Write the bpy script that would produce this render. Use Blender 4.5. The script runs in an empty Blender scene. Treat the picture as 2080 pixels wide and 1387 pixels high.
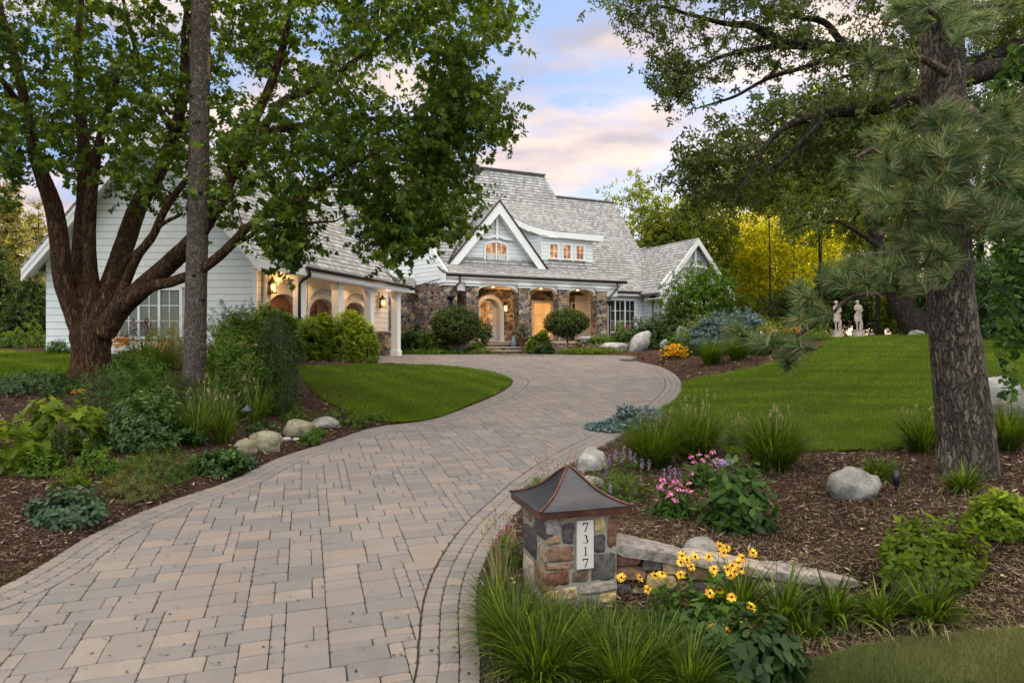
import bpy, math, random
import numpy as np
from mathutils import Vector, Matrix
random.seed(7); RNG = np.random.default_rng(11)
R = math.radians
C = bpy.context.scene.collection
scn = bpy.context.scene
# ------------------------------------------------------------------ camera, sky, sun, exposure
EYE = 0.6; FPX = 1387.0; CX = 1040.0; CY = 700.0      # eye height, focal length in photo pixels, horizon row
cam_d = bpy.data.cameras.new('camera'); cam = bpy.data.objects.new('camera', cam_d); C.objects.link(cam)
cam.location = (0, 0, EYE); cam.rotation_euler = (R(90), 0, 0)
cam_d.sensor_width = 36; cam_d.lens = FPX/2080*36; cam_d.shift_y = (CY-693.5)/2080
cam_d.clip_start = 0.1; cam_d.clip_end = 900
scn.camera = cam
SUN_EL, SUN_AZ = 9.0, 24.0
w = bpy.data.worlds.new('World'); scn.world = w; w.use_nodes = True
wt = w.node_tree; wt.nodes.clear()
def wn(t, **k):
    n = wt.nodes.new(t)
    for a, b in k.items(): setattr(n, a, b)
    return n
def wmath(op, a, b=None):
    n = wn('ShaderNodeMath', operation=op)
    for i, v in enumerate((a, b)):
        if v is None: continue
        if isinstance(v, (int, float)): n.inputs[i].default_value = v
        else: wt.links.new(v, n.inputs[i])
    return n.outputs[0]
def wmix(f, a, b, bt='MIX'):
    n = wn('ShaderNodeMix', data_type='RGBA', blend_type=bt)
    for i, v in ((0, f), (6, a), (7, b)):
        if isinstance(v, (int, float, tuple)): n.inputs[i].default_value = v if not isinstance(v, tuple) else (*v, 1)
        else: wt.links.new(v, n.inputs[i])
    return n.outputs[2]
sky = wn('ShaderNodeTexSky', sky_type='NISHITA'); sky.sun_disc = False
sky.sun_elevation = R(SUN_EL); sky.sun_rotation = R(SUN_AZ); sky.air_density = 1.0; sky.dust_density = 1.0; sky.ozone_density = 1.5
SKY_STRENGTH = 0.12
tc = wn('ShaderNodeTexCoord'); sep = wn('ShaderNodeSeparateXYZ'); wt.links.new(tc.outputs['Generated'], sep.inputs[0])
zz = wmath('MAXIMUM', sep.outputs[2], 0.0)
den = wmath('ADD', zz, 0.16)
cmb = wn('ShaderNodeCombineXYZ')
wt.links.new(wmath('DIVIDE', sep.outputs[0], den), cmb.inputs[0]); wt.links.new(wmath('DIVIDE', sep.outputs[1], den), cmb.inputs[1])
def wnoise(scale, det, rough, off):
    mp = wn('ShaderNodeMapping'); wt.links.new(cmb.outputs[0], mp.inputs[0]); mp.inputs['Location'].default_value = off
    mp.inputs['Scale'].default_value = (1.0, 1.35, 1)
    n = wn('ShaderNodeTexNoise'); wt.links.new(mp.outputs[0], n.inputs['Vector'])
    n.inputs['Scale'].default_value = scale; n.inputs['Detail'].default_value = det; n.inputs['Roughness'].default_value = rough
    return n.outputs['Fac']
def wramp(f, pts):
    n = wn('ShaderNodeValToRGB'); wt.links.new(f, n.inputs[0]); cr = n.color_ramp
    while len(cr.elements) < len(pts): cr.elements.new(0.5)
    for e, (p, c) in zip(cr.elements, pts): e.position = p; e.color = (*c, 1)
    return n.outputs[0]
n1 = wnoise(1.55, 8, 0.54, (0.35, 0.62, 0)); n2 = wnoise(2.0, 6, 0.5, (4.1, 1.3, 0))
hz = wmath('ADD', wmath('MULTIPLY', zz, -0.22), wmath('MULTIPLY', wmath('MAXIMUM', wmath('SUBTRACT', zz, 0.5), 0.0), 1.0))
mask = wramp(wmath('ADD', n1, hz), [(0.36, (0, 0, 0)), (0.50, (1, 1, 1))])
ccol = wramp(n2, [(0.36, (3.6, 3.35, 3.9)), (0.50, (5.9, 4.9, 4.6)), (0.62, (7.6, 6.1, 5.0))])
blue = wmix(0.78, wmix(1.0, sky.outputs[0], (1.0, 1.0, 1.12), 'MULTIPLY'), (2.6, 3.75, 6.3))
skyc = wmix(mask, blue, ccol)
# sky overhead and behind the camera brightened out of view, added as fill light
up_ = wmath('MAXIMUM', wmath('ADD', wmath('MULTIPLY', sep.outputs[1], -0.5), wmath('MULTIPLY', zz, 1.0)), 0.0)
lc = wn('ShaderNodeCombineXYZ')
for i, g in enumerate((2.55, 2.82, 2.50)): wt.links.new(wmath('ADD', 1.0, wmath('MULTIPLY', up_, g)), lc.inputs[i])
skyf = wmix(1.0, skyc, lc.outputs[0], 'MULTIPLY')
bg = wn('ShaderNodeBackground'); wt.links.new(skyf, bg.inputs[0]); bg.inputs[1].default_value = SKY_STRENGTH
wo = wn('ShaderNodeOutputWorld'); wt.links.new(bg.outputs[0], wo.inputs[0])
sd = bpy.data.lights.new('sun', 'SUN'); sd.energy = 5.0; sd.angle = R(0.5); sd.color = (1.0, 0.80, 0.46)
so = bpy.data.objects.new('sun', sd); C.objects.link(so)
sv = Vector((math.sin(R(SUN_AZ))*math.cos(R(SUN_EL)), math.cos(R(SUN_AZ))*math.cos(R(SUN_EL)), math.sin(R(SUN_EL))))
so.rotation_euler = sv.to_track_quat('Z', 'Y').to_euler(); so.location = (30, 60, 30)
scn.view_settings.view_transform = 'Standard'; scn.view_settings.look = 'None'
scn.view_settings.exposure = 0.50; scn.view_settings.gamma = 1.0
scn.render.engine = 'CYCLES'
scn.cycles.max_bounces = 6; scn.cycles.diffuse_bounces = 3; scn.cycles.glossy_bounces = 2; scn.cycles.transmission_bounces = 4; scn.cycles.transparent_max_bounces = 4
scn.cycles.use_denoising = True

# ------------------------------------------------------------------ scene-graph helpers
def tag(o, label=None, cat=None, group=None, kind=None):
    if label: o['label'] = label
    if cat: o['category'] = cat
    if group: o['group'] = group
    if kind: o['kind'] = kind
    return o
def empty(name, loc, label, cat, group=None):
    o = bpy.data.objects.new(name, None); C.objects.link(o); o.location = loc; o.empty_display_size = 0.2
    return tag(o, label, cat, group)
def link(name, me, parent=None, loc=None):
    o = bpy.data.objects.new(name, me); C.objects.link(o)
    if parent is not None:
        o.parent = parent
        # meshes are written in world metres: undo the thing's own place
        p = parent; off = Vector((0, 0, 0))
        while p is not None: off += Vector(p.location); p = p.parent
        o.location = -off
    return o
def np_mesh(name, V, F, mat, parent=None, v=None, smooth=False, uv=None):
    """V (n,3); F (m,k) int faces of the same size; v per-vertex random number"""
    V = np.asarray(V, np.float32); F = np.asarray(F, np.int32)
    me = bpy.data.meshes.new(name); m, k = F.shape
    me.vertices.add(len(V)); me.vertices.foreach_set('co', V.ravel())
    me.loops.add(m*k); me.loops.foreach_set('vertex_index', F.ravel())
    me.polygons.add(m); me.polygons.foreach_set('loop_start', np.arange(0, m*k, k, dtype=np.int32))
    me.polygons.foreach_set('loop_total', np.full(m, k, np.int32))
    if smooth: me.polygons.foreach_set('use_smooth', np.ones(m, bool))
    if v is not None:
        a = me.attributes.new('v', 'FLOAT', 'POINT'); a.data.foreach_set('value', np.asarray(v, np.float32))
    if uv is not None:
        u = me.uv_layers.new(name='UVMap'); u.data.foreach_set('uv', np.asarray(uv, np.float32)[F.ravel()].ravel())
    me.update(calc_edges=True); me.validate()
    me.materials.append(mat)
    return link(name, me, parent)
class MB:
    """collects shapes in world metres and links them as one mesh with metre-scaled UVs"""
    def __init__(s): s.v = []; s.f = []; s.sm = []; s.a = []
    def add(s, vs, fs, sm=False, a=0.5):
        b = len(s.v); s.v += [tuple(p) for p in vs]; s.f += [tuple(b+i for i in f) for f in fs]; s.sm += [sm]*len(fs); s.a += [a]*len(vs)
        return s
    def box(s, c, sx, sy, sz, ax=None, a=0.5, bev=0.0):
        """box centred on c, ax = (x axis, y axis, z axis)"""
        c = Vector(c); X, Y, Z = ax if ax else (Vector((1,0,0)), Vector((0,1,0)), Vector((0,0,1)))
        X, Y, Z = Vector(X), Vector(Y), Vector(Z)
        if bev <= 0:
            vs = [c + X*(i*sx/2) + Y*(j*sy/2) + Z*(k*sz/2) for i in (-1,1) for j in (-1,1) for k in (-1,1)]
            return s.add(vs, [(0,1,3,2),(4,6,7,5),(0,4,5,1),(2,3,7,6),(0,2,6,4),(1,5,7,3)], a=a)
        hx, hy, hz_ = sx/2, sy/2, sz/2; b = min(bev, hx*.45, hy*.45, hz_*.45); vs = []; idx = {}
        for i in (-1,1):
            for j in (-1,1):
                for k in (-1,1):
                    for q, (dx, dy, dz) in enumerate(((0,b,b),(b,0,b),(b,b,0))):
                        idx[(i,j,k,q)] = len(vs); vs.append(c + X*(i*(hx-dx)) + Y*(j*(hy-dy)) + Z*(k*(hz_-dz)))
        f = []
        for i in (-1,1): f.append([idx[(i,j,k,0)] for j,k in ((-1,-1),(1,-1),(1,1),(-1,1))][::i])
        for j in (-1,1): f.append([idx[(i,j,k,1)] for i,k in ((-1,-1),(1,-1),(1,1),(-1,1))][::-j])
        for k in (-1,1): f.append([idx[(i,j,k,2)] for i,j in ((-1,-1),(1,-1),(1,1),(-1,1))][::k])
        for i in (-1,1):
            for j in (-1,1): f.append([idx[(i,j,-1,0)], idx[(i,j,1,0)], idx[(i,j,1,1)], idx[(i,j,-1,1)]])
            for k in (-1,1): f.append([idx[(i,-1,k,0)], idx[(i,1,k,0)], idx[(i,1,k,2)], idx[(i,-1,k,2)]])
        for j in (-1,1):
            for k in (-1,1): f.append([idx[(-1,j,k,1)], idx[(1,j,k,1)], idx[(1,j,k,2)], idx[(-1,j,k,2)]])
        for i in (-1,1):
            for j in (-1,1):
                for k in (-1,1): f.append([idx[(i,j,k,q)] for q in range(3)])
        return s.add(vs, f, a=a)
    def bar(s, p, q, wd, ht, up=(0,0,1), a=0.5):
        """rectangular bar from p to q, wd across, ht along up"""
        p, q = Vector(p), Vector(q); X = (q-p); L = X.length; X.normalize(); Y = Vector(up).cross(X).normalized(); Z = X.cross(Y)
        return s.box((p+q)/2, L, wd, ht, (X, Y, Z), a=a)
    def prism(s, pts, d, a=0.5):
        """outline pts pushed by vector d"""
        d = Vector(d); n = len(pts); p = [Vector(q) for q in pts]
        fs = [tuple(range(n)), tuple(range(2*n-1, n-1, -1))] + [(i, i+n, (i+1) % n+n, (i+1) % n) for i in range(n)]
        return s.add(p+[q+d for q in p], fs, a=a)
    def tube(s, pts, rad, k=8, a=0.5, cap=True):
        pts = [Vector(p) for p in pts]; n = len(pts)
        if isinstance(rad, (int, float)): rad = [rad]*n
        vs = []; U = None
        for i, p in enumerate(pts):
            T = (pts[min(i+1, n-1)]-pts[max(i-1, 0)])
            T = T.normalized() if T.length > 1e-9 else Vector((0,0,1))
            if U is None: U = T.orthogonal().normalized()
            else:
                U = (U - T*U.dot(T)); U = U.normalized() if U.length > 1e-6 else T.orthogonal().normalized()
            W = T.cross(U)
            vs += [p + (U*math.cos(2*math.pi*j/k)+W*math.sin(2*math.pi*j/k))*rad[i] for j in range(k)]
        fs = [(i*k+j, i*k+(j+1) % k, (i+1)*k+(j+1) % k, (i+1)*k+j) for i in range(n-1) for j in range(k)]
        s.add(vs, fs, True, a)
        if cap: s.f += [tuple(len(s.v)-len(vs)+j for j in range(k-1,-1,-1)), tuple(len(s.v)-k+j for j in range(k))]; s.sm += [False]*2
        return s
    def lathe(s, c, prof, k=16, a=0.5):
        c = Vector(c); n = len(prof)
        vs = [c+Vector((r*math.cos(2*math.pi*j/k), r*math.sin(2*math.pi*j/k), z)) for r, z in prof for j in range(k)]
        fs = [(i*k+j, i*k+(j+1) % k, (i+1)*k+(j+1) % k, (i+1)*k+j) for i in range(n-1) for j in range(k)]
        s.add(vs, fs, True, a); s.f += [tuple(len(s.v)-len(vs)+j for j in range(k-1,-1,-1)), tuple(len(s.v)-k+j for j in range(k))]; s.sm += [False]*2
        return s
    def build(s, name, mat, parent=None):
        me = bpy.data.meshes.new(name); me.from_pydata(s.v, [], s.f); me.update()
        for p, m in zip(me.polygons, s.sm): p.use_smooth = m
        at = me.attributes.new('v', 'FLOAT', 'POINT'); at.data.foreach_set('value', s.a)
        uv = me.uv_layers.new(name='UVMap')
        for p in me.polygons:
            n = p.normal; t = Vector((-n.y, n.x, 0)); t = t.normalized() if t.length > 0.05 else Vector((1,0,0)); q = n.cross(t)
            for li in p.loop_indices:
                co = me.vertices[me.loops[li].vertex_index].co; uv.data[li].uv = (co.dot(t), co.dot(q))
        me.materials.append(mat)
        return link(name, me, parent)

# ------------------------------------------------------------------ materials
MATS = {}
def new_mat(name):
    m = bpy.data.materials.new(name); m.use_nodes = True; m.node_tree.nodes.clear(); MATS[name] = m
    return m
class NT:
    def __init__(s, name):
        s.m = new_mat(name); s.t = s.m.node_tree
        s.out = s.n('ShaderNodeOutputMaterial'); s.b = s.n('ShaderNodeBsdfPrincipled'); s.l(s.b.outputs[0], s.out.inputs[0])
    def n(s, t, **k):
        n = s.t.nodes.new(t)
        for a, b in k.items(): setattr(n, a, b)
        return n
    def l(s, a, b): s.t.links.new(a, b)
    def put(s, inp, v):
        if isinstance(v, tuple): inp.default_value = (*v, 1) if len(v) == 3 and inp.type == 'RGBA' else v
        elif isinstance(v, (int, float)): inp.default_value = v
        else: s.l(v, inp)
    def co(s, which='Object', scale=(1,1,1), rot=(0,0,0)):
        t = s.n('ShaderNodeTexCoord'); mp = s.n('ShaderNodeMapping'); s.l(t.outputs[which], mp.inputs[0])
        mp.inputs['Scale'].default_value = scale; mp.inputs['Rotation'].default_value = rot; return mp.outputs[0]
    def noise(s, vec, scale, det=4, rough=0.55):
        n = s.n('ShaderNodeTexNoise'); s.l(vec, n.inputs['Vector']); n.inputs['Scale'].default_value = scale
        n.inputs['Detail'].default_value = det; n.inputs['Roughness'].default_value = rough; return n.outputs['Fac']
    def ramp(s, f, pts, interp='LINEAR'):
        n = s.n('ShaderNodeValToRGB'); s.l(f, n.inputs[0]); cr = n.color_ramp; cr.interpolation = interp
        while len(cr.elements) < len(pts): cr.elements.new(0.5)
        for e, (p, c) in zip(cr.elements, pts):
            e.position = p; e.color = (*c, 1) if isinstance(c, tuple) else (c, c, c, 1)
        return n.outputs[0]
    def mix(s, f, a, b, bt='MIX'):
        n = s.n('ShaderNodeMix', data_type='RGBA', blend_type=bt)
        s.put(n.inputs[0], f); s.put(n.inputs[6], a); s.put(n.inputs[7], b); return n.outputs[2]
    def math(s, op, a, b=None):
        n = s.n('ShaderNodeMath', operation=op); s.put(n.inputs[0], a)
        if b is not None: s.put(n.inputs[1], b)
        return n.outputs[0]
    def attr(s, name='v'):
        n = s.n('ShaderNodeAttribute'); n.attribute_name = name; return n.outputs['Fac']
    def bump(s, h, dist=0.01, st=1.0, prev=None):
        n = s.n('ShaderNodeBump'); s.l(h, n.inputs['Height']); n.inputs['Distance'].default_value = dist; n.inputs['Strength'].default_value = st
        if prev is not None: s.l(prev, n.inputs['Normal'])
        s.l(n.outputs[0], s.b.inputs['Normal']); return n.outputs[0]
    def col(s, v): s.put(s.b.inputs['Base Color'], v)
    def rough(s, v): s.put(s.b.inputs['Roughness'], v)
    def spec(s, v): s.b.inputs['Specular IOR Level'].default_value = v
def leaf_mat(name, cols, trans=(0.25,0.4,0.05), tf=0.35, rough=0.45, spec=0.35, warm=(1.35, 1.14, .8)):
    t = NT(name); v = t.attr(); k = len(cols)
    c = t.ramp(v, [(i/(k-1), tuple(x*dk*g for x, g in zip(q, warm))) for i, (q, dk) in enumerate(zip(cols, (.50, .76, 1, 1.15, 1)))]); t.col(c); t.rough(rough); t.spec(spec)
    tr = t.n('ShaderNodeBsdfTranslucent'); t.l(t.mix(0.35, t.mix(1.0, c, (2.1,2.3,1.0), 'MULTIPLY'), trans), tr.inputs[0])
    mx = t.n('ShaderNodeMixShader'); mx.inputs[0].default_value = tf; t.l(t.b.outputs[0], mx.inputs[1]); t.l(tr.outputs[0], mx.inputs[2]); t.l(mx.outputs[0], t.out.inputs[0])
    return t.m
def plain(name, c, rough=0.6, spec=0.3, metal=0.0, var=0.12, sc=6.0, bump=0.0):
    t = NT(name); n = t.noise(t.co(), sc, 5)
    t.col(t.mix(n, tuple(max(0, x*(1-var)) for x in c), tuple(min(1, x*(1+var)) for x in c))); t.rough(rough); t.spec(spec); t.b.inputs['Metallic'].default_value = metal
    if bump: t.bump(n, bump)
    return t.m
def bark_mat(name, c0, c1, c2, sx=9, sz=1.6, depth=0.05, crack=0.16):
    """plates split by dark cracks, flaking in lighter tones"""
    t = NT(name); co = t.co('Object'); nz = t.n('ShaderNodeTexNoise'); t.l(co, nz.inputs['Vector']); nz.inputs['Scale'].default_value = sx*.35; nz.inputs['Detail'].default_value = 4
    sc = t.n('ShaderNodeVectorMath', operation='SCALE'); t.l(nz.outputs['Color'], sc.inputs[0]); sc.inputs['Scale'].default_value = 2.6/sx
    ad = t.n('ShaderNodeVectorMath', operation='ADD'); t.l(co, ad.inputs[0]); t.l(sc.outputs[0], ad.inputs[1])
    mp = t.n('ShaderNodeMapping'); t.l(ad.outputs[0], mp.inputs[0]); mp.inputs['Scale'].default_value = (sx, sx, sz)
    ve = t.n('ShaderNodeTexVoronoi', feature='DISTANCE_TO_EDGE'); t.l(mp.outputs[0], ve.inputs['Vector']); ve.inputs['Scale'].default_value = 1.0
    vc = t.n('ShaderNodeTexVoronoi'); t.l(mp.outputs[0], vc.inputs['Vector']); vc.inputs['Scale'].default_value = 1.0; sr = t.n('ShaderNodeSeparateColor'); t.l(vc.outputs['Color'], sr.inputs[0])
    fi = t.noise(mp.outputs[0], 5.0, 8, 0.7); bg = t.noise(co, 1.5, 4)
    k = t.ramp(ve.outputs['Distance'], [(0.0, 0.0), (crack, 1.0)]); k = t.math('MAXIMUM', k, t.ramp(t.noise(mp.outputs[0], 1.3, 5, .7), [(0.42, 0.0), (0.60, 0.85)]))
    m_ = t.math('ADD', t.math('MULTIPLY', fi, 0.75), t.math('MULTIPLY', sr.outputs[0], 0.3)); pl = t.ramp(m_, [(0.34, tuple(x*.55+y*.45 for x, y in zip(c0, c1))), (0.5, c1), (0.74, c2)])
    pl = t.mix(t.ramp(bg, [(0.45, 0.0), (0.65, 0.4)]), pl, tuple(x*.6 for x in c1))
    t.col(t.mix(k, c0, pl)); t.rough(0.92); t.spec(0.08); t.bump(t.math('ADD', t.math('MULTIPLY', k, 0.7), t.math('MULTIPLY', fi, 0.5)), depth, 1.0)
    return t.m
def mats():
    # clapboard-like painted shingle siding: courses 0.19 m high, thin open gaps between shingles, a painted shadow line per course
    for nm, base in (('siding', (0.70,0.74,0.72)), ('siding_cream', (0.74,0.72,0.66))):
        t = NT(nm); uv = t.co('UV'); br = t.n('ShaderNodeTexBrick'); t.l(uv, br.inputs['Vector'])
        br.offset = 0.37; br.inputs['Scale'].default_value = 1; br.inputs['Brick Width'].default_value = 0.23; br.inputs['Row Height'].default_value = 0.215
        br.inputs['Mortar Size'].default_value = 0.0035; br.inputs['Mortar Smooth'].default_value = 0.3; br.inputs['Bias'].default_value = 0
        br.inputs['Color1'].default_value = (*base, 1); br.inputs['Color2'].default_value = (*[c*0.94 for c in base], 1); br.inputs['Mortar'].default_value = (*[c*0.62 for c in base], 1)
        sp = t.n('ShaderNodeSeparateXYZ'); t.l(uv, sp.inputs[0])
        fr = t.math('FRACT', t.math('DIVIDE', sp.outputs[1], 0.215))
        gap = t.ramp(fr, [(0.0, 0.0), (0.055, 0.0), (0.10, 1.0)])  # shadow line at the foot of each course, put into the colour
        c = t.mix(gap, tuple(x*0.30 for x in base), br.outputs['Color'])
        dirt = t.noise(t.co('Object', (1,1,.5)), 1.3, 5)
        t.col(t.mix(t.math('MULTIPLY', dirt, 0.25), c, (0.55,0.56,0.52))); t.rough(0.65)
        t.bump(t.math('SUBTRACT', 1.0, fr), 0.03, 0.8)
    plain('trim', (0.76,0.77,0.74), 0.5, 0.3, var=0.04)
    plain('cream', (0.78,0.73,0.64), 0.6, 0.2, var=0.04)
    # split cedar shingle roof
    t = NT('shingles'); uv = t.co('UV')
    wob = t.n('ShaderNodeVectorMath', operation='ADD'); t.l(uv, wob.inputs[0])
    nz = t.n('ShaderNodeTexNoise'); t.l(uv, nz.inputs['Vector']); nz.inputs['Scale'].default_value = 3.0; nz.inputs['Detail'].default_value = 3
    sc = t.n('ShaderNodeVectorMath', operation='SCALE'); t.l(nz.outputs['Color'], sc.inputs[0]); sc.inputs['Scale'].default_value = 0.035; t.l(sc.outputs[0], wob.inputs[1])
    br = t.n('ShaderNodeTexBrick'); t.l(wob.outputs[0], br.inputs['Vector']); br.offset = 0.43; br.squash = 0.75; br.squash_frequency = 3
    br.inputs['Scale'].default_value = 1; br.inputs['Brick Width'].default_value = 0.21; br.inputs['Row Height'].default_value = 0.24
    br.inputs['Mortar Size'].default_value = 0.006; br.inputs['Mortar Smooth'].default_value = 0.2; br.inputs['Bias'].default_value = 0.1
    br.inputs['Color1'].default_value = (0.40,0.42,0.43,1); br.inputs['Color2'].default_value = (0.215,0.22,0.218,1); br.inputs['Mortar'].default_value = (0.13,0.12,0.11,1)
    sp = t.n('ShaderNodeSeparateXYZ'); t.l(wob.outputs[0], sp.inputs[0]); fr = t.math('FRACT', t.math('DIVIDE', sp.outputs[1], 0.24))
    butt = t.ramp(fr, [(0.0, 0.0), (0.17, 0.0), (0.26, 1.0)])
    c = t.mix(butt, (0.085,0.08,0.075), br.outputs['Color'])
    big = t.noise(t.co('Object'), 0.8, 6, 0.6); tan = t.noise(t.co('Object', (1,1,1)), 4.0, 3)
    c = t.mix(t.ramp(big, [(0.45, 0.0), (0.62, 0.5)]), c, t.mix(1.0, c, (1.06,0.99,0.88), 'MULTIPLY'))
    c = t.mix(t.ramp(tan, [(0.5, 0.0), (0.66, 0.45)]), c, t.mix(1.0, c, (0.62,0.60,0.60), 'MULTIPLY'))
    t.col(c); t.rough(0.85); t.spec(0.15); t.bump(t.math('SUBTRACT', 1.0, fr), 0.04, 1.0, None)
    # mixed fieldstone masonry
    t = NT('fieldstone'); uv = t.co('UV', (1, 1.45, 1)); vo = t.n('ShaderNodeTexVoronoi', feature='F1', distance='MINKOWSKI'); t.l(uv, vo.inputs['Vector']); vo.inputs['Scale'].default_value = 3.3; vo.inputs['Exponent'].default_value = 4.0
    ve = t.n('ShaderNodeTexVoronoi', feature='DISTANCE_TO_EDGE'); t.l(uv, ve.inputs['Vector']); ve.inputs['Scale'].default_value = 3.3
    sr = t.n('ShaderNodeSeparateColor'); t.l(vo.outputs['Color'], sr.inputs[0])
    c = t.ramp(sr.outputs[0], [(0.0, (0.055,0.048,0.045)), (0.2, (0.13,0.105,0.085)), (0.38, (0.20,0.115,0.065)), (0.5, (0.10,0.095,0.10)), (0.66, (0.30,0.22,0.13)), (0.80, (0.42,0.33,0.18)), (0.92, (0.17,0.085,0.055))], 'CONSTANT')
    c = t.mix(0.6, c, t.mix(t.noise(t.co('Object'), 14, 6), (0.2,0.2,0.2), (0.9,0.9,0.9)), 'OVERLAY')
    t.col(t.mix(t.ramp(ve.outputs['Distance'], [(0.03, 0.0), (0.07, 1.0)]), (0.34,0.31,0.26), c)); t.rough(0.85); t.spec(0.15)
    t.bump(t.ramp(ve.outputs['Distance'], [(0.0, 0.0), (0.12, 1.0)]), 0.04, 1.0)
    # single loose stones laid in the pillar and wall: colour by v
    t = NT('stone_blocks'); v = t.attr(); n = t.noise(t.co(), 16, 8, 0.65); n2_ = t.noise(t.co(), 5, 4)
    c = t.ramp(v, [(0.0, (0.055,0.048,0.045)), (0.15, (0.10,0.095,0.09)), (0.3, (0.21,0.13,0.08)), (0.45, (0.17,0.075,0.05)), (0.6, (0.30,0.22,0.14)), (0.75, (0.50,0.38,0.17)), (0.88, (0.42,0.36,0.28)), (1.0, (0.24,0.22,0.20))])
    c = t.mix(t.ramp(n, [(0.38, 0.75), (0.55, 0.0)]), c, t.mix(1.0, c, (0.35,0.30,0.28), 'MULTIPLY'))
    c = t.mix(t.ramp(n2_, [(0.55, 0.0), (0.72, 0.55)]), c, t.mix(1.0, c, (1.9,1.75,1.5), 'MULTIPLY'))
    t.col(c); t.rough(0.8); t.spec(0.2); t.bump(n, 0.03, 0.9)
    plain('mortar', (0.225,0.21,0.17), 0.95, 0.1, var=0.2, sc=30, bump=0.004)
    # boulders
    for nm, a, b in (('boulder', (0.13,0.128,0.11), (0.31,0.30,0.265)), ('pale_boulder', (0.22,0.21,0.19), (0.50,0.49,0.47)), ('mossy_boulder', (0.12,0.115,0.06), (0.33,0.30,0.22))):
        t = NT(nm); n = t.noise(t.co(), 5, 8, 0.65); k = t.noise(t.co(), 40, 3)
        c = t.ramp(n, [(0.35, a), (0.65, b)]); t.col(t.mix(t.ramp(k, [(0.55, 0.0), (0.62, 0.5)]), c, tuple(x*0.45 for x in a))); t.rough(0.9); t.spec(0.15); t.bump(n, 0.06, 0.8)
    # pavers, colour by v per stone, fine aggregate speckle
    t = NT('pavers'); v = t.attr(); sp = t.noise(t.co(), 160, 3, 0.7); st = t.noise(t.co(), 3.0, 5, 0.6); st2 = t.noise(t.co(), 0.5, 4)
    c = t.ramp(v, [(0.0, (0.150,0.150,0.143)), (0.25, (0.185,0.178,0.165)), (0.45, (0.215,0.197,0.175)), (0.62, (0.235,0.207,0.177)), (0.8, (0.258,0.209,0.168)), (1.0, (0.272,0.240,0.197))])
    fl = t.noise(t.co(), 9.0, 4, 0.6); c = t.mix(t.ramp(fl, [(0.4, 0.0), (0.65, 0.4)]), c, (0.25,0.20,0.16))
    c = t.mix(t.ramp(sp, [(0.35, 0.35), (0.6, 0.0)]), c, (0.10,0.095,0.09)); c = t.mix(t.ramp(sp, [(0.6, 0.0), (0.75, 0.35)]), c, (0.5,0.46,0.42))
    c = t.mix(t.ramp(st, [(0.42, 0.0), (0.7, 0.35)]), c, (0.15,0.13,0.10)); c = t.mix(t.ramp(st2, [(0.45, 0.0), (0.65, 0.25)]), c, (0.30,0.255,0.20))
    t.col(t.mix(1.0, c, (0.87,0.87,0.92), 'MULTIPLY')); t.rough(0.85); t.spec(0.2); t.bump(sp, 0.003, 0.6)
    # joint sand
    plain('joint_sand', (0.045,0.042,0.035), 0.95, 0.05, var=0.5, sc=12)
    # mulch and soil
    t = NT('mulch'); co = t.co('Object', (1,1,1)); n = t.noise(co, 22, 8, 0.72); m_ = t.noise(t.co('Object', (3,1,1), (0,0,0.6)), 30, 5, 0.7)
    h = t.math('MULTIPLY', n, t.math('ADD', m_, 0.5))
    t.col(t.ramp(h, [(0.30, (0.012,0.008,0.006)), (0.46, (0.055,0.032,0.022)), (0.62, (0.115,0.07,0.048)), (0.8, (0.22,0.15,0.10))])); t.rough(0.95); t.spec(0.05); t.bump(h, 0.06, 1.0)
    t = NT('mulch_chip'); t.col(t.ramp(t.attr(), [(0, (0.022,0.013,0.011)), (0.35, (0.070,0.042,0.032)), (0.65, (0.135,0.086,0.064)), (0.9, (0.23,0.165,0.12)), (1, (0.42,0.33,0.25))])); t.rough(0.9); t.spec(0.1)
    # turf under the blades
    t = NT('turf'); n = t.noise(t.co(), 1.1, 6, 0.6); f = t.noise(t.co(), 60, 5, 0.75)
    c = t.ramp(n, [(0.3, (0.034,0.066,0.004)), (0.5, (0.048,0.086,0.006)), (0.7, (0.070,0.105,0.012))]); t.col(t.mix(t.ramp(f, [(0.35, 0.6), (0.6, 0.0)]), c, (0.018,0.045,0.004))); t.rough(0.9); t.spec(0.05); t.bump(f, 0.03)
    # timbers, metals, glass
    t = NT('door_wood'); v = t.noise(t.co('Object', (6,6,0.8)), 4, 6); t.col(t.ramp(v, [(0.3, (0.16,0.06,0.025)), (0.7, (0.30,0.13,0.055))])); t.rough(0.4)
    plain('gutter_copper', (0.045,0.035,0.035), 0.45, 0.5, 0.6, var=0.3)
    t = NT('copper_band'); n = t.noise(t.co(), 9, 6); t.col(t.ramp(n, [(0.3, (0.075,0.032,0.026)), (0.7, (0.16,0.065,0.045))])); t.rough(0.42); t.b.inputs['Metallic'].default_value = 0.75
    t = NT('weathered_copper'); n = t.noise(t.co(), 7, 7, 0.65); sc_ = t.noise(t.co('Object', (1,1,3), (0.3,0.2,0)), 60, 3, 0.8)
    c = t.ramp(n, [(0.3, (0.026,0.029,0.036)), (0.55, (0.046,0.050,0.060)), (0.75, (0.055,0.042,0.040))]); t.col(t.mix(t.ramp(sc_, [(0.68, 0.0), (0.74, 0.7)]), c, (0.42,0.45,0.47))); t.rough(t.math('ADD', t.math('MULTIPLY', n, 0.4), 0.18)); t.b.inputs['Metallic'].default_value = 0.55
    plain('black_iron', (0.02,0.02,0.022), 0.4, 0.5, 0.3)
    plain('plaque', (0.46,0.44,0.385), 0.7, 0.2, var=0.07, sc=40, bump=0.001); plain('numeral', (0.012,0.012,0.012), 0.5, 0.2)
    t = NT('dark_glass'); t.col((0.012,0.016,0.016)); t.rough(0.06); t.spec(0.6)
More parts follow.
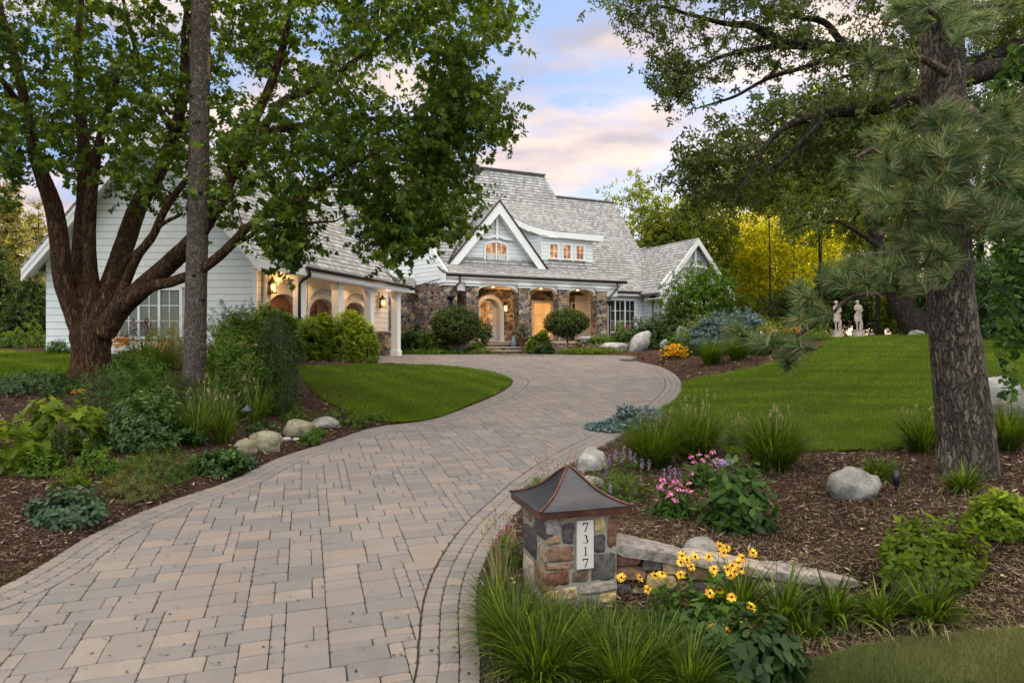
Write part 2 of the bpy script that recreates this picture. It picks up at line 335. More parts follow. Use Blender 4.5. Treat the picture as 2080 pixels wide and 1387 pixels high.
    t = NT('blind_glass'); t.col((0.05,0.065,0.055)); t.rough(0.25); t.spec(0.5)
    t = NT('blind_slat'); t.col((0.26,0.32,0.25)); t.rough(0.6)
    t = NT('lit_pane'); n = t.noise(t.co('Object', (1,1,1)), 3.5, 4); cc = t.ramp(n, [(0.35, (0.10,0.028,0.006)), (0.5, (0.42,0.15,0.035)), (0.7, (0.95,0.48,0.14))])
    t.col((0.03,0.02,0.01)); t.rough(0.08); t.l(cc, t.b.inputs['Emission Color']); t.b.inputs['Emission Strength'].default_value = 0.75
    t = NT('lit_room'); n = t.noise(t.co('Object', (1,1,1)), 1.3, 2); cc = t.ramp(n, [(0.35, (0.75,0.30,0.06)), (0.7, (1.0,0.55,0.2))])
    t.col((0.3,0.2,0.1)); t.rough(0.15); t.l(cc, t.b.inputs['Emission Color']); t.b.inputs['Emission Strength'].default_value = 0.65
    t = NT('curtain'); w_ = t.n('ShaderNodeTexWave'); t.l(t.co('UV'), w_.inputs['Vector']); w_.inputs['Scale'].default_value = 3.5; t.col(t.ramp(w_.outputs['Fac'], [(0, (0.42,0.43,0.40)), (1, (0.62,0.62,0.58))])); t.rough(0.8)
    t = NT('flame'); t.col((1,0.7,0.3)); t.b.inputs['Emission Color'].default_value = (1,0.62,0.22,1); t.b.inputs['Emission Strength'].default_value = 9
    t = NT('lantern_glass'); t.col((0.5,0.3,0.12)); t.rough(0.2); t.b.inputs['Emission Color'].default_value = (1,0.45,0.12,1); t.b.inputs['Emission Strength'].default_value = 0.55
    t = NT('marble'); n = t.noise(t.co(), 8, 6); t.col(t.ramp(n, [(0.35, (0.32,0.25,0.19)), (0.6, (0.58,0.49,0.40))])); t.rough(0.7); t.bump(n, 0.01)
    plain('flagstone', (0.40,0.34,0.25), 0.8, 0.2, var=0.35, sc=3)
    plain('terracotta', (0.13,0.075,0.05), 0.6, 0.3, var=0.3); plain('white_pot', (0.55,0.57,0.60), 0.4, 0.4); plain('blue_pitcher', (0.13,0.17,0.22), 0.35, 0.4)
    # bark
    bark_mat('maple_bark', (0.020,0.012,0.007), (0.11,0.062,0.033), (0.25,0.150,0.080), 26, 3.2, 0.05, .3)
    bark_mat('spruce_bark', (0.060,0.049,0.040), (0.155,0.13,0.107), (0.34,0.295,0.25), 34, 20, 0.03, .25)
    bark_mat('pine_bark', (0.034,0.028,0.023), (0.135,0.115,0.092), (0.32,0.265,0.20), 24, 5.0, 0.07, .18)
    bark_mat('oak_bark', (0.010,0.008,0.006), (0.042,0.034,0.026), (0.095,0.080,0.065), 20, 5, 0.04, .25)
    bark_mat('twig_bark', (0.04,0.03,0.022), (0.09,0.068,0.05), (0.17,0.14,0.11), 20, 8, 0.01)
    # foliage: dark .. light along v
    leaf_mat('maple_leaf', [(0.012,0.036,0.007), (0.026,0.066,0.010), (0.050,0.098,0.012), (0.085,0.125,0.018)], (0.20,0.30,0.015), 0.36, 0.5, 0.15)
    leaf_mat('oak_leaf', [(0.018,0.034,0.014), (0.034,0.060,0.020), (0.060,0.092,0.028), (0.09,0.12,0.035)], (0.15,0.21,0.02), 0.28, 0.5, 0.15)
    leaf_mat('wood_leaf', [(0.022,0.045,0.008), (0.045,0.082,0.012), (0.085,0.125,0.018), (0.14,0.17,0.025)], (0.42,0.46,0.02), 0.45, 0.5, 0.1)
    leaf_mat('sunglow_leaf', [(0.030,0.075,0.006), (0.085,0.145,0.008), (0.34,0.32,0.012), (0.76,0.57,0.02)], (0.95,0.76,0.03), 0.6, 0.6, 0.05, warm=(1, 1, 1))  # sun glow through backlit leaves put into the leaf colour
    leaf_mat('deep_leaf', [(0.008,0.028,0.010), (0.018,0.052,0.016), (0.034,0.080,0.022), (0.07,0.13,0.04)], (0.10,0.22,0.02), 0.25, 0.4, 0.22)
    leaf_mat('conifer_gold', [(0.03,0.05,0.012), (0.07,0.10,0.02), (0.15,0.16,0.03), (0.24,0.20,0.04)], (0.7,0.5,0.06), 0.4, warm=(1, 1, 1))
    leaf_mat('conifer_green', [(0.012,0.026,0.010), (0.024,0.050,0.018), (0.045,0.080,0.026), (0.075,0.115,0.035)], (0.14,0.2,0.03), 0.2, 0.6, 0.1)
    leaf_mat('pine_needle', [(0.030,0.062,0.022), (0.075,0.13,0.048), (0.14,0.20,0.080), (0.24,0.29,0.13), (0.46,0.30,0.12)], (0.18,0.24,0.06), 0.18, 0.5, 0.2, warm=(1.0, 1.0, 1.0))
    leaf_mat('blue_needle', [(0.030,0.062,0.064), (0.065,0.115,0.12), (0.11,0.18,0.185), (0.20,0.29,0.29)], (0.12,0.2,0.2), 0.15, warm=(1, 1, 1))
    leaf_mat('shrub_green', [(0.014,0.040,0.007), (0.032,0.080,0.011), (0.060,0.125,0.016), (0.10,0.17,0.025)], (0.18,0.32,0.015), 0.3, 0.5, 0.15)
    leaf_mat('shrub_lime', [(0.040,0.085,0.008), (0.085,0.155,0.012), (0.16,0.24,0.02), (0.30,0.34,0.03)], (0.42,0.52,0.015), 0.4, 0.5, 0.15)
    leaf_mat('shrub_dark', [(0.008,0.026,0.009), (0.016,0.045,0.014), (0.030,0.072,0.020), (0.055,0.10,0.030)], (0.08,0.18,0.02), 0.2, 0.45, 0.2)
    leaf_mat('big_leaf_green', [(0.010,0.036,0.006), (0.022,0.066,0.010), (0.040,0.10,0.014), (0.07,0.14,0.02)], (0.14,0.32,0.015), 0.28, 0.45, 0.22)
    leaf_mat('hosta_leaf', [(0.006,0.024,0.011), (0.012,0.042,0.020), (0.024,0.066,0.034), (0.06,0.11,0.07)], (0.05,0.15,0.04), 0.18, 0.4, 0.3)
    leaf_mat('grass_blade', [(0.014,0.036,0.004), (0.032,0.074,0.007), (0.060,0.115,0.011), (0.12,0.165,0.02)], (0.24,0.36,0.015), 0.32, 0.45, 0.2)
    leaf_mat('lawn_blade', [(0.040,0.072,0.005), (0.062,0.115,0.006), (0.098,0.155,0.009), (0.16,0.205,0.026)], (0.22,0.34,0.01), 0.32, 0.6, 0.1)
    leaf_mat('dry_lawn_blade', [(0.050,0.080,0.022), (0.085,0.115,0.035), (0.13,0.15,0.055), (0.28,0.24,0.13)], (0.3,0.35,0.08), 0.3, 0.6, 0.1, warm=(1.05, 1.0, 1.0))
    leaf_mat('straw', [(0.16,0.12,0.055), (0.26,0.20,0.10), (0.36,0.29,0.16), (0.46,0.38,0.22)], (0.4,0.33,0.15), 0.3, 0.7, warm=(1, 1, 1))
    leaf_mat('burgundy', [(0.03,0.006,0.010), (0.07,0.012,0.022), (0.13,0.025,0.04), (0.2,0.05,0.07)], (0.3,0.05,0.08), 0.3, warm=(1, 1, 1))
    leaf_mat('petal_yellow', [(0.55,0.24,0.006), (0.72,0.36,0.008), (0.85,0.48,0.015), (0.90,0.58,0.03)], (0.9,0.55,0.03), 0.25, 0.6, warm=(1, 1, 1))
    leaf_mat('petal_orange', [(0.55,0.18,0.008), (0.70,0.27,0.01), (0.80,0.36,0.015), (0.85,0.45,0.02)], (0.9,0.4,0.03), 0.25, 0.6, warm=(1, 1, 1))
    leaf_mat('petal_pink', [(0.45,0.07,0.20), (0.58,0.12,0.30), (0.66,0.20,0.40), (0.72,0.30,0.50)], (0.8,0.25,0.45), 0.3, 0.6, warm=(1, 1, 1))
    leaf_mat('petal_lilac', [(0.20,0.13,0.34), (0.30,0.20,0.46), (0.40,0.28,0.55), (0.55,0.42,0.66)], (0.5,0.35,0.7), 0.3, 0.6, warm=(1, 1, 1))
    leaf_mat('petal_blush', [(0.30,0.15,0.15), (0.42,0.24,0.22), (0.52,0.34,0.30), (0.6,0.45,0.4)], (0.5,0.3,0.3), 0.3, 0.7, warm=(1, 1, 1))
    plain('flower_eye', (0.035,0.012,0.006), 0.8, 0.1); plain('cone_eye', (0.20,0.055,0.015), 0.8, 0.1)
mats(); M = MATS

# ------------------------------------------------------------------ foliage generators (numpy)
def unit(a): return a/np.maximum(np.linalg.norm(a, axis=-1, keepdims=True), 1e-9)
def rdir(n): return unit(RNG.normal(size=(n, 3)))
TPL = {
 'sprig': [(0,0),(.3,.2),(.55,.14),(1,0),(.55,-.14),(.3,-.2)],  # outline points (along, across); one n-gon per leaf
 'maple': [(0,0),(-.06,.36),(.17,.27),(.42,.55),(.52,.25),(1,0),(.52,-.25),(.42,-.55),(.17,-.27),(-.06,-.36)],
 'oak': [(0,0),(.22,.20),(.36,.09),(.58,.27),(.70,.10),(1,0),(.70,-.10),(.58,-.27),(.36,-.09),(.22,-.20)],
 'ovate': [(0,0),(.25,.24),(.6,.22),(1,0),(.6,-.22),(.25,-.24)],
 'round': [(0,0),(.2,.34),(.65,.36),(1,0),(.65,-.36),(.2,-.34)],
 'diamond': [(0,0),(.45,.26),(1,0),(.45,-.26)],
 'lance': [(0,0),(.4,.11),(1,0),(.4,-.11)],
 'needle': [(0,.021),(1,0),(0,-.021)],
 'fine': [(0,.018),(1,0),(0,-.018)],
 'petal': [(0,.07),(.75,.16),(1,0),(.75,-.16),(0,-.07)]}
def leafset(P, D, N, S, tpl, v=None, fold=0.12):
    T = np.array(TPL[tpl], float); k = len(T); n = len(P)
    D = unit(D); N = unit(N - D*(N*D).sum(1, keepdims=True)); B = np.cross(N, D)
    S = np.broadcast_to(np.asarray(S, float), (n,))[:, None, None]
    tz = np.abs(T[:, 1])*fold*-1 - T[:, 0]**2*0.12
    V = P[:, None] + S*(T[None, :, 0:1]*D[:, None] + T[None, :, 1:2]*B[:, None] + tz[None, :, None]*N[:, None])
    v = RNG.random(n) if v is None else v
    return V.reshape(-1, 3), np.repeat(np.clip(v, 0, 1), k), k
def leaf_obj(name, P, D, N, S, tpl, mat, parent=None, v=None, fold=0.12):
    V, vv, k = leafset(P, D, N, S, tpl, v, fold)
    return np_mesh(name, V, np.arange(len(V)).reshape(-1, k), mat, parent, vv)
def shoots(P, A, L, nl, S, open_=0.9, droop=0.15, jit=0.35):
    """nl leaves set round each shoot (base P, axis A, length L)"""
    n = len(P); A = unit(A); L = np.broadcast_to(np.asarray(L, float), (n,))
    U = unit(np.cross(A, rdir(n))); W = np.cross(A, U)
    j = np.arange(nl); t = 0.12+0.88*(j+RNG.random((n, nl))*.6)/nl; ph = 2.4*j[None]+RNG.random((n, 1))*6.28
    pos = P[:, None]+A[:, None]*(L[:, None]*t)[..., None]
    rad = U[:, None]*np.cos(ph)[..., None]+W[:, None]*np.sin(ph)[..., None]
    D = A[:, None]*(1-open_*0.75*(1.15-t))[..., None]*0.7 + rad*open_ + RNG.normal(size=(n, nl, 3))*jit*.5; D[..., 2] -= droop
    N = A[:, None]*1.0 - D*0.3 + RNG.normal(size=(n, nl, 3))*jit; N[..., 2] += 0.35
    Sz = np.broadcast_to(S, (n,))[:, None]*(0.65+0.6*RNG.random((n, nl)))
    return pos.reshape(-1, 3), D.reshape(-1, 3), N.reshape(-1, 3), Sz.ravel(), np.repeat(np.arange(n), nl)
def lump(d, seed, amp=0.25, fr=2.2):
    """smooth pseudo-noise over directions"""
    r = np.random.default_rng(seed); o = np.zeros(len(d))
    for _ in range(7):
        k = r.normal(size=3)*fr; o += np.sin(d@k+r.random()*6.28)
    return 1+amp*o/2.6
def shrub(name, label, cat, c, rad, n, size, tpl, mat, nl=9, L=None, group=None, top=0.5, flat=0.0, amp=0.22, stem='twig_bark', droop=0.15, open_=0.9, lift=0.4, fname='foliage', vlo=0.0, vhi=1.0, stems=7, inner=0.45):
    """dome of leafy shoots over c; rad=(rx,ry,height)"""
    e = empty(name, c, label, cat, group); c = np.array(c, float); seed = int(RNG.integers(1e6))
    k = max(6, n//nl); d = rdir(k); d[:, 2] = np.abs(d[:, 2])*1.0 - 0.12; d = unit(d)
    rr = lump(d, seed, amp)*(1-inner*RNG.random(k)**2.2)
    p = d*rr[:, None]*np.array([rad[0], rad[1], rad[2]]); p[:, 2] = np.maximum(p[:, 2], 0.04*rad[2])
    ax = d*np.array([1, 1, 0.7]); ax[:, 2] += lift; L = L or size*1.8
    P, D, N, S, idx = shoots(c+p-unit(ax)*L*0.7, ax, L*(0.7+0.6*RNG.random(k)), nl, size, open_, droop)
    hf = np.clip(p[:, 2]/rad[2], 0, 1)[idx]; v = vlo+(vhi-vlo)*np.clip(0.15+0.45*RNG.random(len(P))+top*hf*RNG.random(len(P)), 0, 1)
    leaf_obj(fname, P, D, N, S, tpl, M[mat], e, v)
    if stems:
        m = MB()
        for i in range(stems):
            j = int(RNG.integers(k)); q = c+p[j]*0.85; b = c+np.array([p[j][0]*0.12, p[j][1]*0.12, -0.05]); mid = (b+q)/2+np.array([0, 0, 0.12*rad[2]])
            m.tube([b, mid, q], [0.012+0.012*rad[2], 0.01, 0.004], 5)
        m.build('stem', M[stem], e)
    return e
def blades(P, H, W, lean, segs=4, v=None, bend=1.0, az=None):
    """arching blades: returns verts, quads, v. P bases, H lengths, W widths, lean outward tilt 0..1"""
    n = len(P); az = RNG.random(n)*6.283 if az is None else az; o = np.stack([np.cos(az), np.sin(az), np.zeros(n)], 1); sd_ = np.stack([-np.sin(az+RNG.normal(size=n)*.5), np.cos(az), np.zeros(n)], 1)
    t = np.linspace(0, 1, segs+1); H = np.broadcast_to(H, (n,)); W = np.broadcast_to(W, (n,)); lean = np.broadcast_to(lean, (n,))
    ang = lean[:, None]*(0.35+bend*1.25*t[None]**1.3)                 # tilt from vertical along the blade
    ds = H[:, None]/segs
    rx = np.concatenate([np.zeros((n, 1)), np.cumsum(np.sin(ang[:, 1:])*ds, 1)], 1); rz = np.concatenate([np.zeros((n, 1)), np.cumsum(np.cos(ang[:, 1:])*ds, 1)], 1)
    cen = P[:, None]+o[:, None]*rx[..., None]; cen[..., 2] += rz
    wv = (W[:, None]*(1-t[None]**2.2)+0.0006)[..., None]*sd_[:, None]*0.5
    V = np.stack([cen-wv, cen+wv], 2).reshape(n, -1, 3)               # n, 2*(segs+1), 3
    b = (np.arange(n)*2*(segs+1))[:, None, None]; i = np.arange(segs)[None, :, None]*2
    F = (b+i+np.array([0, 1, 3, 2])[None, None]).reshape(-1, 4)
    v = RNG.random(n) if v is None else v
    return V.reshape(-1, 3), F, np.repeat(v, 2*(segs+1))
def blade_obj(name, P, H, W, lean, mat, parent=None, **k):
    V, F, v = blades(P, H, W, lean, **k); return np_mesh(name, V, F, mat, parent, v)
def disc(n, rx, ry):
    a = RNG.random(n)*6.283; r = np.sqrt(RNG.random(n)); return np.stack([np.cos(a)*r*rx, np.sin(a)*r*ry, np.zeros(n)], 1)
# ------------------------------------------------------------------ terrain
def pt(x, y, D): return np.array([(x-CX)/FPX*D, D, EYE-(y-CY)/FPX*D])
def drive_z(Y): return EYE-np.where(Y < 26, 2.1-0.0786*(Y-5), 0.45)
def Ydrive(y): return 3457.8/(y-591.0)
def dpt(x, y): D = Ydrive(y); return ((x-CX)/FPX*D, D)
def catmull(pts, step=0.15):
    P = [np.array(p, float) for p in pts]; out = []
    for i in range(len(P)-1):
        p0 = P[max(i-1, 0)]; p1, p2 = P[i], P[i+1]; p3 = P[min(i+2, len(P)-1)]; n = max(2, int(np.linalg.norm(p2-p1)/step))
        for j in range(n):
            t = j/n; out.append(0.5*((2*p1)+(-p0+p2)*t+(2*p0-5*p1+4*p2-p3)*t*t+(-p0+3*p1-3*p2+p3)*t**3))
    out.append(P[-1]); return np.array(out)
left_px = [(0,1192),(180,1088),(330,1022),(470,975),(560,932),(680,893),(760,868),(880,850),(960,822),(1015,798),(1040,779),(1034,766),(990,754),(910,746),(800,740)]
right_px = [(976,1387),(972,1300),(968,1210),(985,1140),(1015,1082),(1060,1030),(1115,975),(1185,925),(1290,868),(1355,826),(1384,790),(1376,765),(1345,746),(1290,733)]
eL = catmull([(-5.9,0.5),(-5.3,2.6),(-4.9,4.4)]+[dpt(*p) for p in left_px]); eR = catmull([(-0.3,0.5),(-0.22,2.6)]+[dpt(*p) for p in right_px])
court = np.array([(-6.1,24.0),(-7.0,25.0),(-5.9,28.6),(-5.0,31.3),(-2.2,32.0),(1.0,34.2),(2.6,33.6),(4.2,30.2),(4.9,27.6)])
drive_poly = np.concatenate([eL, court, eR[::-1]])
def seg_dist(P, Q, closed=True):
    """unsigned distance from P (n,2) to polyline Q; also nearest point and its tangent"""
    A = Q; B = np.roll(Q, -1, 0)
    if not closed: A, B = A[:-1], B[:-1]
    best = np.full(len(P), 1e9); bp = np.zeros_like(P); bt = np.zeros_like(P)
    for a, b in zip(A, B):
        ab = b-a; L = ab@ab
        if L < 1e-12: continue
        t = np.clip(((P-a)@ab)/L, 0, 1); q = a+t[:, None]*ab; d = np.hypot(*(P-q).T); m = d < best
        best[m] = d[m]; bp[m] = q[m]; bt[m] = ab/math.sqrt(L)
    return best, bp, bt
def inside(P, Q):
    x, y = P[:, 0], P[:, 1]; r = np.zeros(len(P), bool); A = Q; B = np.roll(Q, -1, 0)
    for (x0, y0), (x1, y1) in zip(A, B):
        if y0 == y1: continue
        c = ((y0 > y) != (y1 > y)) & (x < (x1-x0)*(y-y0)/(y1-y0)+x0); r ^= c
    return r
GX0, GY0, GS, GNX, GNY = -34.0, 0.4, 0.2, 391, 365
gx = GX0+GS*np.arange(GNX); gy = GY0+GS*np.arange(GNY); XX, YY = np.meshgrid(gx, gy); GP = np.stack([XX.ravel(), YY.ravel()], 1)
thin = np.concatenate([eL[::4], court, eR[::-4]])
dd, _, _ = seg_dist(GP, thin); inn = inside(GP, drive_poly); sdist = np.where(inn, -dd, dd)
side = GP[:, 0]-np.interp(GP[:, 1], [0, 5, 10, 14, 18, 24, 34, 60], [-2, -2, -1.2, 0.8, 2.5, 0, -1, 4])   # >0 right of the drive
def sm(t): t = np.clip(t, 0, 1); return t*t*(3-2*t)
dpos = np.maximum(sdist, 0)
bR = 1.05*(1-np.exp(-dpos/8)); bL = 0.7*(1-np.exp(-dpos/4))
bump_ = np.where(side > 0, bR, bL)*1.0
bump_ = np.where(GP[:, 1] > 27, np.where(side > 0, bR*sm((GP[:, 0]-1)/9)+0.1*(1-sm((GP[:, 0]-1)/9)), bL*sm((-GP[:, 0]-4)/5)), bump_)
bump_ -= np.maximum(GP[:, 1]-33, 0)*0.022*(side > 0)
bump_ += np.where(sdist > 0.15, (np.sin(GP[:, 0]*2.3+1)*np.sin(GP[:, 1]*1.9)*0.02+np.sin(GP[:, 0]*.9+GP[:, 1]*.7)*0.025)*np.clip(dpos/1.5, 0, 1), 0)
X_, Y_ = GP[:, 0], GP[:, 1]; fw_ = sm((5.62-Y_)/.15)*sm((X_-.25)/.4)*(1-sm((X_-2.7)/1.6)); bump_ = bump_*(1-.8*fw_)   # lower ground before the garden wall
capz = np.interp(X_, [.8, 1.4, 2.0, 2.75, 4.0], [-1.02, -1.12, -1.22, -1.27, -1.2]); wt_ = sm((Y_-5.5)/.2)*(1-sm((Y_-5.9)/1.7))*sm((X_-.55)/.35)*(1-sm((X_-2.7)/1.3)); bump_ = bump_*(1-wt_)+(capz-drive_z(Y_))*wt_
GZ = (drive_z(GP[:, 1])+bump_).reshape(GNY, GNX); GSD = sdist.reshape(GNY, GNX)
def bil(G, X, Y):
    u = np.clip((np.asarray(X, float)-GX0)/GS, 0, GNX-1.001); v = np.clip((np.asarray(Y, float)-GY0)/GS, 0, GNY-1.001); i = u.astype(int); j = v.astype(int); u = u-i; v = v-j
    return G[j, i]*(1-u)*(1-v)+G[j, i+1]*u*(1-v)+G[j+1, i]*(1-u)*v+G[j+1, i+1]*u*v
def gz(X, Y): return bil(GZ, X, Y)
def gsd(X, Y): return bil(GSD, X, Y)
def ray(x, y):
    """photo pixels -> ground points"""
    x = np.atleast_1d(np.asarray(x, float)); y = np.atleast_1d(np.asarray(y, float)); Ys = np.geomspace(2.5, 66, 420); hit = np.full(len(x), 66.0); done = np.zeros(len(x), bool)
    for D in Ys:
        z = EYE-(y-CY)/FPX*D; g = gz((x-CX)/FPX*D, np.full(len(x), D))-z; m = (~done) & (g >= 0)
        if D > Ys[0]: hit[m] = Dp+(D-Dp)*np.clip(gp_[m]/(gp_[m]-g[m]+1e-9), 0, 1)
        else: hit[m] = D
        done |= m; gp_ = g; Dp = D
    X = (x-CX)/FPX*hit; return np.stack([X, hit, gz(X, hit)], 1)
def gp(x, y): return ray([x], [y])[0]
def on(x, D, dz=0.0): X = (x-CX)/FPX*D; return np.array([X, D, float(gz(X, D))+dz])
# ground sheet (dips under the pavers)
zg = GZ-0.10*sm((0.12-GSD)/0.2); V = np.stack([XX.ravel(), YY.ravel(), zg.ravel()], 1)
# outer skirt so that the ground reaches the horizon
idx = np.arange(GNX*GNY).reshape(GNY, GNX); F = np.stack([idx[:-1, :-1], idx[:-1, 1:], idx[1:, 1:], idx[1:, :-1]], -1).reshape(-1, 4)
rim = np.concatenate([idx[0, :], idx[1:, -1], idx[-1, -2::-1], idx[-2:0:-1, 0]]); ro = V[rim]; far = ro.copy(); cen = np.array([0, 35, 0]); far[:, :2] = cen[:2]+(ro[:, :2]-cen[:2])*14; far[:, 2] = ro[:, 2]-0.5
nb = len(V); V = np.concatenate([V, far]); m_ = len(rim); k_ = np.arange(m_); F = np.concatenate([F, np.stack([rim, nb+k_, nb+(k_+1) % m_, rim[(k_+1) % m_]], 1)])
tag(np_mesh('ground', V, F, M['mulch'], smooth=True), kind='structure')

# ------------------------------------------------------------------ driveway: every paver a stone of the one paved surface
def clip_poly(poly, p, nrm):
    out = []; k = len(poly)
    for i in range(k):
        a, b = poly[i], poly[(i+1) % k]; da = (a-p)@nrm; db = (b-p)@nrm
        if da >= 0: out.append(a)
        if (da >= 0) != (db >= 0): out.append(a+(b-a)*(da/(da-db)))
    return out
pv = MB(); GAP = 0.0035
def paver(poly, a, z0=None):
    poly = np.array(poly); k = len(poly)
    if k < 3: return
    c = poly.mean(0); q = []
    for i in range(k):                               # knock the corners off
        p0, p1, p2 = poly[i-1], poly[i], poly[(i+1) % k]; l0, l1 = np.hypot(*(p0-p1)), np.hypot(*(p2-p1)); r_ = min(.012+.01*random.random(), l0*.3, l1*.3)
        if l0 < .02 or l1 < .02: q.append(p1); continue
        q += [p1+(p0-p1)/l0*r_, p1+(p2-p1)/l1*r_]
    poly = np.array(q)+RNG.normal(size=(len(q), 2))*.0012; k = len(poly)
    e = poly-c; r = np.hypot(*e.T).max()
    if r < 0.035: return
    hw_ = np.abs(e).max(0).min(); hw_ = max(hw_, .05); top = c+e*(1-(GAP+.005)/hw_*.7); low = c+e*(1-GAP/hw_*.7); dz = (random.random()-.5)*0.006; tx, ty = (random.random()-.5)*.02, (random.random()-.5)*.02
    zt = drive_z(top[:, 1])+dz+(top-c)@np.array([tx, ty]); zl = drive_z(low[:, 1])+dz-0.008+(low-c)@np.array([tx, ty])
    vs = [(x, y, z) for (x, y), z in zip(top, zt)]+[(x, y, z) for (x, y), z in zip(low, zl)]+[(x, y, z-.06) for (x, y), z in zip(low, zl)]
    fs = [tuple(range(k))]+[(i, i+k, (i+1) % k+k, (i+1) % k) for i in range(k)]+[(i+k, i+2*k, (i+1) % k+2*k, (i+1) % k+k) for i in range(k)]
    area = 0.5*sum(poly[i][0]*poly[(i+1) % k][1]-poly[(i+1) % k][0]*poly[i][1] for i in range(k))
    if area < 0: fs = [f[::-1] for f in fs]
    pv.add(vs, fs, a=a)
def border(edge, sign, w0=0.14, rows=3):
    """rows of small setts along an edge polyline, sign = side of the drive"""
    T = np.gradient(edge, axis=0); T /= np.hypot(*T.T)[:, None]; Nn = np.stack([-T[:, 1], T[:, 0]], 1)*sign
    for r in range(rows):
        q0 = edge+Nn*(r*w0); q1 = edge+Nn*((r+1)*w0); s = np.concatenate([[0], np.cumsum(np.hypot(*np.diff((q0+q1)/2, axis=0).T))]); u = random.random()*.1
        while u < s[-1]-.12:
            L = random.choice((0.10, 0.13, 0.13, 0.16)); f = lambda q, t: np.array([np.interp(t, s, q[:, 0]), np.interp(t, s, q[:, 1])])
            paver([f(q0, u), f(q0, u+L), f(q1, u+L), f(q1, u)], min(1, max(0, random.gauss(.42, .2)))); u += L
border(eL[2:], -1); border(eR[2:], 1)
ang = R(17); ca, sa = math.cos(ang), math.sin(ang); u0 = 0.100; NX, NY = 236, 450
occ = np.zeros((NX, NY), bool); sizes = [(4,2),(3,2),(3,2),(2,2),(4,2),(3,3),(2,1),(3,1),(3,2),(2,2),(3,2)]
org = np.array([-7.5, 1.0]); ex = np.array([ca, sa]); ey = np.array([-sa, ca])
ci, cj = np.meshgrid(np.arange(NX), np.arange(NY), indexing='ij'); org = np.array([-1.5, -1.0])
cc = org+(ci.ravel()[:, None]-80)*u0*ex+cj.ravel()[:, None]*u0*ey
use = ((gsd(cc[:, 0], cc[:, 1]) < 0.15)).reshape(NX, NY); tiles = []
for j in range(NY):
    for i in range(NX):
        if occ[i, j] or not use[i, j]: continue
        random.shuffle(sizes)
        for (a, b) in sizes+[(1, 2), (2, 1), (1, 1)]:
            if i+a <= NX and j+b <= NY and not occ[i:i+a, j:j+b].any(): occ[i:i+a, j:j+b] = True; tiles.append((i, j, a, b)); break
edges = np.concatenate([eL, eR]); cen_ = np.array([org+(i+a/2-80)*u0*ex+(j+b/2)*u0*ey for i, j, a, b in tiles])
dl, pl, tl = seg_dist(cen_, eL, False); dr, pr, tr_ = seg_dist(cen_, eR, False); ins = inside(cen_, drive_poly); BW = 0.43
for (i, j, a, b), c, d1, p1, t1, d2, p2, t2, q in zip(tiles, cen_, dl, pl, tl, dr, pr, tr_, ins):
    poly = [org+(i+x-80)*u0*ex+(j+y)*u0*ey for x, y in ((0,0),(a,0),(a,b),(0,b))]
    for d, p, t, sg in ((d1, p1, t1, -1), (d2, p2, t2, 1)):
        if d < BW+0.35:
            nrm = np.array([-t[1], t[0]])*sg; poly = clip_poly(poly, p+nrm*BW, nrm)
            if len(poly) < 3: break
    if len(poly) < 3 or (not q and min(d1, d2) > 0.3): continue
    if not inside(np.array([np.mean(poly, 0)]), drive_poly)[0]: continue
    paver(poly, min(1, max(0, random.choice((random.gauss(.12, .1), random.gauss(.30, .12), random.gauss(.45, .1), random.gauss(.8, .13))))))
tag(pv.build('driveway', M['pavers']), kind='structure')
# bed of joint sand below the stones
cell = (GSD[:-1, :-1] < 0.1) | (GSD[1:, 1:] < 0.1); Vj = np.stack([XX.ravel(), YY.ravel(), drive_z(YY.ravel())-0.022], 1)
Fj = F[:(GNX-1)*(GNY-1)][cell.ravel()]; un, inv = np.unique(Fj, return_inverse=True)
tag(np_mesh('path', Vj[un], inv.reshape(Fj.shape), M['joint_sand'], smooth=True), kind='structure')
# ------------------------------------------------------------------ lawns
def px_poly(px): return catmull(ray([p[0] for p in px], [p[1] for p in px])[:, :2].tolist()+[], 0.25)
lawn_c = px_poly([(600,748),(740,741),(860,742),(960,750),(1020,762),(1040,778),(1012,800),(955,824),(880,852),(800,860),(735,850),(680,825),(640,800),(615,770),(600,748)])
rt = ray([1384,1384,1372,1330,1390,1480,1600,1700,1800,1905,2000,2100,1690,1655,1600,1540,1470,1410], [778,795,812,838,850,925,920,918,916,915,900,880,690,712,728,745,760,768])
lawn_r = np.array([*rt[:12, :2].tolist(), (19, 14), (28, 24), (30, 40), (16, 42), (14.5, 34), *rt[12:, :2].tolist()])
lawn_l = np.array([*ray([148,148,130,80,0], [722,745,760,775,795])[:, :2].tolist(), (-22, 14), (-34, 20), (-34, 23), (-14.6, 20.7), (-12.9, 20.7)])
lawn_n = np.array([*ray([1590,1650,1740,1850,1980,2090], [1392,1352,1322,1303,1290,1280])[:, :2].tolist(), (6, 4.6), (6, 2.5), (1.4, 2.5)])
def lawn(name, poly, mat, dz):
    c2 = 0.1; x0, y0 = poly.min(0); x1, y1 = poly.max(0); c2 = max(0.08, min(0.3, (x1-x0)/160)); nx, ny = int((x1-x0)/c2)+2, int((y1-y0)/c2)+2
    A, B = np.meshgrid(x0+c2*np.arange(nx), y0+c2*np.arange(ny)); P = np.stack([A.ravel(), B.ravel()], 1); i_ = inside(P, poly).reshape(ny, nx)
    z = gz(P[:, 0], P[:, 1])+dz; k = i_[:-1, :-1] & i_[1:, 1:] & i_[1:, :-1] & i_[:-1, 1:]; q = np.arange(nx*ny).reshape(ny, nx)
    Fq = np.stack([q[:-1, :-1], q[:-1, 1:], q[1:, 1:], q[1:, :-1]], -1)[k]; un, inv = np.unique(Fq, return_inverse=True)
    tag(np_mesh(name, np.c_[P, z][un], inv.reshape(Fq.shape), M[mat], smooth=True), kind='structure')
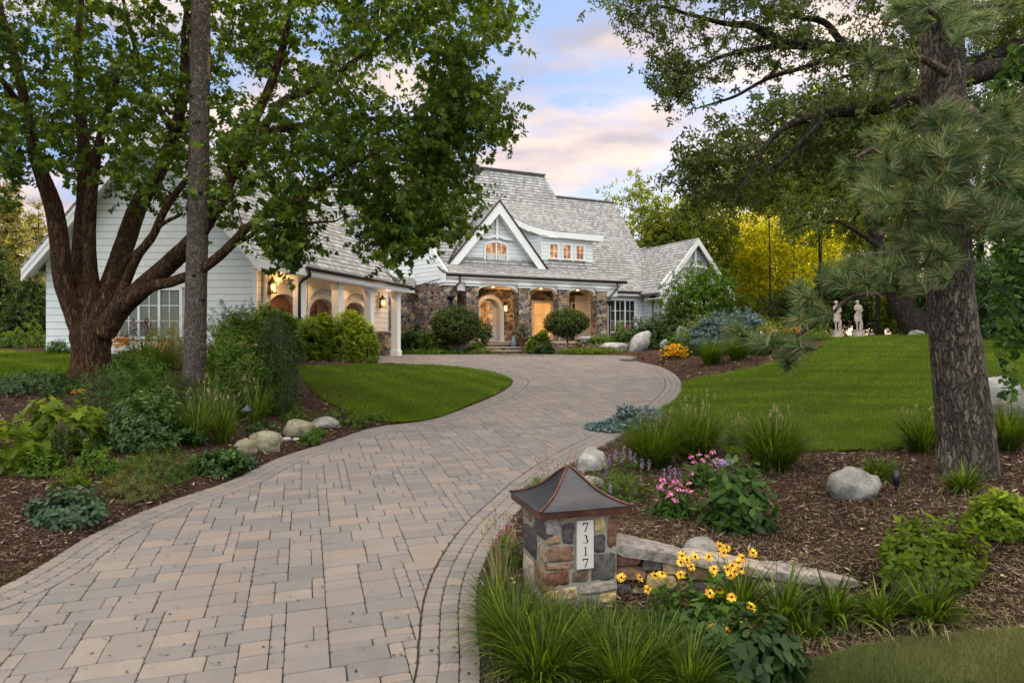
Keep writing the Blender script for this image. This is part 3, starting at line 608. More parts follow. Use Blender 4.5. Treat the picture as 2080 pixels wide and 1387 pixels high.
lawn('lawn', lawn_c, 'turf', 0.03); lawn('lawn', lawn_r, 'turf', 0.03); lawn('lawn', lawn_l, 'turf', 0.03); lawn('lawn', lawn_n, 'turf', 0.02)
def scatter_px(n, box, poly=None, test=None, ypow=1.0):
    x = box[0]+(box[2]-box[0])*RNG.random(n); y = box[1]+(box[3]-box[1])*RNG.random(n)**ypow; P = ray(x, y)
    k = P[:, 1] < 60
    if poly is not None: k &= inside(P[:, :2], poly)
    if test is not None: k &= test(P)
    return P[k]
def turf_obj(name, n, box, poly, mat, h, wd, lbl):
    P = scatter_px(n, box, poly); s = np.clip(P[:, 1]/14, 0.5, 1.8); H = h*(0.6+0.8*RNG.random(len(P)))*np.clip(s, .8, 1.3); pat = 0.45+0.18*np.sin(P[:, 0]*1.7+np.sin(P[:, 1]*.8)*2)*np.sin(P[:, 1]*.9)+.13*np.sin((P[:, 0]*.5+P[:, 1]*.87)*4.6+1.5*np.sin(P[:, 0]*.6))+.12*np.sin(P[:, 0]*5.1+3)*np.sin(P[:, 1]*4.3)
    v = np.clip((pat-.45)*.75+.27+RNG.random(len(P))**1.6*.5, 0, 1)
    V, F_, vv = blades(P+np.array([0, 0, 0.02]), H, wd*s, 0.25+0.7*RNG.random(len(P)), 1, v); tag(np_mesh(name, V, F_, M[mat], v=vv), lbl, 'grass', kind='stuff')
turf_obj('grass', 90000, (560,738,1050,865), lawn_c, 'lawn_blade', 0.05, 0.012, 'short mown green grass between the curved drive and the hedge')
turf_obj('grass', 170000, (1310,680,2090,935), lawn_r, 'lawn_blade', 0.055, 0.013, 'mown green lawn rising to the statues')
turf_obj('grass', 40000, (-30,705,160,800), lawn_l, 'lawn_blade', 0.05, 0.013, 'sunlit mown grass left of the maple trunk')
turf_obj('grass', 75000, (1560,1270,2110,1400), lawn_n, 'dry_lawn_blade', 0.055, 0.0055, 'dry patchy grass in the near corner')
# shredded bark and needles lying in the beds
def bed(P): return (gsd(P[:, 0], P[:, 1]) > 0.02) & ~inside(P[:, :2], lawn_c) & ~inside(P[:, :2], lawn_r) & ~inside(P[:, :2], lawn_l) & ~inside(P[:, :2], lawn_n)
P = np.concatenate([scatter_px(60000, (-20,790,1000,1220), test=bed), scatter_px(100000, (950,860,2100,1400), test=bed), scatter_px(12000, (1260,700,1720,800), test=bed), scatter_px(9000,(560,730,900,760),test=bed)])
n = len(P); s = np.clip(P[:, 1]/7, 0.65, 2.2); D = rdir(n); D[:, 2] *= 0.35; Nn = rdir(n)*.5; Nn[:, 2] += 1; P[:, 2] += 0.004+0.022*RNG.random(n)
leafy = leafset(P, D, Nn, s*np.where(RNG.random(n) < .2, 0.075, 0.032)*(.5+RNG.random(n)), 'lance', RNG.random(n)**1.5)
tag(np_mesh('mulch', leafy[0], np.arange(len(leafy[0])).reshape(-1, 4), M['mulch_chip'], v=leafy[1]), 'red brown shredded bark mulch covering the planting beds', 'mulch', kind='stuff')
# ------------------------------------------------------------------ the house
house = empty('house', (-2.0, 30.0, 0.0), 'large white shingled house with grey cedar shake roofs, fieldstone porch and attached garage wing', 'house')
UP = Vector((0, 0, 1))
d2 = Vector((0.293, 0.956, 0)).normalized(); n2 = Vector((0.956, -0.293, 0)).normalized()       # garage wing: along, outward
A0 = Vector((-7.88, 21.1, 0)); AL = Vector((-14.4, 21.1, 0)); KP = Vector((-11.13, 21.1, 0))
def G(t, o, z): return A0+d2*t+n2*o+UP*z
e1 = Vector((0.9056, 0.4242, 0)).normalized(); m1 = Vector((-0.4242, 0.9056, 0)).normalized()     # main block: along, back
P0 = Vector((-3.31, 34.0, 0))
def Fm(s, b, z): return P0+e1*s+m1*b+UP*z
def part(name, mb, mat, parent=house): return mb.build(name, M[mat], parent)
def gable_wall(name, a, b, apex, z0, mat, back):
    part(name, MB().prism([a+UP*z0 if a.z == 0 else Vector((a.x, a.y, z0)), Vector((b.x, b.y, z0)), b, apex, a], back), mat)
def plate(mb, pts, th=0.09):
    pts = [Vector(p) for p in pts]; n = (pts[1]-pts[0]).cross(pts[2]-pts[0]).normalized()
    if n.z < 0: n = -n
    return mb.prism(pts, -n*th)
def arcpts(p0, dr, L, zs, arcs, nn=14):
    """bottom edge of a beam: list of points from p0 along dr, rising in arcs (centre, half width, rise)"""
    out = [(0, zs)]
    for c, hw, r in arcs:
        for i in range(nn+1):
            u = -1+2*i/nn; out.append((c+u*hw, zs+r*math.sqrt(max(0, 1-abs(u)**2.3))))
    out.append((L, zs)); return [p0+dr*a+UP*z for a, z in out]
def beam(p0, dr, L, zs, zt, arcs, th, nrm):
    b = arcpts(Vector(p0), dr, L, zs, arcs); m = MB()
    for i in range(len(b)-1):                       # slices, so the soffit curves
        p, q = b[i], b[i+1]
        if (q-p).length < 1e-4: continue
        P_, Q_ = Vector((p.x, p.y, zt)), Vector((q.x, q.y, zt)); k = nrm*th
        vs = [p, q, Q_, P_, p+k, q+k, Q_+k, P_+k]; m.add(vs, [(0,1,2,3), (7,6,5,4), (0,4,5,1), (3,2,6,7)])
        if i in (0,): m.add([p, P_, P_+k, p+k], [(0,1,2,3)])
        if i == len(b)-2: m.add([q, Q_, Q_+k, q+k], [(0,1,2,3)])
    return m
# ---- garage wing
RZ, EZ = 7.25, 3.28                                                                      # ridge and eave heights
front = MB().prism([AL+UP*0.05, A0+UP*0.05, A0+UP*EZ, KP+UP*(RZ-0.12), AL+UP*EZ], d2*0.25); part('wall', front, 'siding')
LT = 8.7; sidew = MB()
doorw, doorc = 0.86, [1.35, 3.62, 5.89]; zs, rise = 1.62, 0.62
# side wall with three arched openings
def holed_wall(zb, zt, L, cs, hw, zs, rise, th):
    m = MB(); xs = [0]
    for c in cs: xs += [c-hw, c+hw]
    xs.append(L)
    for i in range(0, len(xs), 2): m.box(G((xs[i]+xs[i+1])/2, -th/2, (zb+zt)/2), xs[i+1]-xs[i], th, zt-zb, (d2, n2, UP))
    for c in cs:
        nn = 16
        for j in range(nn):
            a, b = -1+2*j/nn, -1+2*(j+1)/nn; za, zb_ = [zs+rise*math.sqrt(max(0, 1-abs(q)**2.2)) for q in (a, b)]
            p, q = G(c+a*hw, 0, za), G(c+b*hw, 0, zb_); k = -n2*th; P_, Q_ = G(c+a*hw, 0, zt), G(c+b*hw, 0, zt)
            m.add([p, q, Q_, P_, p+k, q+k, Q_+k, P_+k], [(0,1,2,3), (7,6,5,4), (0,4,5,1)])
    return m
part('wall', holed_wall(0.05, EZ+.05, LT, doorc, doorw, zs, rise, 0.3), 'siding_cream')
for c in doorc:
    t_ = MB(); pts = []                              # flat moulded casing round the arch
    for j in range(17): u = math.pi*j/16; pts.append((c-math.cos(u)*(doorw+.09), zs+math.sin(u)**.87*(rise+.1)))
    prev = (c-doorw-.09, 0.1)
    for q in pts+[(c+doorw+.09, 0.1)]: t_.bar(G(prev[0], .02, prev[1]), G(q[0], .02, q[1]), 0.16, 0.05, n2); prev = q
    part('door_casing', t_, 'cream')
    dm = MB(); nn = 16; base = G(c, -0.24, 0); out = [G(c-doorw, -0.22, 0.12)]+[G(c-doorw+2*doorw*j/nn, -0.22, zs+rise*math.sqrt(max(0, 1-abs(-1+2*j/nn)**2.2))) for j in range(nn+1)]+[G(c+doorw, -0.22, 0.12)]
    dm.prism(out, -n2*0.05); dr = part('garage_door', dm, 'door_wood')
    fr = MB()
    for u in (-0.78, 0.0, 0.78): fr.box(G(c+u*doorw, -0.2, 1.1), 0.14 if u == 0 else 0.12, 0.05, 1.9 if u == 0 else 1.75, (d2, n2, UP))
    for z in (0.25, 1.12): fr.box(G(c, -0.198, z), doorw*1.95, 0.05, 0.16, (d2, n2, UP))
    part('frame', fr, 'door_wood', dr)
    for s_ in (-1, 1):
        for q in (0.2, 0.55):
            g_ = MB().box(G(c+s_*doorw*(q), -0.214, 1.5), doorw*0.29, 0.012, 0.62 if q < .3 else 0.5, (d2, n2, UP)); part('pane', g_, 'dark_glass', dr)
# the porch in front of the garage doors
coff, cts = 1.03, [0.72, 2.94, 5.16, 7.38]
for t in cts:
    m = MB(); hgt = 2.72-0.1
    m.box(G(t, coff, 0.12+hgt/2), 0.29, 0.29, hgt, (d2, n2, UP), bev=0.01); m.box(G(t, coff, 0.25), 0.36, 0.36, 0.26, (d2, n2, UP), bev=0.015); m.box(G(t, coff, 2.62), 0.35, 0.35, 0.07, (d2, n2, UP), bev=0.01); m.box(G(t, coff, 2.72), 0.40, 0.40, 0.07, (d2, n2, UP), bev=0.01)
    part('porch_column', m, 'trim')
arcs = [((cts[i]+cts[i+1])/2-0.5, 0.95, 0.34) for i in range(3)]
bm_ = beam(G(0.5, coff+.10, 0), d2, 7.05, 2.48, 2.98, arcs, 0.2, -n2); part('arched_beam', bm_, 'trim')
part('arched_beam', beam(G(0.72, 0.06, 0), n2, 1.0, 2.48, 2.98, [(0.45, 0.36, 0.22)], 0.15, d2), 'trim')
part('ceiling', MB().box(G(4.0, 0.55, 2.96), 8.4, 1.25, 0.05, (d2, n2, UP)), 'cream')
for c in doorc:                                       # vaulted bays over each garage door
    m = beam(G(c-1.1, 0.04, 0), d2, 2.2, 1.85, 2.9, [(1.1, 1.05, 0.75)], 0.10, n2); part('vault_rib', m, 'cream')
roof = MB(); of = 1.5
def rl(t, o, z): return G(t, o, z)
AL_ = (AL-A0)
def Lp(t, k, z): return A0+AL_*k+d2*t+UP*z             # k=0 right wall, 1 left wall
slope = (RZ-EZ)/0.5
# right slope with its bell-cast foot over the porch, left slope
t0, t1 = -0.45, 8.7
plate(roof, [Lp(t0, .5, RZ), Lp(t0, -0.045, EZ-0.02), Lp(t1, -0.045, EZ-0.02), Lp(t1, .5, RZ)], 0.1)
plate(roof, [Lp(t0, -0.045, EZ-0.02)+UP*.001, G(t0+.05, of, 2.98), G(t1-1.2, of, 2.98), Lp(t1-1.2, -0.045, EZ-0.02)+UP*.001], 0.08)
plate(roof, [Lp(t0, .5, RZ), Lp(t0, 1.06, EZ-.35), Lp(t1, 1.06, EZ-.35), Lp(t1, .5, RZ)], 0.1)
part('roof', roof, 'shingles')
rk = MB(); fo = Vector((0, -0.50, 0))
apex = KP+UP*(RZ-0.05)+fo; rb = A0+n2*0.30+UP*(EZ-0.10)+fo; lb = AL-Vector((.42, 0, 0))+UP*(EZ-.42)+fo
for a, b in ((apex, rb), (apex, lb)):
    dv = (b-a).normalized(); rk.prism([a+UP*.0, b, b-UP*0.36, a-UP*0.40], Vector((0, .06, 0)))
rk.prism([rb, G(-.48, of, 2.97), G(-.48, of, 2.74), rb-UP*.36], Vector((0, .05, 0)))
part('rake_board', rk, 'trim')
sf = MB()                                              # sloped soffit behind the rake boards
for a, b in ((apex, rb), (apex, lb)): sf.prism([a-UP*.16, b-UP*.16, b-UP*.16-fo*1.0, a-UP*.16-fo*1.0], -UP*.03)
sf.prism([rb-UP*.34, G(-.48, of, 2.76), G(0.5, of, 2.76), G(.5, .1, 2.9)], -UP*.02)
part('soffit', sf, 'trim')
fs = MB().bar(G(-0.4, of-.03, 2.86), G(7.7, of-.03, 2.86), 0.05, 0.2); fs.bar(G(-0.2, of-.2, 2.74), G(7.6, of-.2, 2.74), 0.34, 0.04); part('fascia', fs, 'trim')
gt = MB().tube([G(0.35, of+.06, 2.96), G(7.75, of+.06, 2.96)], 0.065, 8); part('gutter', gt, 'gutter_copper')
part('downspout', MB().tube([G(.5, of+.06, 2.95), G(.5, of+.05, 2.72), G(.48, of-.2, 2.6), G(.55, of-.36, 2.5), G(.55, of-.36, 2.2), G(.55, of-.36, 0.2)], 0.05, 8), 'gutter_copper')
part('corner_board', MB().box(A0+Vector((-.05, -.02, 1.65)), 0.14, 0.05, 3.2), 'trim')
# garage gable window: three sashes with blinds
def window(cpt, X, Nn, wd, ht, cols, rows, mats=('trim', 'dark_glass'), sash=1, parent=house, fw=0.09, blinds=False, arch=0.0, mw=0.025):
    """cpt centre bottom; X along, Nn outward"""
    cpt = Vector(cpt); fr = MB(); sw = wd/sash; ax = (X, Nn, UP)
    fr.box(cpt-UP*(fw/2)+Nn*.03, wd+2*fw+.08, .14, fw, ax)
    if arch:
        prev = cpt-X*(wd/2+fw/2)
        for j in range(15):
            u = -1+2*j/14; q = cpt+X*(u*(wd/2+fw/2))+UP*(ht+fw/2+arch*math.sqrt(max(0, 1-u*u*.98))-arch*.14); fr.bar(prev, q, fw, .10, Nn) if (q-prev).length > .02 else None; prev = q
        fr.bar(prev, cpt+X*(wd/2+fw/2), fw, .10, Nn)
    else:
        fr.box(cpt+UP*(ht+fw*.6), wd+2*fw, .10, fw*1.2, ax)
        for s_ in (-1, 1): fr.box(cpt+X*(s_*(wd/2+fw/2))+UP*ht/2, fw, .10, ht, ax)
    for i in range(1, sash): fr.box(cpt+X*(-wd/2+i*sw)+UP*(ht/2+arch*.4), fw*.8, .08, ht+arch*.8, ax)
    win = part('window', fr, mats[0], parent)
    topz = lambda x: ht+(arch*math.sqrt(max(0, 1-(x/(wd/2+.01))**2)) if arch else 0)
    for i in range(sash):
        cx = -wd/2+(i+.5)*sw; w_ = sw-fw*.8
        if arch:
            pl_ = [cpt+X*(cx-w_/2), cpt+X*(cx+w_/2)]+[cpt+X*(cx+w_/2-w_*j/8)+UP*topz(cx+w_/2-w_*j/8) for j in range(9)]; g_ = MB().prism(pl_, -Nn*.02)
        else: g_ = MB().box(cpt+X*cx+UP*ht/2-Nn*.02, w_, .015, ht, ax)
        part('pane', g_, mats[1], win)
        mm = MB()
        for k in range(1, cols): mm.box(cpt+X*(cx-w_/2+w_*k/cols)+UP*(topz(cx)/2)+Nn*.005, mw, .03, topz(cx), ax)
        for k in range(1, rows): mm.box(cpt+X*cx+UP*(ht*k/rows+(arch*.4*k/rows))+Nn*.006, w_, .03, mw, ax)
        part('muntin', mm, mats[0], win)
        if blinds:
            b_ = MB()
            for k in range(int(ht/.055)): b_.box(cpt+X*cx+UP*(.03+k*.055)-Nn*.004, w_*.97, .012, .026, ax)
            part('blind', b_, 'blind_slat', win)
    return win
wx = lambda x: (x-CX)/FPX*21.1
NF = Vector((0, -1, 0)); XF = Vector((1, 0, 0))
window((wx(304), 21.08, EYE-(683-CY)/FPX*21.1), XF, NF, wx(367)-wx(243), 1.42, 2, 3, ('trim', 'blind_glass'), 3, blinds=True)
part('lintel_board', MB().box((wx(304), 21.05, EYE-(586-CY)/FPX*21.1+.14), 2.25, 0.06, 0.22), 'trim')
wb = MB().box((wx(300), 20.85, 0.55), 2.0, 0.36, 0.28, bev=.02); part('window_box', wb, 'trim')
# low stone pier and the siding panel at the end of the garage porch
part('stone_pier', MB().box(G(7.9, 0.22, 0.55), 1.0, 0.55, 1.1, (d2, n2, UP)), 'fieldstone'); part('pier_cap', MB().box(G(7.9, 0.22, 1.13), 1.1, 0.65, 0.07, (d2, n2, UP), bev=.01), 'flagstone')
# ---- link between garage and main block
def L2(x, D, z=0): return Vector(((x-CX)/FPX*D, D, z))
def zy(y, D): return EYE-(y-CY)/FPX*D
BQ = L2(841, 35.9)                                     # fold of the white wall
sw_ = P0.copy()
st = MB(); st.prism([L2(778, 30.6, 0), L2(812, 34.6, 0), L2(812, 34.6, 3.9), L2(778, 30.6, 3.9)], Vector((-.2, .3, 0)))
st.prism([L2(812, 34.6, 0), BQ, BQ+UP*3.75, L2(812, 34.6, 3.75)], Vector((0, .3, 0)))
st.prism([BQ, P0+e1*.05, P0+e1*.05+UP*3.75, BQ+UP*3.75], Vector((.2, .25, 0)))
part('stone_wall', st, 'fieldstone')
Bp = L2(788, 35.9)
up_ = MB(); up_.prism([L2(762, 35.9, zy(488, 35.9)), L2(790, 35.85, zy(562, 35.85)), BQ+UP*zy(566, 35.9), BQ+UP*8.6, L2(770, 35.9, 8.6)], Vector((0, .25, 0)))
rkz = lambda y, D: zy(y, D)
up_.prism([BQ+UP*3.70, P0+UP*3.95, P0+UP*4.30, P0*.7+BQ*.3+UP*5.1, P0*.4+BQ*.6+UP*6.5, BQ+UP*8.6], Vector((.12, .14, 0)))
part('wall', up_, 'siding')
lr = MB(); plate(lr, [L2(785, 34.6, zy(582, 34.6)), L2(843, 35.3, zy(585, 35.3)), L2(843, 36.0, zy(563, 36)), L2(776, 36.0, zy(556, 36))], .08); part('lower_roof', lr, 'shingles')
part('gutter', MB().tube([L2(785, 34.5, zy(584, 34.5)), L2(843, 35.2, zy(586.5, 35.2))], .06, 8), 'gutter_copper')
part('fascia', MB().bar(L2(785, 34.58, zy(589, 34.6)), L2(842, 35.25, zy(592, 35.25)), .06, .16), 'trim')
vr = MB(); plate(vr, [L2(640, 38.6, zy(365, 38.6)), L2(730, 34.5, zy(565, 34.5)), L2(800, 35.9, zy(568, 35.9)), L2(760, 35.95, zy(470, 35.9)), L2(745, 38.8, zy(365, 38.8))], .1); part('rear_roof', vr, 'shingles')
window(Vector(((817-CX)/FPX*35.75, 35.75, zy(512, 35.7))), XF, NF, 0.55, 0.75, 2, 2, ('trim', 'lit_pane'))
# ---- main porch
part('porch_floor', MB().prism([Fm(-.1, -.3, .1), Fm(10.1, -.3, .1), Fm(10.1, 3.4, .1), Fm(-.1, 3.4, .1)], UP*.62), 'fieldstone')
part('porch_paving', MB().prism([Fm(-.15, -.38, .725), Fm(10.15, -.38, .725), Fm(10.15, 3.3, .725), Fm(-.15, 3.3, .725)], UP*.06), 'flagstone')
def spx(x, b):                                        # s of the point seen at photo column x in the plane b
    r = (x-CX)/FPX; return ((r*(P0.y+m1.y*b))-(P0.x+m1.x*b))/(e1.x-r*e1.y)
colx = [912, 955.5, 1061, 1140, 1217]; cols_s = [spx(x, -.05) for x in colx]
for i, s in enumerate(cols_s):
    zt = 3.52; part('stone_column', MB().box(Fm(s, -.02, (zt+.1)/2), .66, .62, zt-.1, (e1, m1, UP)), 'fieldstone')
    m = MB(); m.box(Fm(s, -.02, zt+.07), .76, .74, .14, (e1, m1, UP), bev=.02); m.box(Fm(s, -.02, zt+.17), .86, .84, .08, (e1, m1, UP), bev=.02); part('column_cap', m, 'trim')
segs = [(cols_s[i]+cols_s[i+1])/2 for i in range(4)]; hws = [(cols_s[i+1]-cols_s[i])/2-.33 for i in range(4)]
bm_ = beam(Fm(0, -.20, 0), e1, 10.05, 3.26, 3.78, [(c, h, 0.36 if h > .7 else .05) for c, h in zip(segs, hws)], .35, m1); part('arched_beam', bm_, 'trim')
eb = MB().prism([Fm(-.05, -.28, 3.70), Fm(10.2, -.28, 3.70), Fm(10.2, -.28, 4.02), Fm(-.05, -.28, 4.02)], m1*.06); eb.prism([Fm(-.1, -.42, 3.90), Fm(10.25, -.42, 3.90), Fm(10.25, -.42, 4.03), Fm(-.1, -.42, 4.03)], m1*.14); part('fascia', eb, 'trim')
part('ceiling', MB().prism([Fm(-.0, -.1, 3.72), Fm(10.1, -.1, 3.72), Fm(10.1, 3.4, 3.72), Fm(0, 3.4, 3.72)], UP*.05), 'cream')
part('gutter', MB().tube([Fm(-.1, -.46, 4.06), Fm(10.5, -.46, 4.06)], .075, 8), 'gutter_copper')
for s, ze in ((.6, 3.0), (9.9, .9)):
    part('downspout', MB().tube([Fm(s, -.45, 4.0), Fm(s, -.45, 3.7), Fm(s-.25*(1 if s < 5 else 1.0), -.40, 3.45), Fm(s-.45*(1 if s < 5 else 1.1), -.40, 3.2), Fm(s-.45*(1 if s < 5 else 1.1), -.40, .8)], .05, 8), 'gutter_copper')
    h_ = MB().lathe(Fm(s-.45*(1 if s < 5 else 1.1), -.42, 2.75), [(.05, 0), (.07, .02), (.16, .18), (.20, .2), (.20, .26), (.14, .27)], 8); part('leader_head', h_, 'gutter_copper')
# wall behind the porch, with door and glazed openings
part('stone_wall', MB().prism([Fm(-.1, 3.0, .7), Fm(10.0, 3.0, .7), Fm(10.0, 3.0, 3.74), Fm(-.1, 3.0, 3.74)], m1*.3), 'fieldstone')
part('side_wall', MB().prism([Fm(9.75, .3, .7), Fm(9.75, 3.0, .7), Fm(9.75, 3.0, 3.7), Fm(9.75, .3, 3.7)], e1*.2), 'siding_cream')
ds = spx(991, 2.6)
def archdoor(s, b, wd, zs_, name, mat, out):
    pts = [Fm(s-wd, b, .79)]+[Fm(s-wd*math.cos(math.pi*j/16), b, zs_+wd*1.0*math.sin(math.pi*j/16)) for j in range(17)]+[Fm(s+wd, b, .79)]
    return part(name, MB().prism(pts, m1*out), mat)
cas = MB(); prev = None
for j in range(21):
    wd = .74; q = Fm(ds-wd*math.cos(math.pi*(j-2)/16), 2.62, 2.5+wd*math.sin(math.pi*(j-2)/16)) if 2 <= j <= 18 else (Fm(ds-wd, 2.62, .79+1.71*j/2) if j < 2 else Fm(ds+wd, 2.62, 2.5-1.71*(j-18)/2))
    if prev is not None: cas.bar(prev, q, .62, .22, (q-prev).cross(m1).normalized())
    prev = q
part('door_casing', cas, 'trim'); fd = archdoor(ds, 2.78, .62, 2.45, 'front_door', 'trim', .08)
for k in range(3):
    for q in (-1, 1): part('pane', MB().box(Fm(ds+q*.19, 2.765, 1.55+k*.52), .33, .02, .46, (e1, m1, UP)), 'lit_pane', fd)
for q in (-1, 1): part('pane', MB().prism([Fm(ds+q*.03, 2.757, 2.85), Fm(ds+q*.35, 2.757, 2.85), Fm(ds+q*.22, 2.757, 2.98), Fm(ds+q*.03, 2.757, 3.03)], m1*.015), 'lit_pane', fd)
part('handle', MB().tube([Fm(ds-.5, 2.74, 1.7), Fm(ds-.5, 2.70, 1.72), Fm(ds-.5, 2.70, 1.9), Fm(ds-.5, 2.74, 1.92)], .012, 6), 'black_iron', fd)
window(Fm(spx(1103, 2.9), 2.95, 1.0), e1, -m1, 1.15, 2.0, 2, 3, ('cream', 'lit_room'), 1, fw=.12)
window(Fm(spx(1170, 2.9), 2.93, 1.5), e1, -m1, .5, 1.5, 2, 3, ('cream', 'dark_glass'), 1)
part('interior_panel', MB().box(Fm(spx(1183, 2.6), 2.7, 2.2), .9, .05, 2.6, (e1, m1, UP)), 'cream')
# steps
for k, (s0, s1, bb, z) in enumerate(((spx(986, -1.9), spx(1058, -1.9), -1.9, .32), (spx(986, -1.5), spx(1056, -1.5), -1.45, .49), (spx(990, -1), spx(1054, -1), -1.0, .66))):
    part('step', MB().prism([Fm(s0, bb, .08), Fm(s1, bb, .08), Fm(s1, -.3, .08), Fm(s0, -.3, .08)], UP*(z-.13)), 'fieldstone')
    part('tread', MB().prism([Fm(s0-.04, bb-.05, z-.047), Fm(s1+.04, bb-.05, z-.047), Fm(s1+.04, -.33, z-.047), Fm(s0-.04, -.33, z-.047)], UP*.055), 'flagstone')
for a, b in ((spx(890, -.6), spx(985, -.6)), (spx(1062, -.6), spx(1200, -.6))):
    part('low_wall', MB().prism([Fm(a, -.75, .05), Fm(b, -.75, .05), Fm(b, -.4, .05), Fm(a, -.4, .05)], UP*.62), 'fieldstone'); part('wall_cap', MB().prism([Fm(a-.03, -.8, .672), Fm(b+.03, -.8, .672), Fm(b+.03, -.36, .672), Fm(a-.03, -.36, .672)], UP*.06), 'flagstone')
# ---- main roofs
ZR = 11.26; zq = 4.78; bq = 1.6; br = 6.0
mr = MB(); smx = spx(858, 6)+1.2
prof = [(-.42, 4.12), (.35, 4.32), (bq, zq+.1), (2.6, 6.3), (br, ZR)]
s_r = [10.45, 10.35, 9.9, 9.6, 8.7]; s_l = [-.12, -.1, -.05, -.6, -1.9]
for i in range(4):
    (b0, z0), (b1_, z1) = prof[i], prof[i+1]; plate(mr, [Fm(s_l[i], b0, z0), Fm(s_r[i], b0, z0), Fm(s_r[i+1], b1_, z1), Fm(s_l[i+1], b1_, z1)], .1)
plate(mr, [Fm(-1.9, 6, ZR), Fm(8.7, 6, ZR), Fm(9.8, 10.5, 5), Fm(-1.9, 10.5, 5)], .1)
part('roof', mr, 'shingles')
part('ridge_cap', MB().bar(Fm(-1.9, br, ZR+.03), Fm(8.74, br, ZR+.03), .34, .08), 'shingles')
rkb = MB(); pr = [Fm(-.14, -.45, 4.1), Fm(-.14, .3, 4.35), Fm(-.14, 1.0, 4.72), Fm(-.14, 1.9, 5.5), Fm(-.5, 2.9, 6.8), Fm(-1.2, 4.6, 9.2)]
for a, b in zip(pr, pr[1:]): rkb.prism([a, b, b-UP*.42, a-UP*.42], -e1*.07)
part('rake_board', rkb, 'trim'); rkd = MB()
for a, b in zip(pr, pr[1:]): rkd.bar(a+UP*.02, b+UP*.02, .16, .05)
part('drip_edge', rkd, 'gutter_copper')
# right rake of the tall roof and the lower roof beside it
r2 = MB(); b2 = 3.1; z2e = 3.86
RB = 9.6; RZ2 = zy(412, (P0.y+m1.y*RB+e1.y*spx(1247, RB)))
p2 = [(b2, z2e), (b2+1.2, z2e+.95), (RB, RZ2)]; sr2 = [15.4, 16.2, spx(1247, RB)]
for i in range(2): plate(r2, [Fm(8.2, *p2[i]), Fm(sr2[i], *p2[i]), Fm(sr2[i+1], *p2[i+1]), Fm(8.2, *p2[i+1])], .1)
plate(r2, [Fm(8.2, RB, RZ2), Fm(sr2[2], RB, RZ2), Fm(sr2[2]+.6, RB+5, 4), Fm(8.2, RB+5, 4)], .1)
part('roof', r2, 'shingles'); part('ridge_cap', MB().bar(Fm(8.5, RB, RZ2+.03), Fm(sr2[2]+.04, RB, RZ2+.03), .32, .08), 'shingles')
part('wall', MB().prism([Fm(10.0, 3.45, .5), Fm(15.0, 3.45, .5), Fm(15.0, 3.45, z2e+.05), Fm(10.0, 3.45, z2e+.05)], m1*.25), 'siding')
part('wall', MB().prism([Fm(8.75, 6.6, .6), Fm(9.2, 3.5, .6), Fm(9.2, 3.5, 6.3), Fm(8.7, 6.2, 10.6)], m1*.1-e1*.2), 'siding')
part('wall', MB().prism([Fm(16.3, 4.6, .5), Fm(16.3, 13, .5), Fm(16.3, 13, 4.6), Fm(sr2[2]-.1, RB, RZ2-.4), Fm(16.3, 5.0, 4.8)], -e1*.1), 'siding')
part('fascia', MB().bar(Fm(9.9, b2-.02, z2e-.14), Fm(14.1, b2-.02, z2e-.14), .05, .2), 'trim')
part('gutter', MB().tube([Fm(9.9, b2-.1, z2e-.02), Fm(14.15, b2-.1, z2e-.02)], .07, 8), 'gutter_copper')
ws = (spx(1228, 3.4)+spx(1291, 3.4))/2; wwid = spx(1291, 3.4)-spx(1228, 3.4)
window(Fm(ws, 3.43, 1.42), e1, -m1, wwid-.1, 1.92, 2, 3, ('trim', 'dark_glass'), 3, fw=.1)
part('window_box', MB().box(Fm(ws, 3.2, 1.15), wwid, .4, .3, (e1, m1, UP), bev=.02), 'gutter_copper')
dsx = spx(1328, 2.4)
part('downspout', MB().tube([Fm(dsx, 2.45, 3.7), Fm(dsx-.02, 2.45, 3.2), Fm(dsx-.02, 2.45, 1.9), Fm(dsx-.25, 2.45, 1.6), Fm(dsx-.28, 2.45, .9)], .055, 8), 'gutter_copper'); part('leader_head', MB().lathe(Fm(dsx, 2.42, 3.1), [(.05, 0), (.09, .12), (.2, .36), (.26, .4), (.26, .5), (.2, .52)], 8), 'gutter_copper')
part('stone_pier', MB().box(Fm(dsx-.1, 2.3, .95), .8, .5, 1.3, (e1, m1, UP)), 'fieldstone'); part('pier_cap', MB().box(Fm(dsx-.1, 2.3, 1.63), .9, .6, .07, (e1, m1, UP)), 'flagstone')
# ---- right cross gable
gs, gb, gz_, ge, hw = 16.8, 1.0, 7.2, 3.95, 2.75
gw = MB().prism([Fm(gs-hw+.4, gb+.5, .4), Fm(gs+hw-.4, gb+.5, .4), Fm(gs+hw-.4, gb+.5, ge+.35), Fm(gs, gb+.5, gz_-.25), Fm(gs-hw+.4, gb+.5, ge+.35)], m1*.25); part('wall', gw, 'siding')
part('wall', MB().prism([Fm(gs-hw+.4, gb+.6, .4), Fm(gs-hw+.4, 3.4, .4), Fm(gs-hw+.4, 3.4, ge+.3), Fm(gs-hw+.4, gb+.6, ge+.3)], e1*.2), 'siding')
gr = MB()
for sg in (-1, 1):
    pf = [(hw+.25, ge-.22), (hw-.25, ge+.05), (0, gz_)]
    for (h0, z0), (h1, z1) in zip(pf, pf[1:]): plate(gr, [Fm(gs+sg*h0, gb, z0), Fm(gs+sg*h1, gb, z1), Fm(gs+sg*h1, gb+6.2, z1), Fm(gs+sg*h0, gb+ (1.6 if h0 > hw else 3.0), z0)], .09)
part('roof', gr, 'shingles')
def rake(apex, foot, drop, th, nrm, parent=house, curve=True):
    m = MB(); a, b = Vector(apex), Vector(foot); m.prism([a, b, b-UP*drop*.9, a-UP*drop], nrm*th); return m
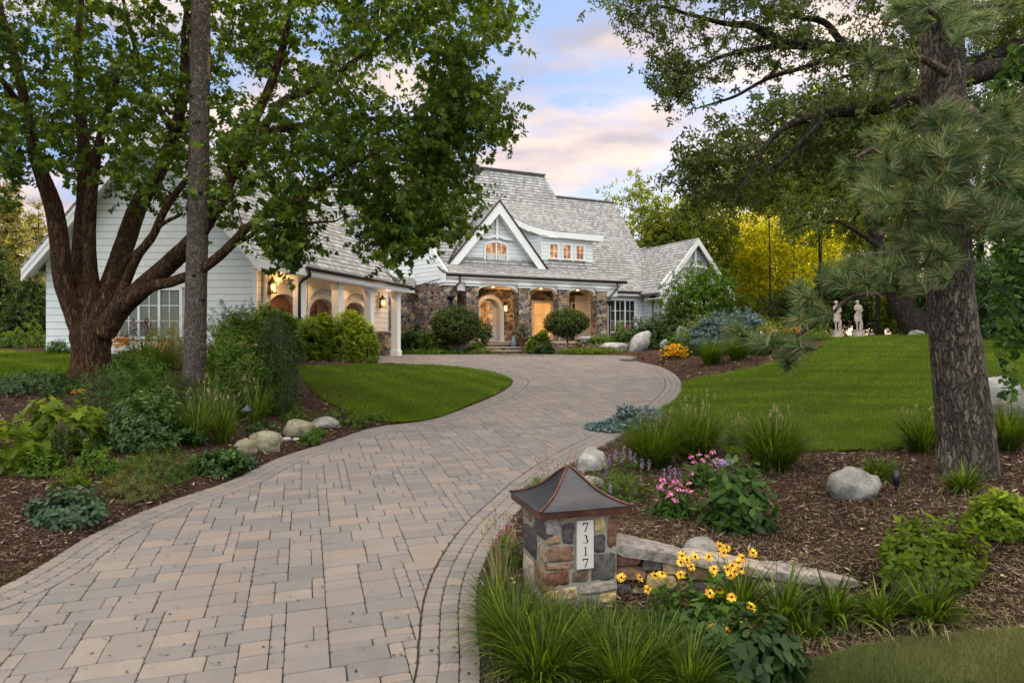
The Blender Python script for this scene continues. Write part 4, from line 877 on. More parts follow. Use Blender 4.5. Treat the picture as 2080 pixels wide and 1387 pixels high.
k1 = rake(Fm(gs, gb-.03, gz_-.05), Fm(gs-hw-.15, gb-.03, ge-.20), .42, .08, m1); k1.prism([Fm(gs, gb-.03, gz_-.05), Fm(gs+hw+.15, gb-.03, ge-.2), Fm(gs+hw+.15, gb-.03, ge-.58), Fm(gs, gb-.03, gz_-.47)], m1*.08); part('rake_board', k1, 'trim')
def gable_ornament(F_, s, zc, wdt):
    """king post over a scalloped collar board"""
    m = MB(); m.box(F_(s, zc+.62), .13, .06, 1.2, (e1, m1, UP)); pts = [(-wdt, 0), (-wdt, .20)]
    up = [(-wdt+2*wdt*j/16, .14+.16*math.cos(math.pi*(-1+2*j/16))*-1*0+.12*(1 if abs(j-8) < 4 else 0)*math.cos((j-8)/4*math.pi/2)) for j in range(17)]
    lo = [(x, z-.15) for x, z in up]; o = [F_(s+x, zc+z) for x, z in up]+[F_(s+x, zc+z) for x, z in lo[::-1]]
    m.prism(o, m1*.08)
    return m
part('gable_ornament', gable_ornament(lambda s, z: Fm(s, gb+.28, z), gs, 5.35, 1.05), 'trim')
part('soffit', MB().prism([Fm(gs-hw-.2, gb, ge-.55), Fm(gs-hw+.5, gb, ge-.45), Fm(gs-hw+.5, gb+1.5, ge-.45), Fm(gs-hw-.2, gb+1.5, ge-.55)], -UP*.04), 'trim')
sr_ = MB(); plate(sr_, [Fm(14.5, 6.4, 5.2), Fm(22, 6.4, 5.2), Fm(22, 8.6, 7.6), Fm(14.5, 8.6, 7.6)], .1); part('roof', sr_, 'shingles')
# ---- gabled dormer over the porch
ds_, db, dz_, de, dh = 3.58, 1.45, 8.32, 4.72, 2.95
part('dormer_wall', MB().prism([Fm(ds_-dh+.25, db+.45, de+.02), Fm(ds_+dh-.25, db+.45, de+.02), Fm(ds_, db+.45, dz_-.25)], m1*.2), 'siding')
dr_ = MB()
for sg in (-1, 1):
    z_at = lambda b: zq+.1+(b-bq)/(br-bq)*(ZR-zq)
    plate(dr_, [Fm(ds_, db, dz_), Fm(ds_+sg*(dh+.12), db, de-.15), Fm(ds_+sg*(dh+.12), db+.4, de-.15), Fm(ds_, db+2.7, dz_)], .1)
part('dormer_roof', dr_, 'shingles')
k2 = MB()
for sg in (-1, 1): k2.prism([Fm(ds_, db-.04, dz_-.02), Fm(ds_+sg*(dh+.1), db-.04, de-.17), Fm(ds_+sg*(dh-.38), db-.04, de-.17), Fm(ds_, db-.04, dz_-.66)], m1*.09)
part('rake_board', k2, 'trim')
k3 = MB()
for sg in (-1, 1): k3.bar(Fm(ds_, db-.02, dz_+.05), Fm(ds_+sg*(dh+.14), db-.02, de-.12), .16, .06)
part('drip_edge', k3, 'gutter_copper')
part('soffit', MB().prism([Fm(ds_-dh+.3, db+.05, de), Fm(ds_, db+.05, dz_-.62), Fm(ds_, db+.46, dz_-.62), Fm(ds_-dh+.3, db+.46, de)], UP*.02).prism([Fm(ds_+dh-.3, db+.05, de), Fm(ds_, db+.05, dz_-.63), Fm(ds_, db+.46, dz_-.63), Fm(ds_+dh-.3, db+.46, de)], UP*.02), 'trim')
part('gable_ornament', gable_ornament(lambda s, z: Fm(s, db+.30, z), ds_, 6.32, .95), 'trim')
wz = 4.98; wd_ = window(Fm(ds_, db+.43, wz), e1, -m1, 1.25, .93, 2, 2, ('trim', 'lit_pane'), 2, arch=.28, fw=.1)
for q in (-1, 1): part('curtain', MB().box(Fm(ds_+q*.315, db+.408, wz+.3), .46, .01, .56, (e1, m1, UP)), 'curtain', wd_)
part('valley_flashing', MB().tube([Fm(ds_-dh-.05, db+.02, de-.02), Fm(ds_-1.8, db+.95, 6.42), Fm(ds_-.1, db+2.55, 8.3)], .045, 6), 'gutter_copper')
# ---- long shed dormer with the swept eave
sa, sb_ = spx(1099, 1.95), spx(1204, 1.95); sd_b = 1.95
part('dormer_wall', MB().prism([Fm(sa, sd_b, 4.9), Fm(sb_, sd_b, 4.9), Fm(sb_, sd_b, 6.95), Fm(sa, sd_b, 6.95)], m1*.15), 'siding')
part('dormer_wall', MB().prism([Fm(sa, sd_b+.02, 4.9), Fm(sa-.75, sd_b+.9, 5.6), Fm(sa-.95, sd_b+1.0, 7.4), Fm(sa, sd_b+.02, 6.95)], m1*.1), 'siding')
part('dormer_wall', MB().prism([Fm(sb_-.1, sd_b+.1, 4.9), Fm(sb_-.1, sd_b+2.4, 7.0), Fm(sb_-.1, sd_b+.1, 6.95)], -e1*.1), 'siding')
sv_ = [(-1.75, 8.05, 1.05), (-1.25, 7.62, .55), (-.65, 7.28, .15), (0.0, 7.08, -.1), (.9, 6.97, -.25), (sb_-sa+.55, 6.97, -.3)]
fr_ = MB(); rf = MB()
for (x0, z0, q0), (x1, z1, q1) in zip(sv_, sv_[1:]):
    a, b = Fm(sa+x0, sd_b+q0, z0), Fm(sa+x1, sd_b+q1, z1); h0 = .30 if x0 > -1.5 else .12
    fr_.prism([a, b, b-UP*.36, a-UP*h0], m1*.07)
    zb0 = lambda x: 8.75-.0*x
    ta, tb = Fm(sa+x0*.9-.1, 4.55, 9.05), Fm(sa+min(x1, sb_-sa)*.9-.1, 4.55, 9.05); plate(rf, [a+UP*.03, b+UP*.03, tb, ta], .09)
part('fascia', fr_, 'trim'); part('dormer_roof', rf, 'shingles')
part('soffit', MB().prism([Fm(sa, sd_b-.2, 6.65), Fm(sb_+.5, sd_b-.28, 6.62), Fm(sb_+.5, sd_b+.3, 6.62), Fm(sa, sd_b+.2, 6.65)], UP*.03), 'trim')
for x in (1124.5, 1151, 1177.5):
    window(Fm(spx(x, sd_b), sd_b-.02, 5.52), e1, -m1, .50, .78, 2, 2, ('trim', 'lit_pane'), 1, fw=.08)
# ---- lanterns
def lantern(name, c, X, Nn, sc_=1.0, power=22):
    b = MB(); c = Vector(c)
    b.box(c-Nn*.13*sc_, .14*sc_, .03, .5*sc_, (X, Nn, UP)); b.bar(c-Nn*.13*sc_+UP*.22*sc_, c+UP*.36*sc_, .02, .02)
    for i in (-1, 1):
        for j in (-1, 1): b.box(c+X*(i*.10*sc_)+Nn*(j*.10*sc_), .02, .02, .36*sc_, (X, Nn, UP))
    b.box(c-UP*.18*sc_, .24*sc_, .24*sc_, .03, (X, Nn, UP)); b.lathe(c+UP*.18*sc_, [(.17*sc_, 0), (.15*sc_, .03*sc_), (.05*sc_, .16*sc_), (.03*sc_, .2*sc_), (.045*sc_, .22*sc_), (.01, .25*sc_)], 10)
    l = part('wall_lantern', b, 'black_iron')
    part('lantern_glass', MB().box(c+Nn*.088*sc_, .17*sc_, .008, .3*sc_, (X, Nn, UP)).box(c+X*.088*sc_, .008, .17*sc_, .3*sc_, (X, Nn, UP)), 'lantern_glass', l)
    part('candle', MB().tube([c-UP*.06*sc_, c+UP*.0*sc_], .018*sc_, 6).lathe(c, [(.012, 0), (.035, .03), (.02, .08), (.004, .12)], 8), 'flame', l)
    ld = bpy.data.lights.new('lamp', 'POINT'); ld.energy = power; ld.color = (1, .52, .2); ld.shadow_soft_size = .06; lo = bpy.data.objects.new('lamp', ld); C.objects.link(lo); lo.location = c+Nn*.24+UP*.02
lantern('wall_lantern', G(.42, .24, zy(586, 21.6)), d2, n2, .85, 18)
lantern('wall_lantern', G(7.72, .24, zy(616, 28.4)), d2, n2, .85, 18)
lantern('wall_lantern', Fm(spx(1026, 2.75), 2.75, zy(626, 38)), e1, -m1, .95, 28)
for t in (2.4, 4.9, 7.0):                              # recessed lamps in the garage porch vault
    part('recessed_lamp', MB().lathe(G(t, .62, 2.925), [(.07, 0), (.06, .012)], 12), 'flame')
    ld = bpy.data.lights.new('lamp', 'SPOT'); ld.energy = 20; ld.color = (1, .6, .3); ld.spot_size = R(140); ld.spot_blend = .8; lo = bpy.data.objects.new('lamp', ld); C.objects.link(lo); lo.location = G(t, .62, 2.9)
for s in (spx(1003, 1.5), spx(1100, 1.5), spx(1175, 1.5)):
    part('recessed_lamp', MB().lathe(Fm(s, 1.6, 3.70), [(.08, 0), (.07, .012)], 12), 'flame')
    ld = bpy.data.lights.new('lamp', 'SPOT'); ld.energy = 38; ld.color = (1, .58, .28); ld.spot_size = R(150); ld.spot_blend = .8; lo = bpy.data.objects.new('lamp', ld); C.objects.link(lo); lo.location = Fm(s, 1.6, 3.66)
# ------------------------------------------------------------------ trees
from mathutils import noise as mnoise
def trunk(name, pts, rad, mat, parent, k=28, amp=0.06, ring=0.05, flare=0.35, ridge=0.04):
    """tapered, furrowed trunk through world points"""
    P = catmull([list(p)+[r] for p, r in zip(pts, rad)], ring); n = len(P); z0 = P[0][2]
    th = np.arange(k)/k*2*np.pi; T = unit(np.gradient(P[:, :3], axis=0)); U = unit(np.cross(T, np.array([[0.3, 1, 0.1]]))); W = np.cross(T, U)
    L = np.concatenate([[0], np.cumsum(np.linalg.norm(np.diff(P[:, :3], axis=0), axis=1))])
    A, B = np.meshgrid(th, L); s = int(RNG.integers(99)); ph = RNG.random(6)*6.28
    low = sum(np.sin((j+2)*A+ph[j]+B*(0.6+.3*j)) for j in range(3))/3
    ri = np.abs(np.sin(7*A+ph[3]+0.8*np.sin(B*5+3*A)+.5*np.sin(B*13)))*-1+.6*np.sin(B*23+5*A+2*np.sin(3*A+B*7))
    rr = P[:, 3][:, None]*(1+amp*low+ridge*ri); rr *= 1+flare*np.exp(-B/0.28)*(0.7+0.5*np.sin(5*A+ph[4]))
    V = P[:, None, :3]+rr[..., None]*(U[:, None]*np.cos(A)[..., None]+W[:, None]*np.sin(A)[..., None])
    i = np.arange(n-1)[:, None]*k; j = np.arange(k)[None]; j2 = (j+1) % k; F = np.stack([i+j, i+j2, i+k+j2, i+k+j], -1).reshape(-1, 4)
    return np_mesh(name, V.reshape(-1, 3), F, M[mat], parent, smooth=True)
def pline(l, D0, D1=None):
    """[(x,y,radius)...] photo columns/rows at depths running D0..D1 -> points, radii"""
    D1 = D0 if D1 is None else D1; n = len(l); return [pt(x, y, D0+(D1-D0)*i/(n-1)) for i, (x, y, r) in enumerate(l)], [r for _, _, r in l]
def poly_fill(n, px, D0, D1, holes=(), seed=3, dens=None):
    px = np.array(px, float); x0, y0 = px.min(0); x1, y1 = px.max(0); r = np.random.default_rng(seed); out = []
    while len(out) < n:
        q = np.stack([x0+(x1-x0)*r.random(n*2), y0+(y1-y0)*r.random(n*2)], 1); q = q[inside(q, px)]
        for hx, hy, hw, hh in holes: q = q[((q[:, 0]-hx)/hw)**2+((q[:, 1]-hy)/hh)**2 > 1]
        g = np.sin(q[:, 0]/47+seed)*np.sin(q[:, 1]/39+2*seed)+np.sin(q[:, 0]/23+q[:, 1]/31); q = q[g > -1.25]; out += q.tolist()
    q = np.array(out[:n]); D = D0+(D1-D0)*r.random(n); return np.stack([(q[:, 0]-CX)/FPX*D, D, EYE-(q[:, 1]-CY)/FPX*D], 1)
def twigs(mb, cent, nodes, nrad, r0=0.014, every=1, k=4, sag=0.1):
    """thin crooked branches: each reaches back to the nearest limb or earlier twig"""
    cent = np.array(cent)[::every]; N_ = np.array(nodes, float); NR = np.array(nrad, float); d0 = np.array([np.linalg.norm(N_-c, axis=1).min() for c in cent]); cap_ = len(N_)
    buf = np.full((cap_+len(cent)*3, 3), 1e6); buf[:cap_] = N_; br_ = np.zeros(len(buf)); br_[:cap_] = NR; m = cap_
    for c in cent[np.argsort(d0)]:
        dv = c-buf[:m]; d = np.sqrt((dv**2).sum(1))+np.where(dv[:, 2] < -.5, .8, 0); j = int(d.argmin()); a = buf[j].copy(); L = float(np.linalg.norm(c-a)); w_ = min(L, 2.5)
        q1 = a+(c-a)*.33+RNG.normal(size=3)*.07*w_+[0, 0, sag*L*.6]; q2 = a+(c-a)*.68+RNG.normal(size=3)*.06*w_+[0, 0, sag*L*.5]; rr = min(br_[j]*.75, r0*(1+L*.5)); rr = max(rr, r0*.35)
        mb.tube([a, q1, q2, c], [rr, rr*.8, rr*.62, rr*.4], k, cap=False); buf[m:m+3] = [q1, q2, c]; br_[m:m+3] = [rr*.8, rr*.62, rr*.4]; m += 3
def dens_nodes(limbs):
    nd, nr = [], []
    for pts, rad in limbs:
        P = catmull([list(p)+[r] for p, r in zip(pts, rad)], 0.4); nd += P[2:, :3].tolist(); nr += P[2:, 3].tolist()
    return nd, nr
def crown_leaves(cent, ns, nl, L, S, tpl, mat, parent, up=0.15, spread=0.12, v0=0.0, v1=1.0, name='crown', droop=.2, glow=None):
    n = len(cent); c = np.repeat(cent, ns, 0)+RNG.normal(size=(n*ns, 3))*spread; A = rdir(n*ns); A[:, 2] = A[:, 2]*.55+up
    P, D, N, Sz, idx = shoots(c, A, L*(.6+.8*RNG.random(n*ns)), nl, S, .95, droop)
    cv = RNG.random(n)[:, None].repeat(ns*nl, 1).ravel(); v = v0+(v1-v0)*np.clip(.35*cv+.75*RNG.random(len(P))-.05, 0, 1)
    return leaf_obj(name, P, D, N, Sz, tpl, M[mat], parent, v)
# maple
tb = on(183, 14.0, -.1)
maple = empty('maple_tree', tb, 'large maple with short thick trunk forking into many limbs before the garage gable', 'tree')
limbs = []
D0 = 14.0
mt = MB(); trunk('trunk', [tb, pt(184,760,D0), pt(186,710,D0), pt(184,672,D0), pt(184,648,D0)], [.42,.355,.34,.36,.12], 'maple_bark', maple, 44, .07, .04, .25, .035)
for l, a, b in (
  ([(168,672,.24),(146,620,.20),(128,565,.185),(121,500,.17),(113,440,.165),(100,396,.15),(78,335,.125),(60,260,.10),(45,180,.09),(20,80,.07),(-10,-10,.05)], 14, 13),
  ([(180,670,.24),(172,600,.20),(164,530,.18),(168,460,.17),(172,400,.155),(170,300,.12),(161,200,.10),(158,100,.08),(165,0,.06)], 14, 15),
  ([(190,660,.20),(188,590,.15),(182,520,.13),(181,450,.125),(186,390,.11),(195,320,.09),(215,240,.07),(240,150,.05)], 14.1, 13.4),
  ([(196,668,.24),(214,610,.22),(238,540,.20),(262,470,.19),(285,410,.175),(325,345,.15),(355,270,.13),(375,170,.11),(378,60,.09),(392,-40,.07)], 14, 15.5),
  ([(205,672,.20),(235,625,.14),(255,575,.10),(280,520,.085),(310,480,.08),(335,425,.075),(375,370,.06),(420,330,.05)], 13.9, 13),
  ([(212,676,.22),(245,625,.21),(300,575,.19),(350,530,.175),(395,485,.16),(432,430,.14),(462,375,.12),(482,325,.11),(505,265,.10),(545,185,.085),(575,95,.07),(590,0,.05)], 13.8, 12.8),
  ([(240,628,.13),(300,585,.11),(350,572,.10),(400,553,.095),(440,525,.09),(475,492,.085),(500,465,.075),(545,435,.06),(620,400,.05),(700,340,.04),(790,300,.03)], 13.5, 11.8),
  ([(470,497,.05),(505,482,.045),(535,462,.035),(600,455,.03),(680,450,.02)], 12.9, 12.2),
  ([(255,530,.06),(285,505,.05),(305,480,.045),(330,455,.04),(370,435,.03)], 13.6, 13.2),
  ([(470,345,.09),(520,290,.08),(570,210,.07),(640,180,.06),(740,110,.05),(830,50,.04)], 13.0, 14.5),
  ([(500,280,.07),(580,260,.06),(680,250,.05),(790,240,.035),(900,250,.02)], 13.0, 13.6),
  ([(62,265,.07),(30,200,.06),(-10,150,.05),(-80,100,.04)], 13.2, 12.2), ([(355,270,.08),(300,180,.06),(270,80,.05),(250,0,.04)], 14.9, 15.5)):
    p, r = pline(l, a, b); limbs.append((p, r))
    trunk('limb', p, r, 'maple_bark', maple, 18, .07, .08, 0, .03)
cr = [(-260,-330),(1010,-330),(960,-60),(1000,-10),(1042,35),(1030,90),(960,75),(965,140),(940,170),(1020,215),(1035,265),(1000,285),(930,290),(900,320),(955,355),(960,395),(925,410),(945,460),(920,490),(872,440),(865,500),(820,535),(795,500),(745,490),(725,455),(650,430),(630,455),(600,455),(592,515),(572,545),(538,525),(548,470),(480,455),(430,480),(400,430),(330,430),(300,400),(235,415),(212,390),(222,335),(195,300),(150,325),(140,370),(100,355),(60,300),(48,395),(15,425),(-20,370),(-260,340)]
cent = np.concatenate([poly_fill(1060, cr, 11.2, 17.5, [(262,300,26,38),(240,60,22,36),(480,100,20,22),(512,175,18,14),(45,370,30,30),(95,380,40,40)], 3),
   poly_fill(60, [(1000,-10),(1042,35),(1030,90),(960,75),(940,170),(1020,215),(1035,265),(1000,285),(930,290),(955,355),(960,395),(925,410),(945,460),(920,490),(860,400),(860,100)], 12.5, 14.5, seed=5),
   poly_fill(46, [(745,420),(925,380),(945,460),(915,490),(872,450),(865,500),(820,535),(795,500),(745,490)], 11.8, 13, seed=8), poly_fill(14, [(545,470),(600,460),(592,515),(572,545),(538,525)], 12, 12.6, seed=9)])
cpx = cent[:, 0]/cent[:, 1]*FPX+CX; cent = cent[~((np.abs(cpx-405) < 52) & (cent[:, 1] < 13.7))]; nd, nr = dens_nodes(limbs); tw = MB(); twigs(tw, cent, nd, nr, .014, 1); tw.build('branches', M['maple_bark'], maple)
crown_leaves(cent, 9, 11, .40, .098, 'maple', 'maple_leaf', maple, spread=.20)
# spruce with a bare pole trunk
sb = on(393, 13.0, -.1)
spruce = empty('spruce_tree', sb, 'tall grey spruce with a straight bare trunk rising in front of the maple', 'tree')
trunk('trunk', [sb]+[pt(x, y, 13.0) for x, y in ((395,760),(397,650),(400,520),(403,400),(405,250),(407,100),(409,-40),(411,-320),(413,-700))], [.225,.21,.20,.195,.19,.182,.175,.17,.15,.1], 'spruce_bark', spruce, 34, .02, .05, .25, .018)
kn = MB()
for i in range(16):
    y = 20+i*45+RNG.random()*20; a = RNG.random()*3.1+3.14; c = Vector(pt(405-(y-250)*.012, y, 13.0))+Vector((math.cos(a)*.18, math.sin(a)*.18, 0)); MB().lathe(c-UP*.02, [(.01, -.03), (.045, -.01), (.05, .015), (.02, .04)], 8).build('knot', M['oak_bark'], spruce)
dd_ = MB()
for p in ([(412,410,.02),(430,408,.015),(455,414,.01),(470,422,.005)], [(415,412,.01),(440,418,.008),(452,425,.004)]): a_, r_ = pline(p, 13, 12.6); dd_.tube(a_, r_, 5)
dd_.build('dead_branch', M['twig_bark'], spruce)
up_c = poly_fill(160, [(300,-900),(520,-900),(640,-500),(200,-500)], 11.5, 14.5, seed=12); crown_leaves(up_c, 3, 16, .5, .12, 'lance', 'conifer_green', spruce, name='crown')
# ---- oak on the right, its trunk just out of frame
ob = on(2235, 15.0, -.1)
oak = empty('oak_tree', ob, 'dark spreading oak reaching long crooked limbs in over the lawn from the right', 'tree')
limbs = []
for l, a, b in (
  ([(2235,760,.42),(2225,600,.38),(2215,420,.36),(2205,250,.34),(2190,100,.3),(2200,-80,.25)], 15, 15),
  ([(2200,140,.26),(2110,95,.22),(2040,110,.20),(1960,135,.18),(1880,125,.17),(1790,108,.16),(1720,104,.15),(1650,92,.135),(1590,88,.12),(1555,68,.10),(1520,52,.085),(1470,48,.06),(1400,30,.045),(1330,15,.03),(1300,60,.018)], 15, 16.5),
  ([(1600,92,.08),(1550,98,.07),(1500,106,.055),(1450,122,.04),(1400,150,.025)], 16, 16.4),
  ([(1720,104,.10),(1700,75,.09),(1672,45,.08),(1620,35,.06),(1560,20,.05),(1500,-10,.04)], 16, 17),
  ([(1790,108,.08),(1710,112,.07),(1640,135,.055),(1560,160,.045),(1495,195,.035),(1450,210,.025),(1412,222,.014)], 15.8, 15.2),
  ([(2210,220,.26),(2100,150,.23),(2030,140,.22),(1960,160,.20),(1890,190,.17),(1830,208,.14),(1760,224,.12),(1690,228,.10),(1645,240,.085),(1600,255,.065),(1560,290,.05),(1525,350,.035),(1500,390,.02)], 14.5, 12.6),
  ([(1668,236,.06),(1655,262,.055),(1620,295,.045),(1590,325,.035),(1560,345,.02)], 12.9, 12.7), ([(1655,240,.05),(1640,275,.04),(1628,310,.03),(1624,340,.015)], 12.9, 12.8),
  ([(1870,190,.07),(1800,150,.06),(1740,150,.045),(1690,165,.03)], 15, 15.5), ([(1850,205,.06),(1830,260,.05),(1780,330,.04),(1740,380,.02)], 14.8, 14.2),
  ([(2190,100,.12),(2120,30,.10),(2020,-10,.08),(1900,-40,.06),(1780,-30,.05)], 15, 17), ([(1640,240,.05),(1600,235,.04),(1540,270,.03),(1500,300,.02)], 14.2, 14.8)):
    p, r = pline(l, a, b); limbs.append((p, r)); trunk('limb' if len(limbs) > 1 else 'trunk', p, r, 'oak_bark', oak, 14, .10, .09, 0, .03)
c1 = poly_fill(360, [(1330,-120),(2100,-120),(2100,120),(1870,175),(1800,140),(1700,170),(1640,130),(1560,150),(1500,125),(1420,190),(1370,195),(1340,165),(1375,130),(1330,100),(1322,40)], 14.6, 17.2, [(1545,190,40,26),(1700,60,26,18),(1440,55,14,14),(1600,60,16,10)], 21)
c2 = poly_fill(22, [(1205,-60),(1320,-60),(1300,40),(1270,60),(1240,90),(1225,40)], 16, 17, seed=22)
c3 = poly_fill(240, [(1900,170),(1700,185),(1610,200),(1500,235),(1490,255),(1445,255),(1430,330),(1385,310),(1375,380),(1420,430),(1500,420),(1560,380),(1640,340),(1740,330),(1860,340)], 13.2, 15.5, [(1600,262,26,14)], 23)
c4 = poly_fill(14, [(1385,310),(1430,320),(1440,400),(1400,430),(1375,380)], 13.5, 14, seed=24)
c5 = poly_fill(26, [(1322,130),(1400,130),(1400,190),(1350,195)], 15.5, 16.5, seed=26)
cent = np.concatenate([c1, c2, c3, c4, c5]); nd, nr = dens_nodes(limbs[1:]); tw = MB(); twigs(tw, cent, nd, nr, .016, 1, sag=.05); tw.build('branches', M['oak_bark'], oak)
crown_leaves(cent, 7, 10, .34, .118, 'oak', 'oak_leaf', oak, spread=.19)
# ---- long-needled pine in the near right bed
pb = on(1966, 7.6, -.12); PD = 7.6
pine = empty('pine_tree', pb, 'long-needled pine with thick scaly grey-brown bark in the near right bed', 'tree')
trunk('trunk', [pb]+[pt(x, y, PD) for x, y in ((1960,880),(1945,740),(1930,600),(1924,480),(1921,360),(1917,240),(1914,120),(1911,0),(1906,-200),(1900,-500))], [.305,.285,.262,.242,.235,.232,.226,.218,.205,.17,.1], 'pine_bark', pine, 60, .02, .03, .08, .018)
brl = [([(1930,520,.05),(1880,505,.035),(1800,515,.03),(1730,520,.02)],7.3,6.6), ([(1915,585,.04),(1850,592,.03),(1790,597,.022),(1745,600,.02),(1715,611,.018),(1696,632,.016)],7.4,6.4),
  ([(1640,668,.022),(1600,690,.02),(1560,682,.016),(1520,688,.01)],6.5,6.3), ([(1696,632,.016),(1668,652,.018),(1640,668,.02)],6.4,6.5), ([(1612,690,.012),(1590,725,.008)],6.4,6.4), ([(1930,410,.05),(1860,330,.04),(1790,300,.03),(1740,320,.02)],7.3,6.8), ([(1900,215,.04),(1940,180,.035),(1850,260,.02)],7.2,7.0),
  ([(1925,150,.05),(1870,120,.035),(1800,118,.025),(1770,95,.015)],7.4,7.0), ([(1935,450,.05),(2010,380,.04),(2080,340,.03)],7.5,7.0), ([(1930,200,.07),(2000,240,.05),(2090,230,.035)],7.4,6.8), ([(1960,480,.03),(2020,440,.02),(2080,430,.015)],7.4,7.2), ([(1925,60,.04),(1960,20,.03),(2040,10,.02)],7.5,7.2), ([(1920,40,.04),(1880,20,.03),(1840,30,.02)],7.4,7.0)]
nodes, nrs = [], []
for l, a, b in brl:
    p, r = pline(l, a, b); trunk('branch', p, r, 'twig_bark', pine, 10, .08, .05, 0, .05); q, s_ = dens_nodes([(p, r)]); nodes += q+[list(x) for x in p]; nrs += s_+list(r)
ell = [(1970,310,90,95,36),(1840,320,75,80,27),(2045,235,60,50,16),(1800,130,60,35,11),(1905,25,85,30,14),(2010,40,60,30,8),(1910,415,90,45,18),(1780,400,60,70,12),(1850,560,55,30,10),(1775,545,50,30,7),(1725,556,40,20,5),(1630,640,26,14,3),(1612,702,22,10,2),(1555,690,24,12,2),(1500,675,20,10,2),(2045,420,45,60,16),(1905,500,50,30,10),(1850,480,50,30,8),(1640,610,30,30,3),(1680,562,26,16,3),(1590,725,12,10,2)]
tc_ = []
for x, y, a, b, k in ell:
    for _ in range(k):
        u, v_ = RNG.normal(size=2)*.55; D = 6.3+RNG.random()*1.3 if x > 1750 else 6.2+.4*RNG.random(); tc_.append(pt(x+np.clip(u, -1, 1)*a, y+np.clip(v_, -1, 1)*b, D))
tc_ = np.array(tc_); tw = MB(); twigs(tw, tc_, nodes, nrs, .009, 1, 5, .03); tw.build('twigs', M['twig_bark'], pine)
nn_ = 190; n = len(tc_); ax = rdir(n)*.8; sx_ = np.sign(tc_[:, 0]/tc_[:, 1]-(1915-CX)/FPX); ax[:, 0] += sx_*.55; ax[:, 2] = ax[:, 2]*.5+.30; ax[:, 1] -= .25; ax = unit(ax); U = unit(np.cross(ax, rdir(n))); W = np.cross(ax, U)
ph = RNG.random((n, nn_))*6.283; op = (0.12+1.15*RNG.random((n, nn_))**.8)[..., None]; D = ax[:, None]*np.cos(op)+(U[:, None]*np.cos(ph)[..., None]+W[:, None]*np.sin(ph)[..., None])*np.sin(op)
base = tc_[:, None]-ax[:, None]*(.17*RNG.random((n, nn_, 1))); tone = RNG.random(n)[:, None]*.35+.55*RNG.random((n, nn_)); tone = np.where(RNG.random((n, nn_)) < .08, .97, tone*.82)
D = D.reshape(-1, 3); P = base.reshape(-1, 3); D[:, 2] -= .08
leaf_obj('needles', P, D, rdir(len(P)), .145+.065*RNG.random(len(P)), 'needle', M['pine_needle'], pine, tone.ravel())
cn = MB()
for x, y in ((1612,712),(1790,470)): cn.lathe(pt(x, y, 6.2)-np.array([0, 0, .03]), [(.005, -.03), (.022, -.015), (.026, .01), (.018, .035), (.004, .05)], 10)
cn.build('cone', M['twig_bark'], pine)
# ---- woods behind
def broadleaf(label, x, ytop, ybot, D, hw, mat, n=9000, size=.24, group='trees in the woods behind the lawn', lean=0.0, cat='tree', tpl='diamond', trunk_r=.22, name='broadleaf_tree', zr=0.9):
    b = on(x, D, -.1); e = empty(name, b, label, cat, group); zt = EYE-(ytop-CY)/FPX*D; zb = max(EYE-(ybot-CY)/FPX*D, b[2]+.3); rw = hw/FPX*D; c = np.array([b[0]+lean, D, (zt+zb)/2]); rz = (zt-zb)/2
    top = np.array([b[0]+lean*.8, D, zb+rz*1.2]); p = [b, b*.6+top*.4+np.array([.15, 0, 0]), top]; trunk('trunk', p, [trunk_r*1.15, trunk_r*.8, trunk_r*.25], 'oak_bark', e, 10, .05, .3, .3, .03)
    k = n//36; d = rdir(k); q = d*(lump(d, int(RNG.integers(1e6)), .22, 2.6)*(0.35+0.65*RNG.random(k)**.55))[:, None]*np.array([rw, rw*.9, rz]); cen = c+q
    m = MB(); nd = [list(p[1]*(1-t)+p[2]*t) for t in np.linspace(0, 1, 6)]; twigs(m, cen, nd, [trunk_r*.4]*6, .03, max(1, k//22), 4, .02); m.build('limbs', M['oak_bark'], e)
    crown_leaves(cen, 4, 9, size*2.6, size, tpl, mat, e, spread=size*1.6); return e
B = broadleaf
B('pale green tree rising just right of the lower house ridge', 1325, 385, 620, 54, 85, 'wood_leaf', 15000, .28)
B('loose light green tree with an uneven top beyond the right gable', 1415, 352, 640, 52, 78, 'wood_leaf', 15000, .28)
B('golden backlit tree low behind the right gable and its big shrub', 1500, 430, 650, 60, 80, 'sunglow_leaf', 15000, .32)
B('broad golden backlit tree left of the two statues', 1590, 400, 660, 63, 105, 'sunglow_leaf', 22000, .32)
B('golden thicket low in the gap right of the golden trees', 1660, 560, 672, 56, 60, 'sunglow_leaf', 9000, .28, trunk_r=.08)
B('yellow-green tree lit from behind at the middle of the golden gap', 1540, 470, 670, 53, 70, 'sunglow_leaf', 12000, .28, trunk_r=.1)
B('golden tree whose glow shows above the two statues', 1700, 420, 650, 66, 90, 'sunglow_leaf', 16000, .32)
B('green tree filling the gap between the oak limbs and the golden leaves', 1560, 330, 425, 47, 85, 'wood_leaf', 12000, .26, trunk_r=.07)
B('tall mid green tree directly above the two statues', 1660, 235, 455, 44, 95, 'wood_leaf', 18000, .27, trunk_r=.09)
B('tall dark green tree behind the leaning trunk', 1780, 190, 520, 41, 90, 'wood_leaf', 19000, .25, trunk_r=.14)
B('dark green tree just left of the pine trunk', 1850, 130, 600, 38, 85, 'wood_leaf', 16000, .23)
B('deep green tree right behind the pine trunk', 1985, 60, 640, 33, 95, 'deep_leaf', 17000, .19)
B('darkest tree at the right edge of the woods', 2110, 40, 660, 29, 95, 'deep_leaf', 15000, .18)
B('bright green tree lit from behind at the upper right corner', 2080, -120, 120, 44, 110, 'wood_leaf', 9000, .22)
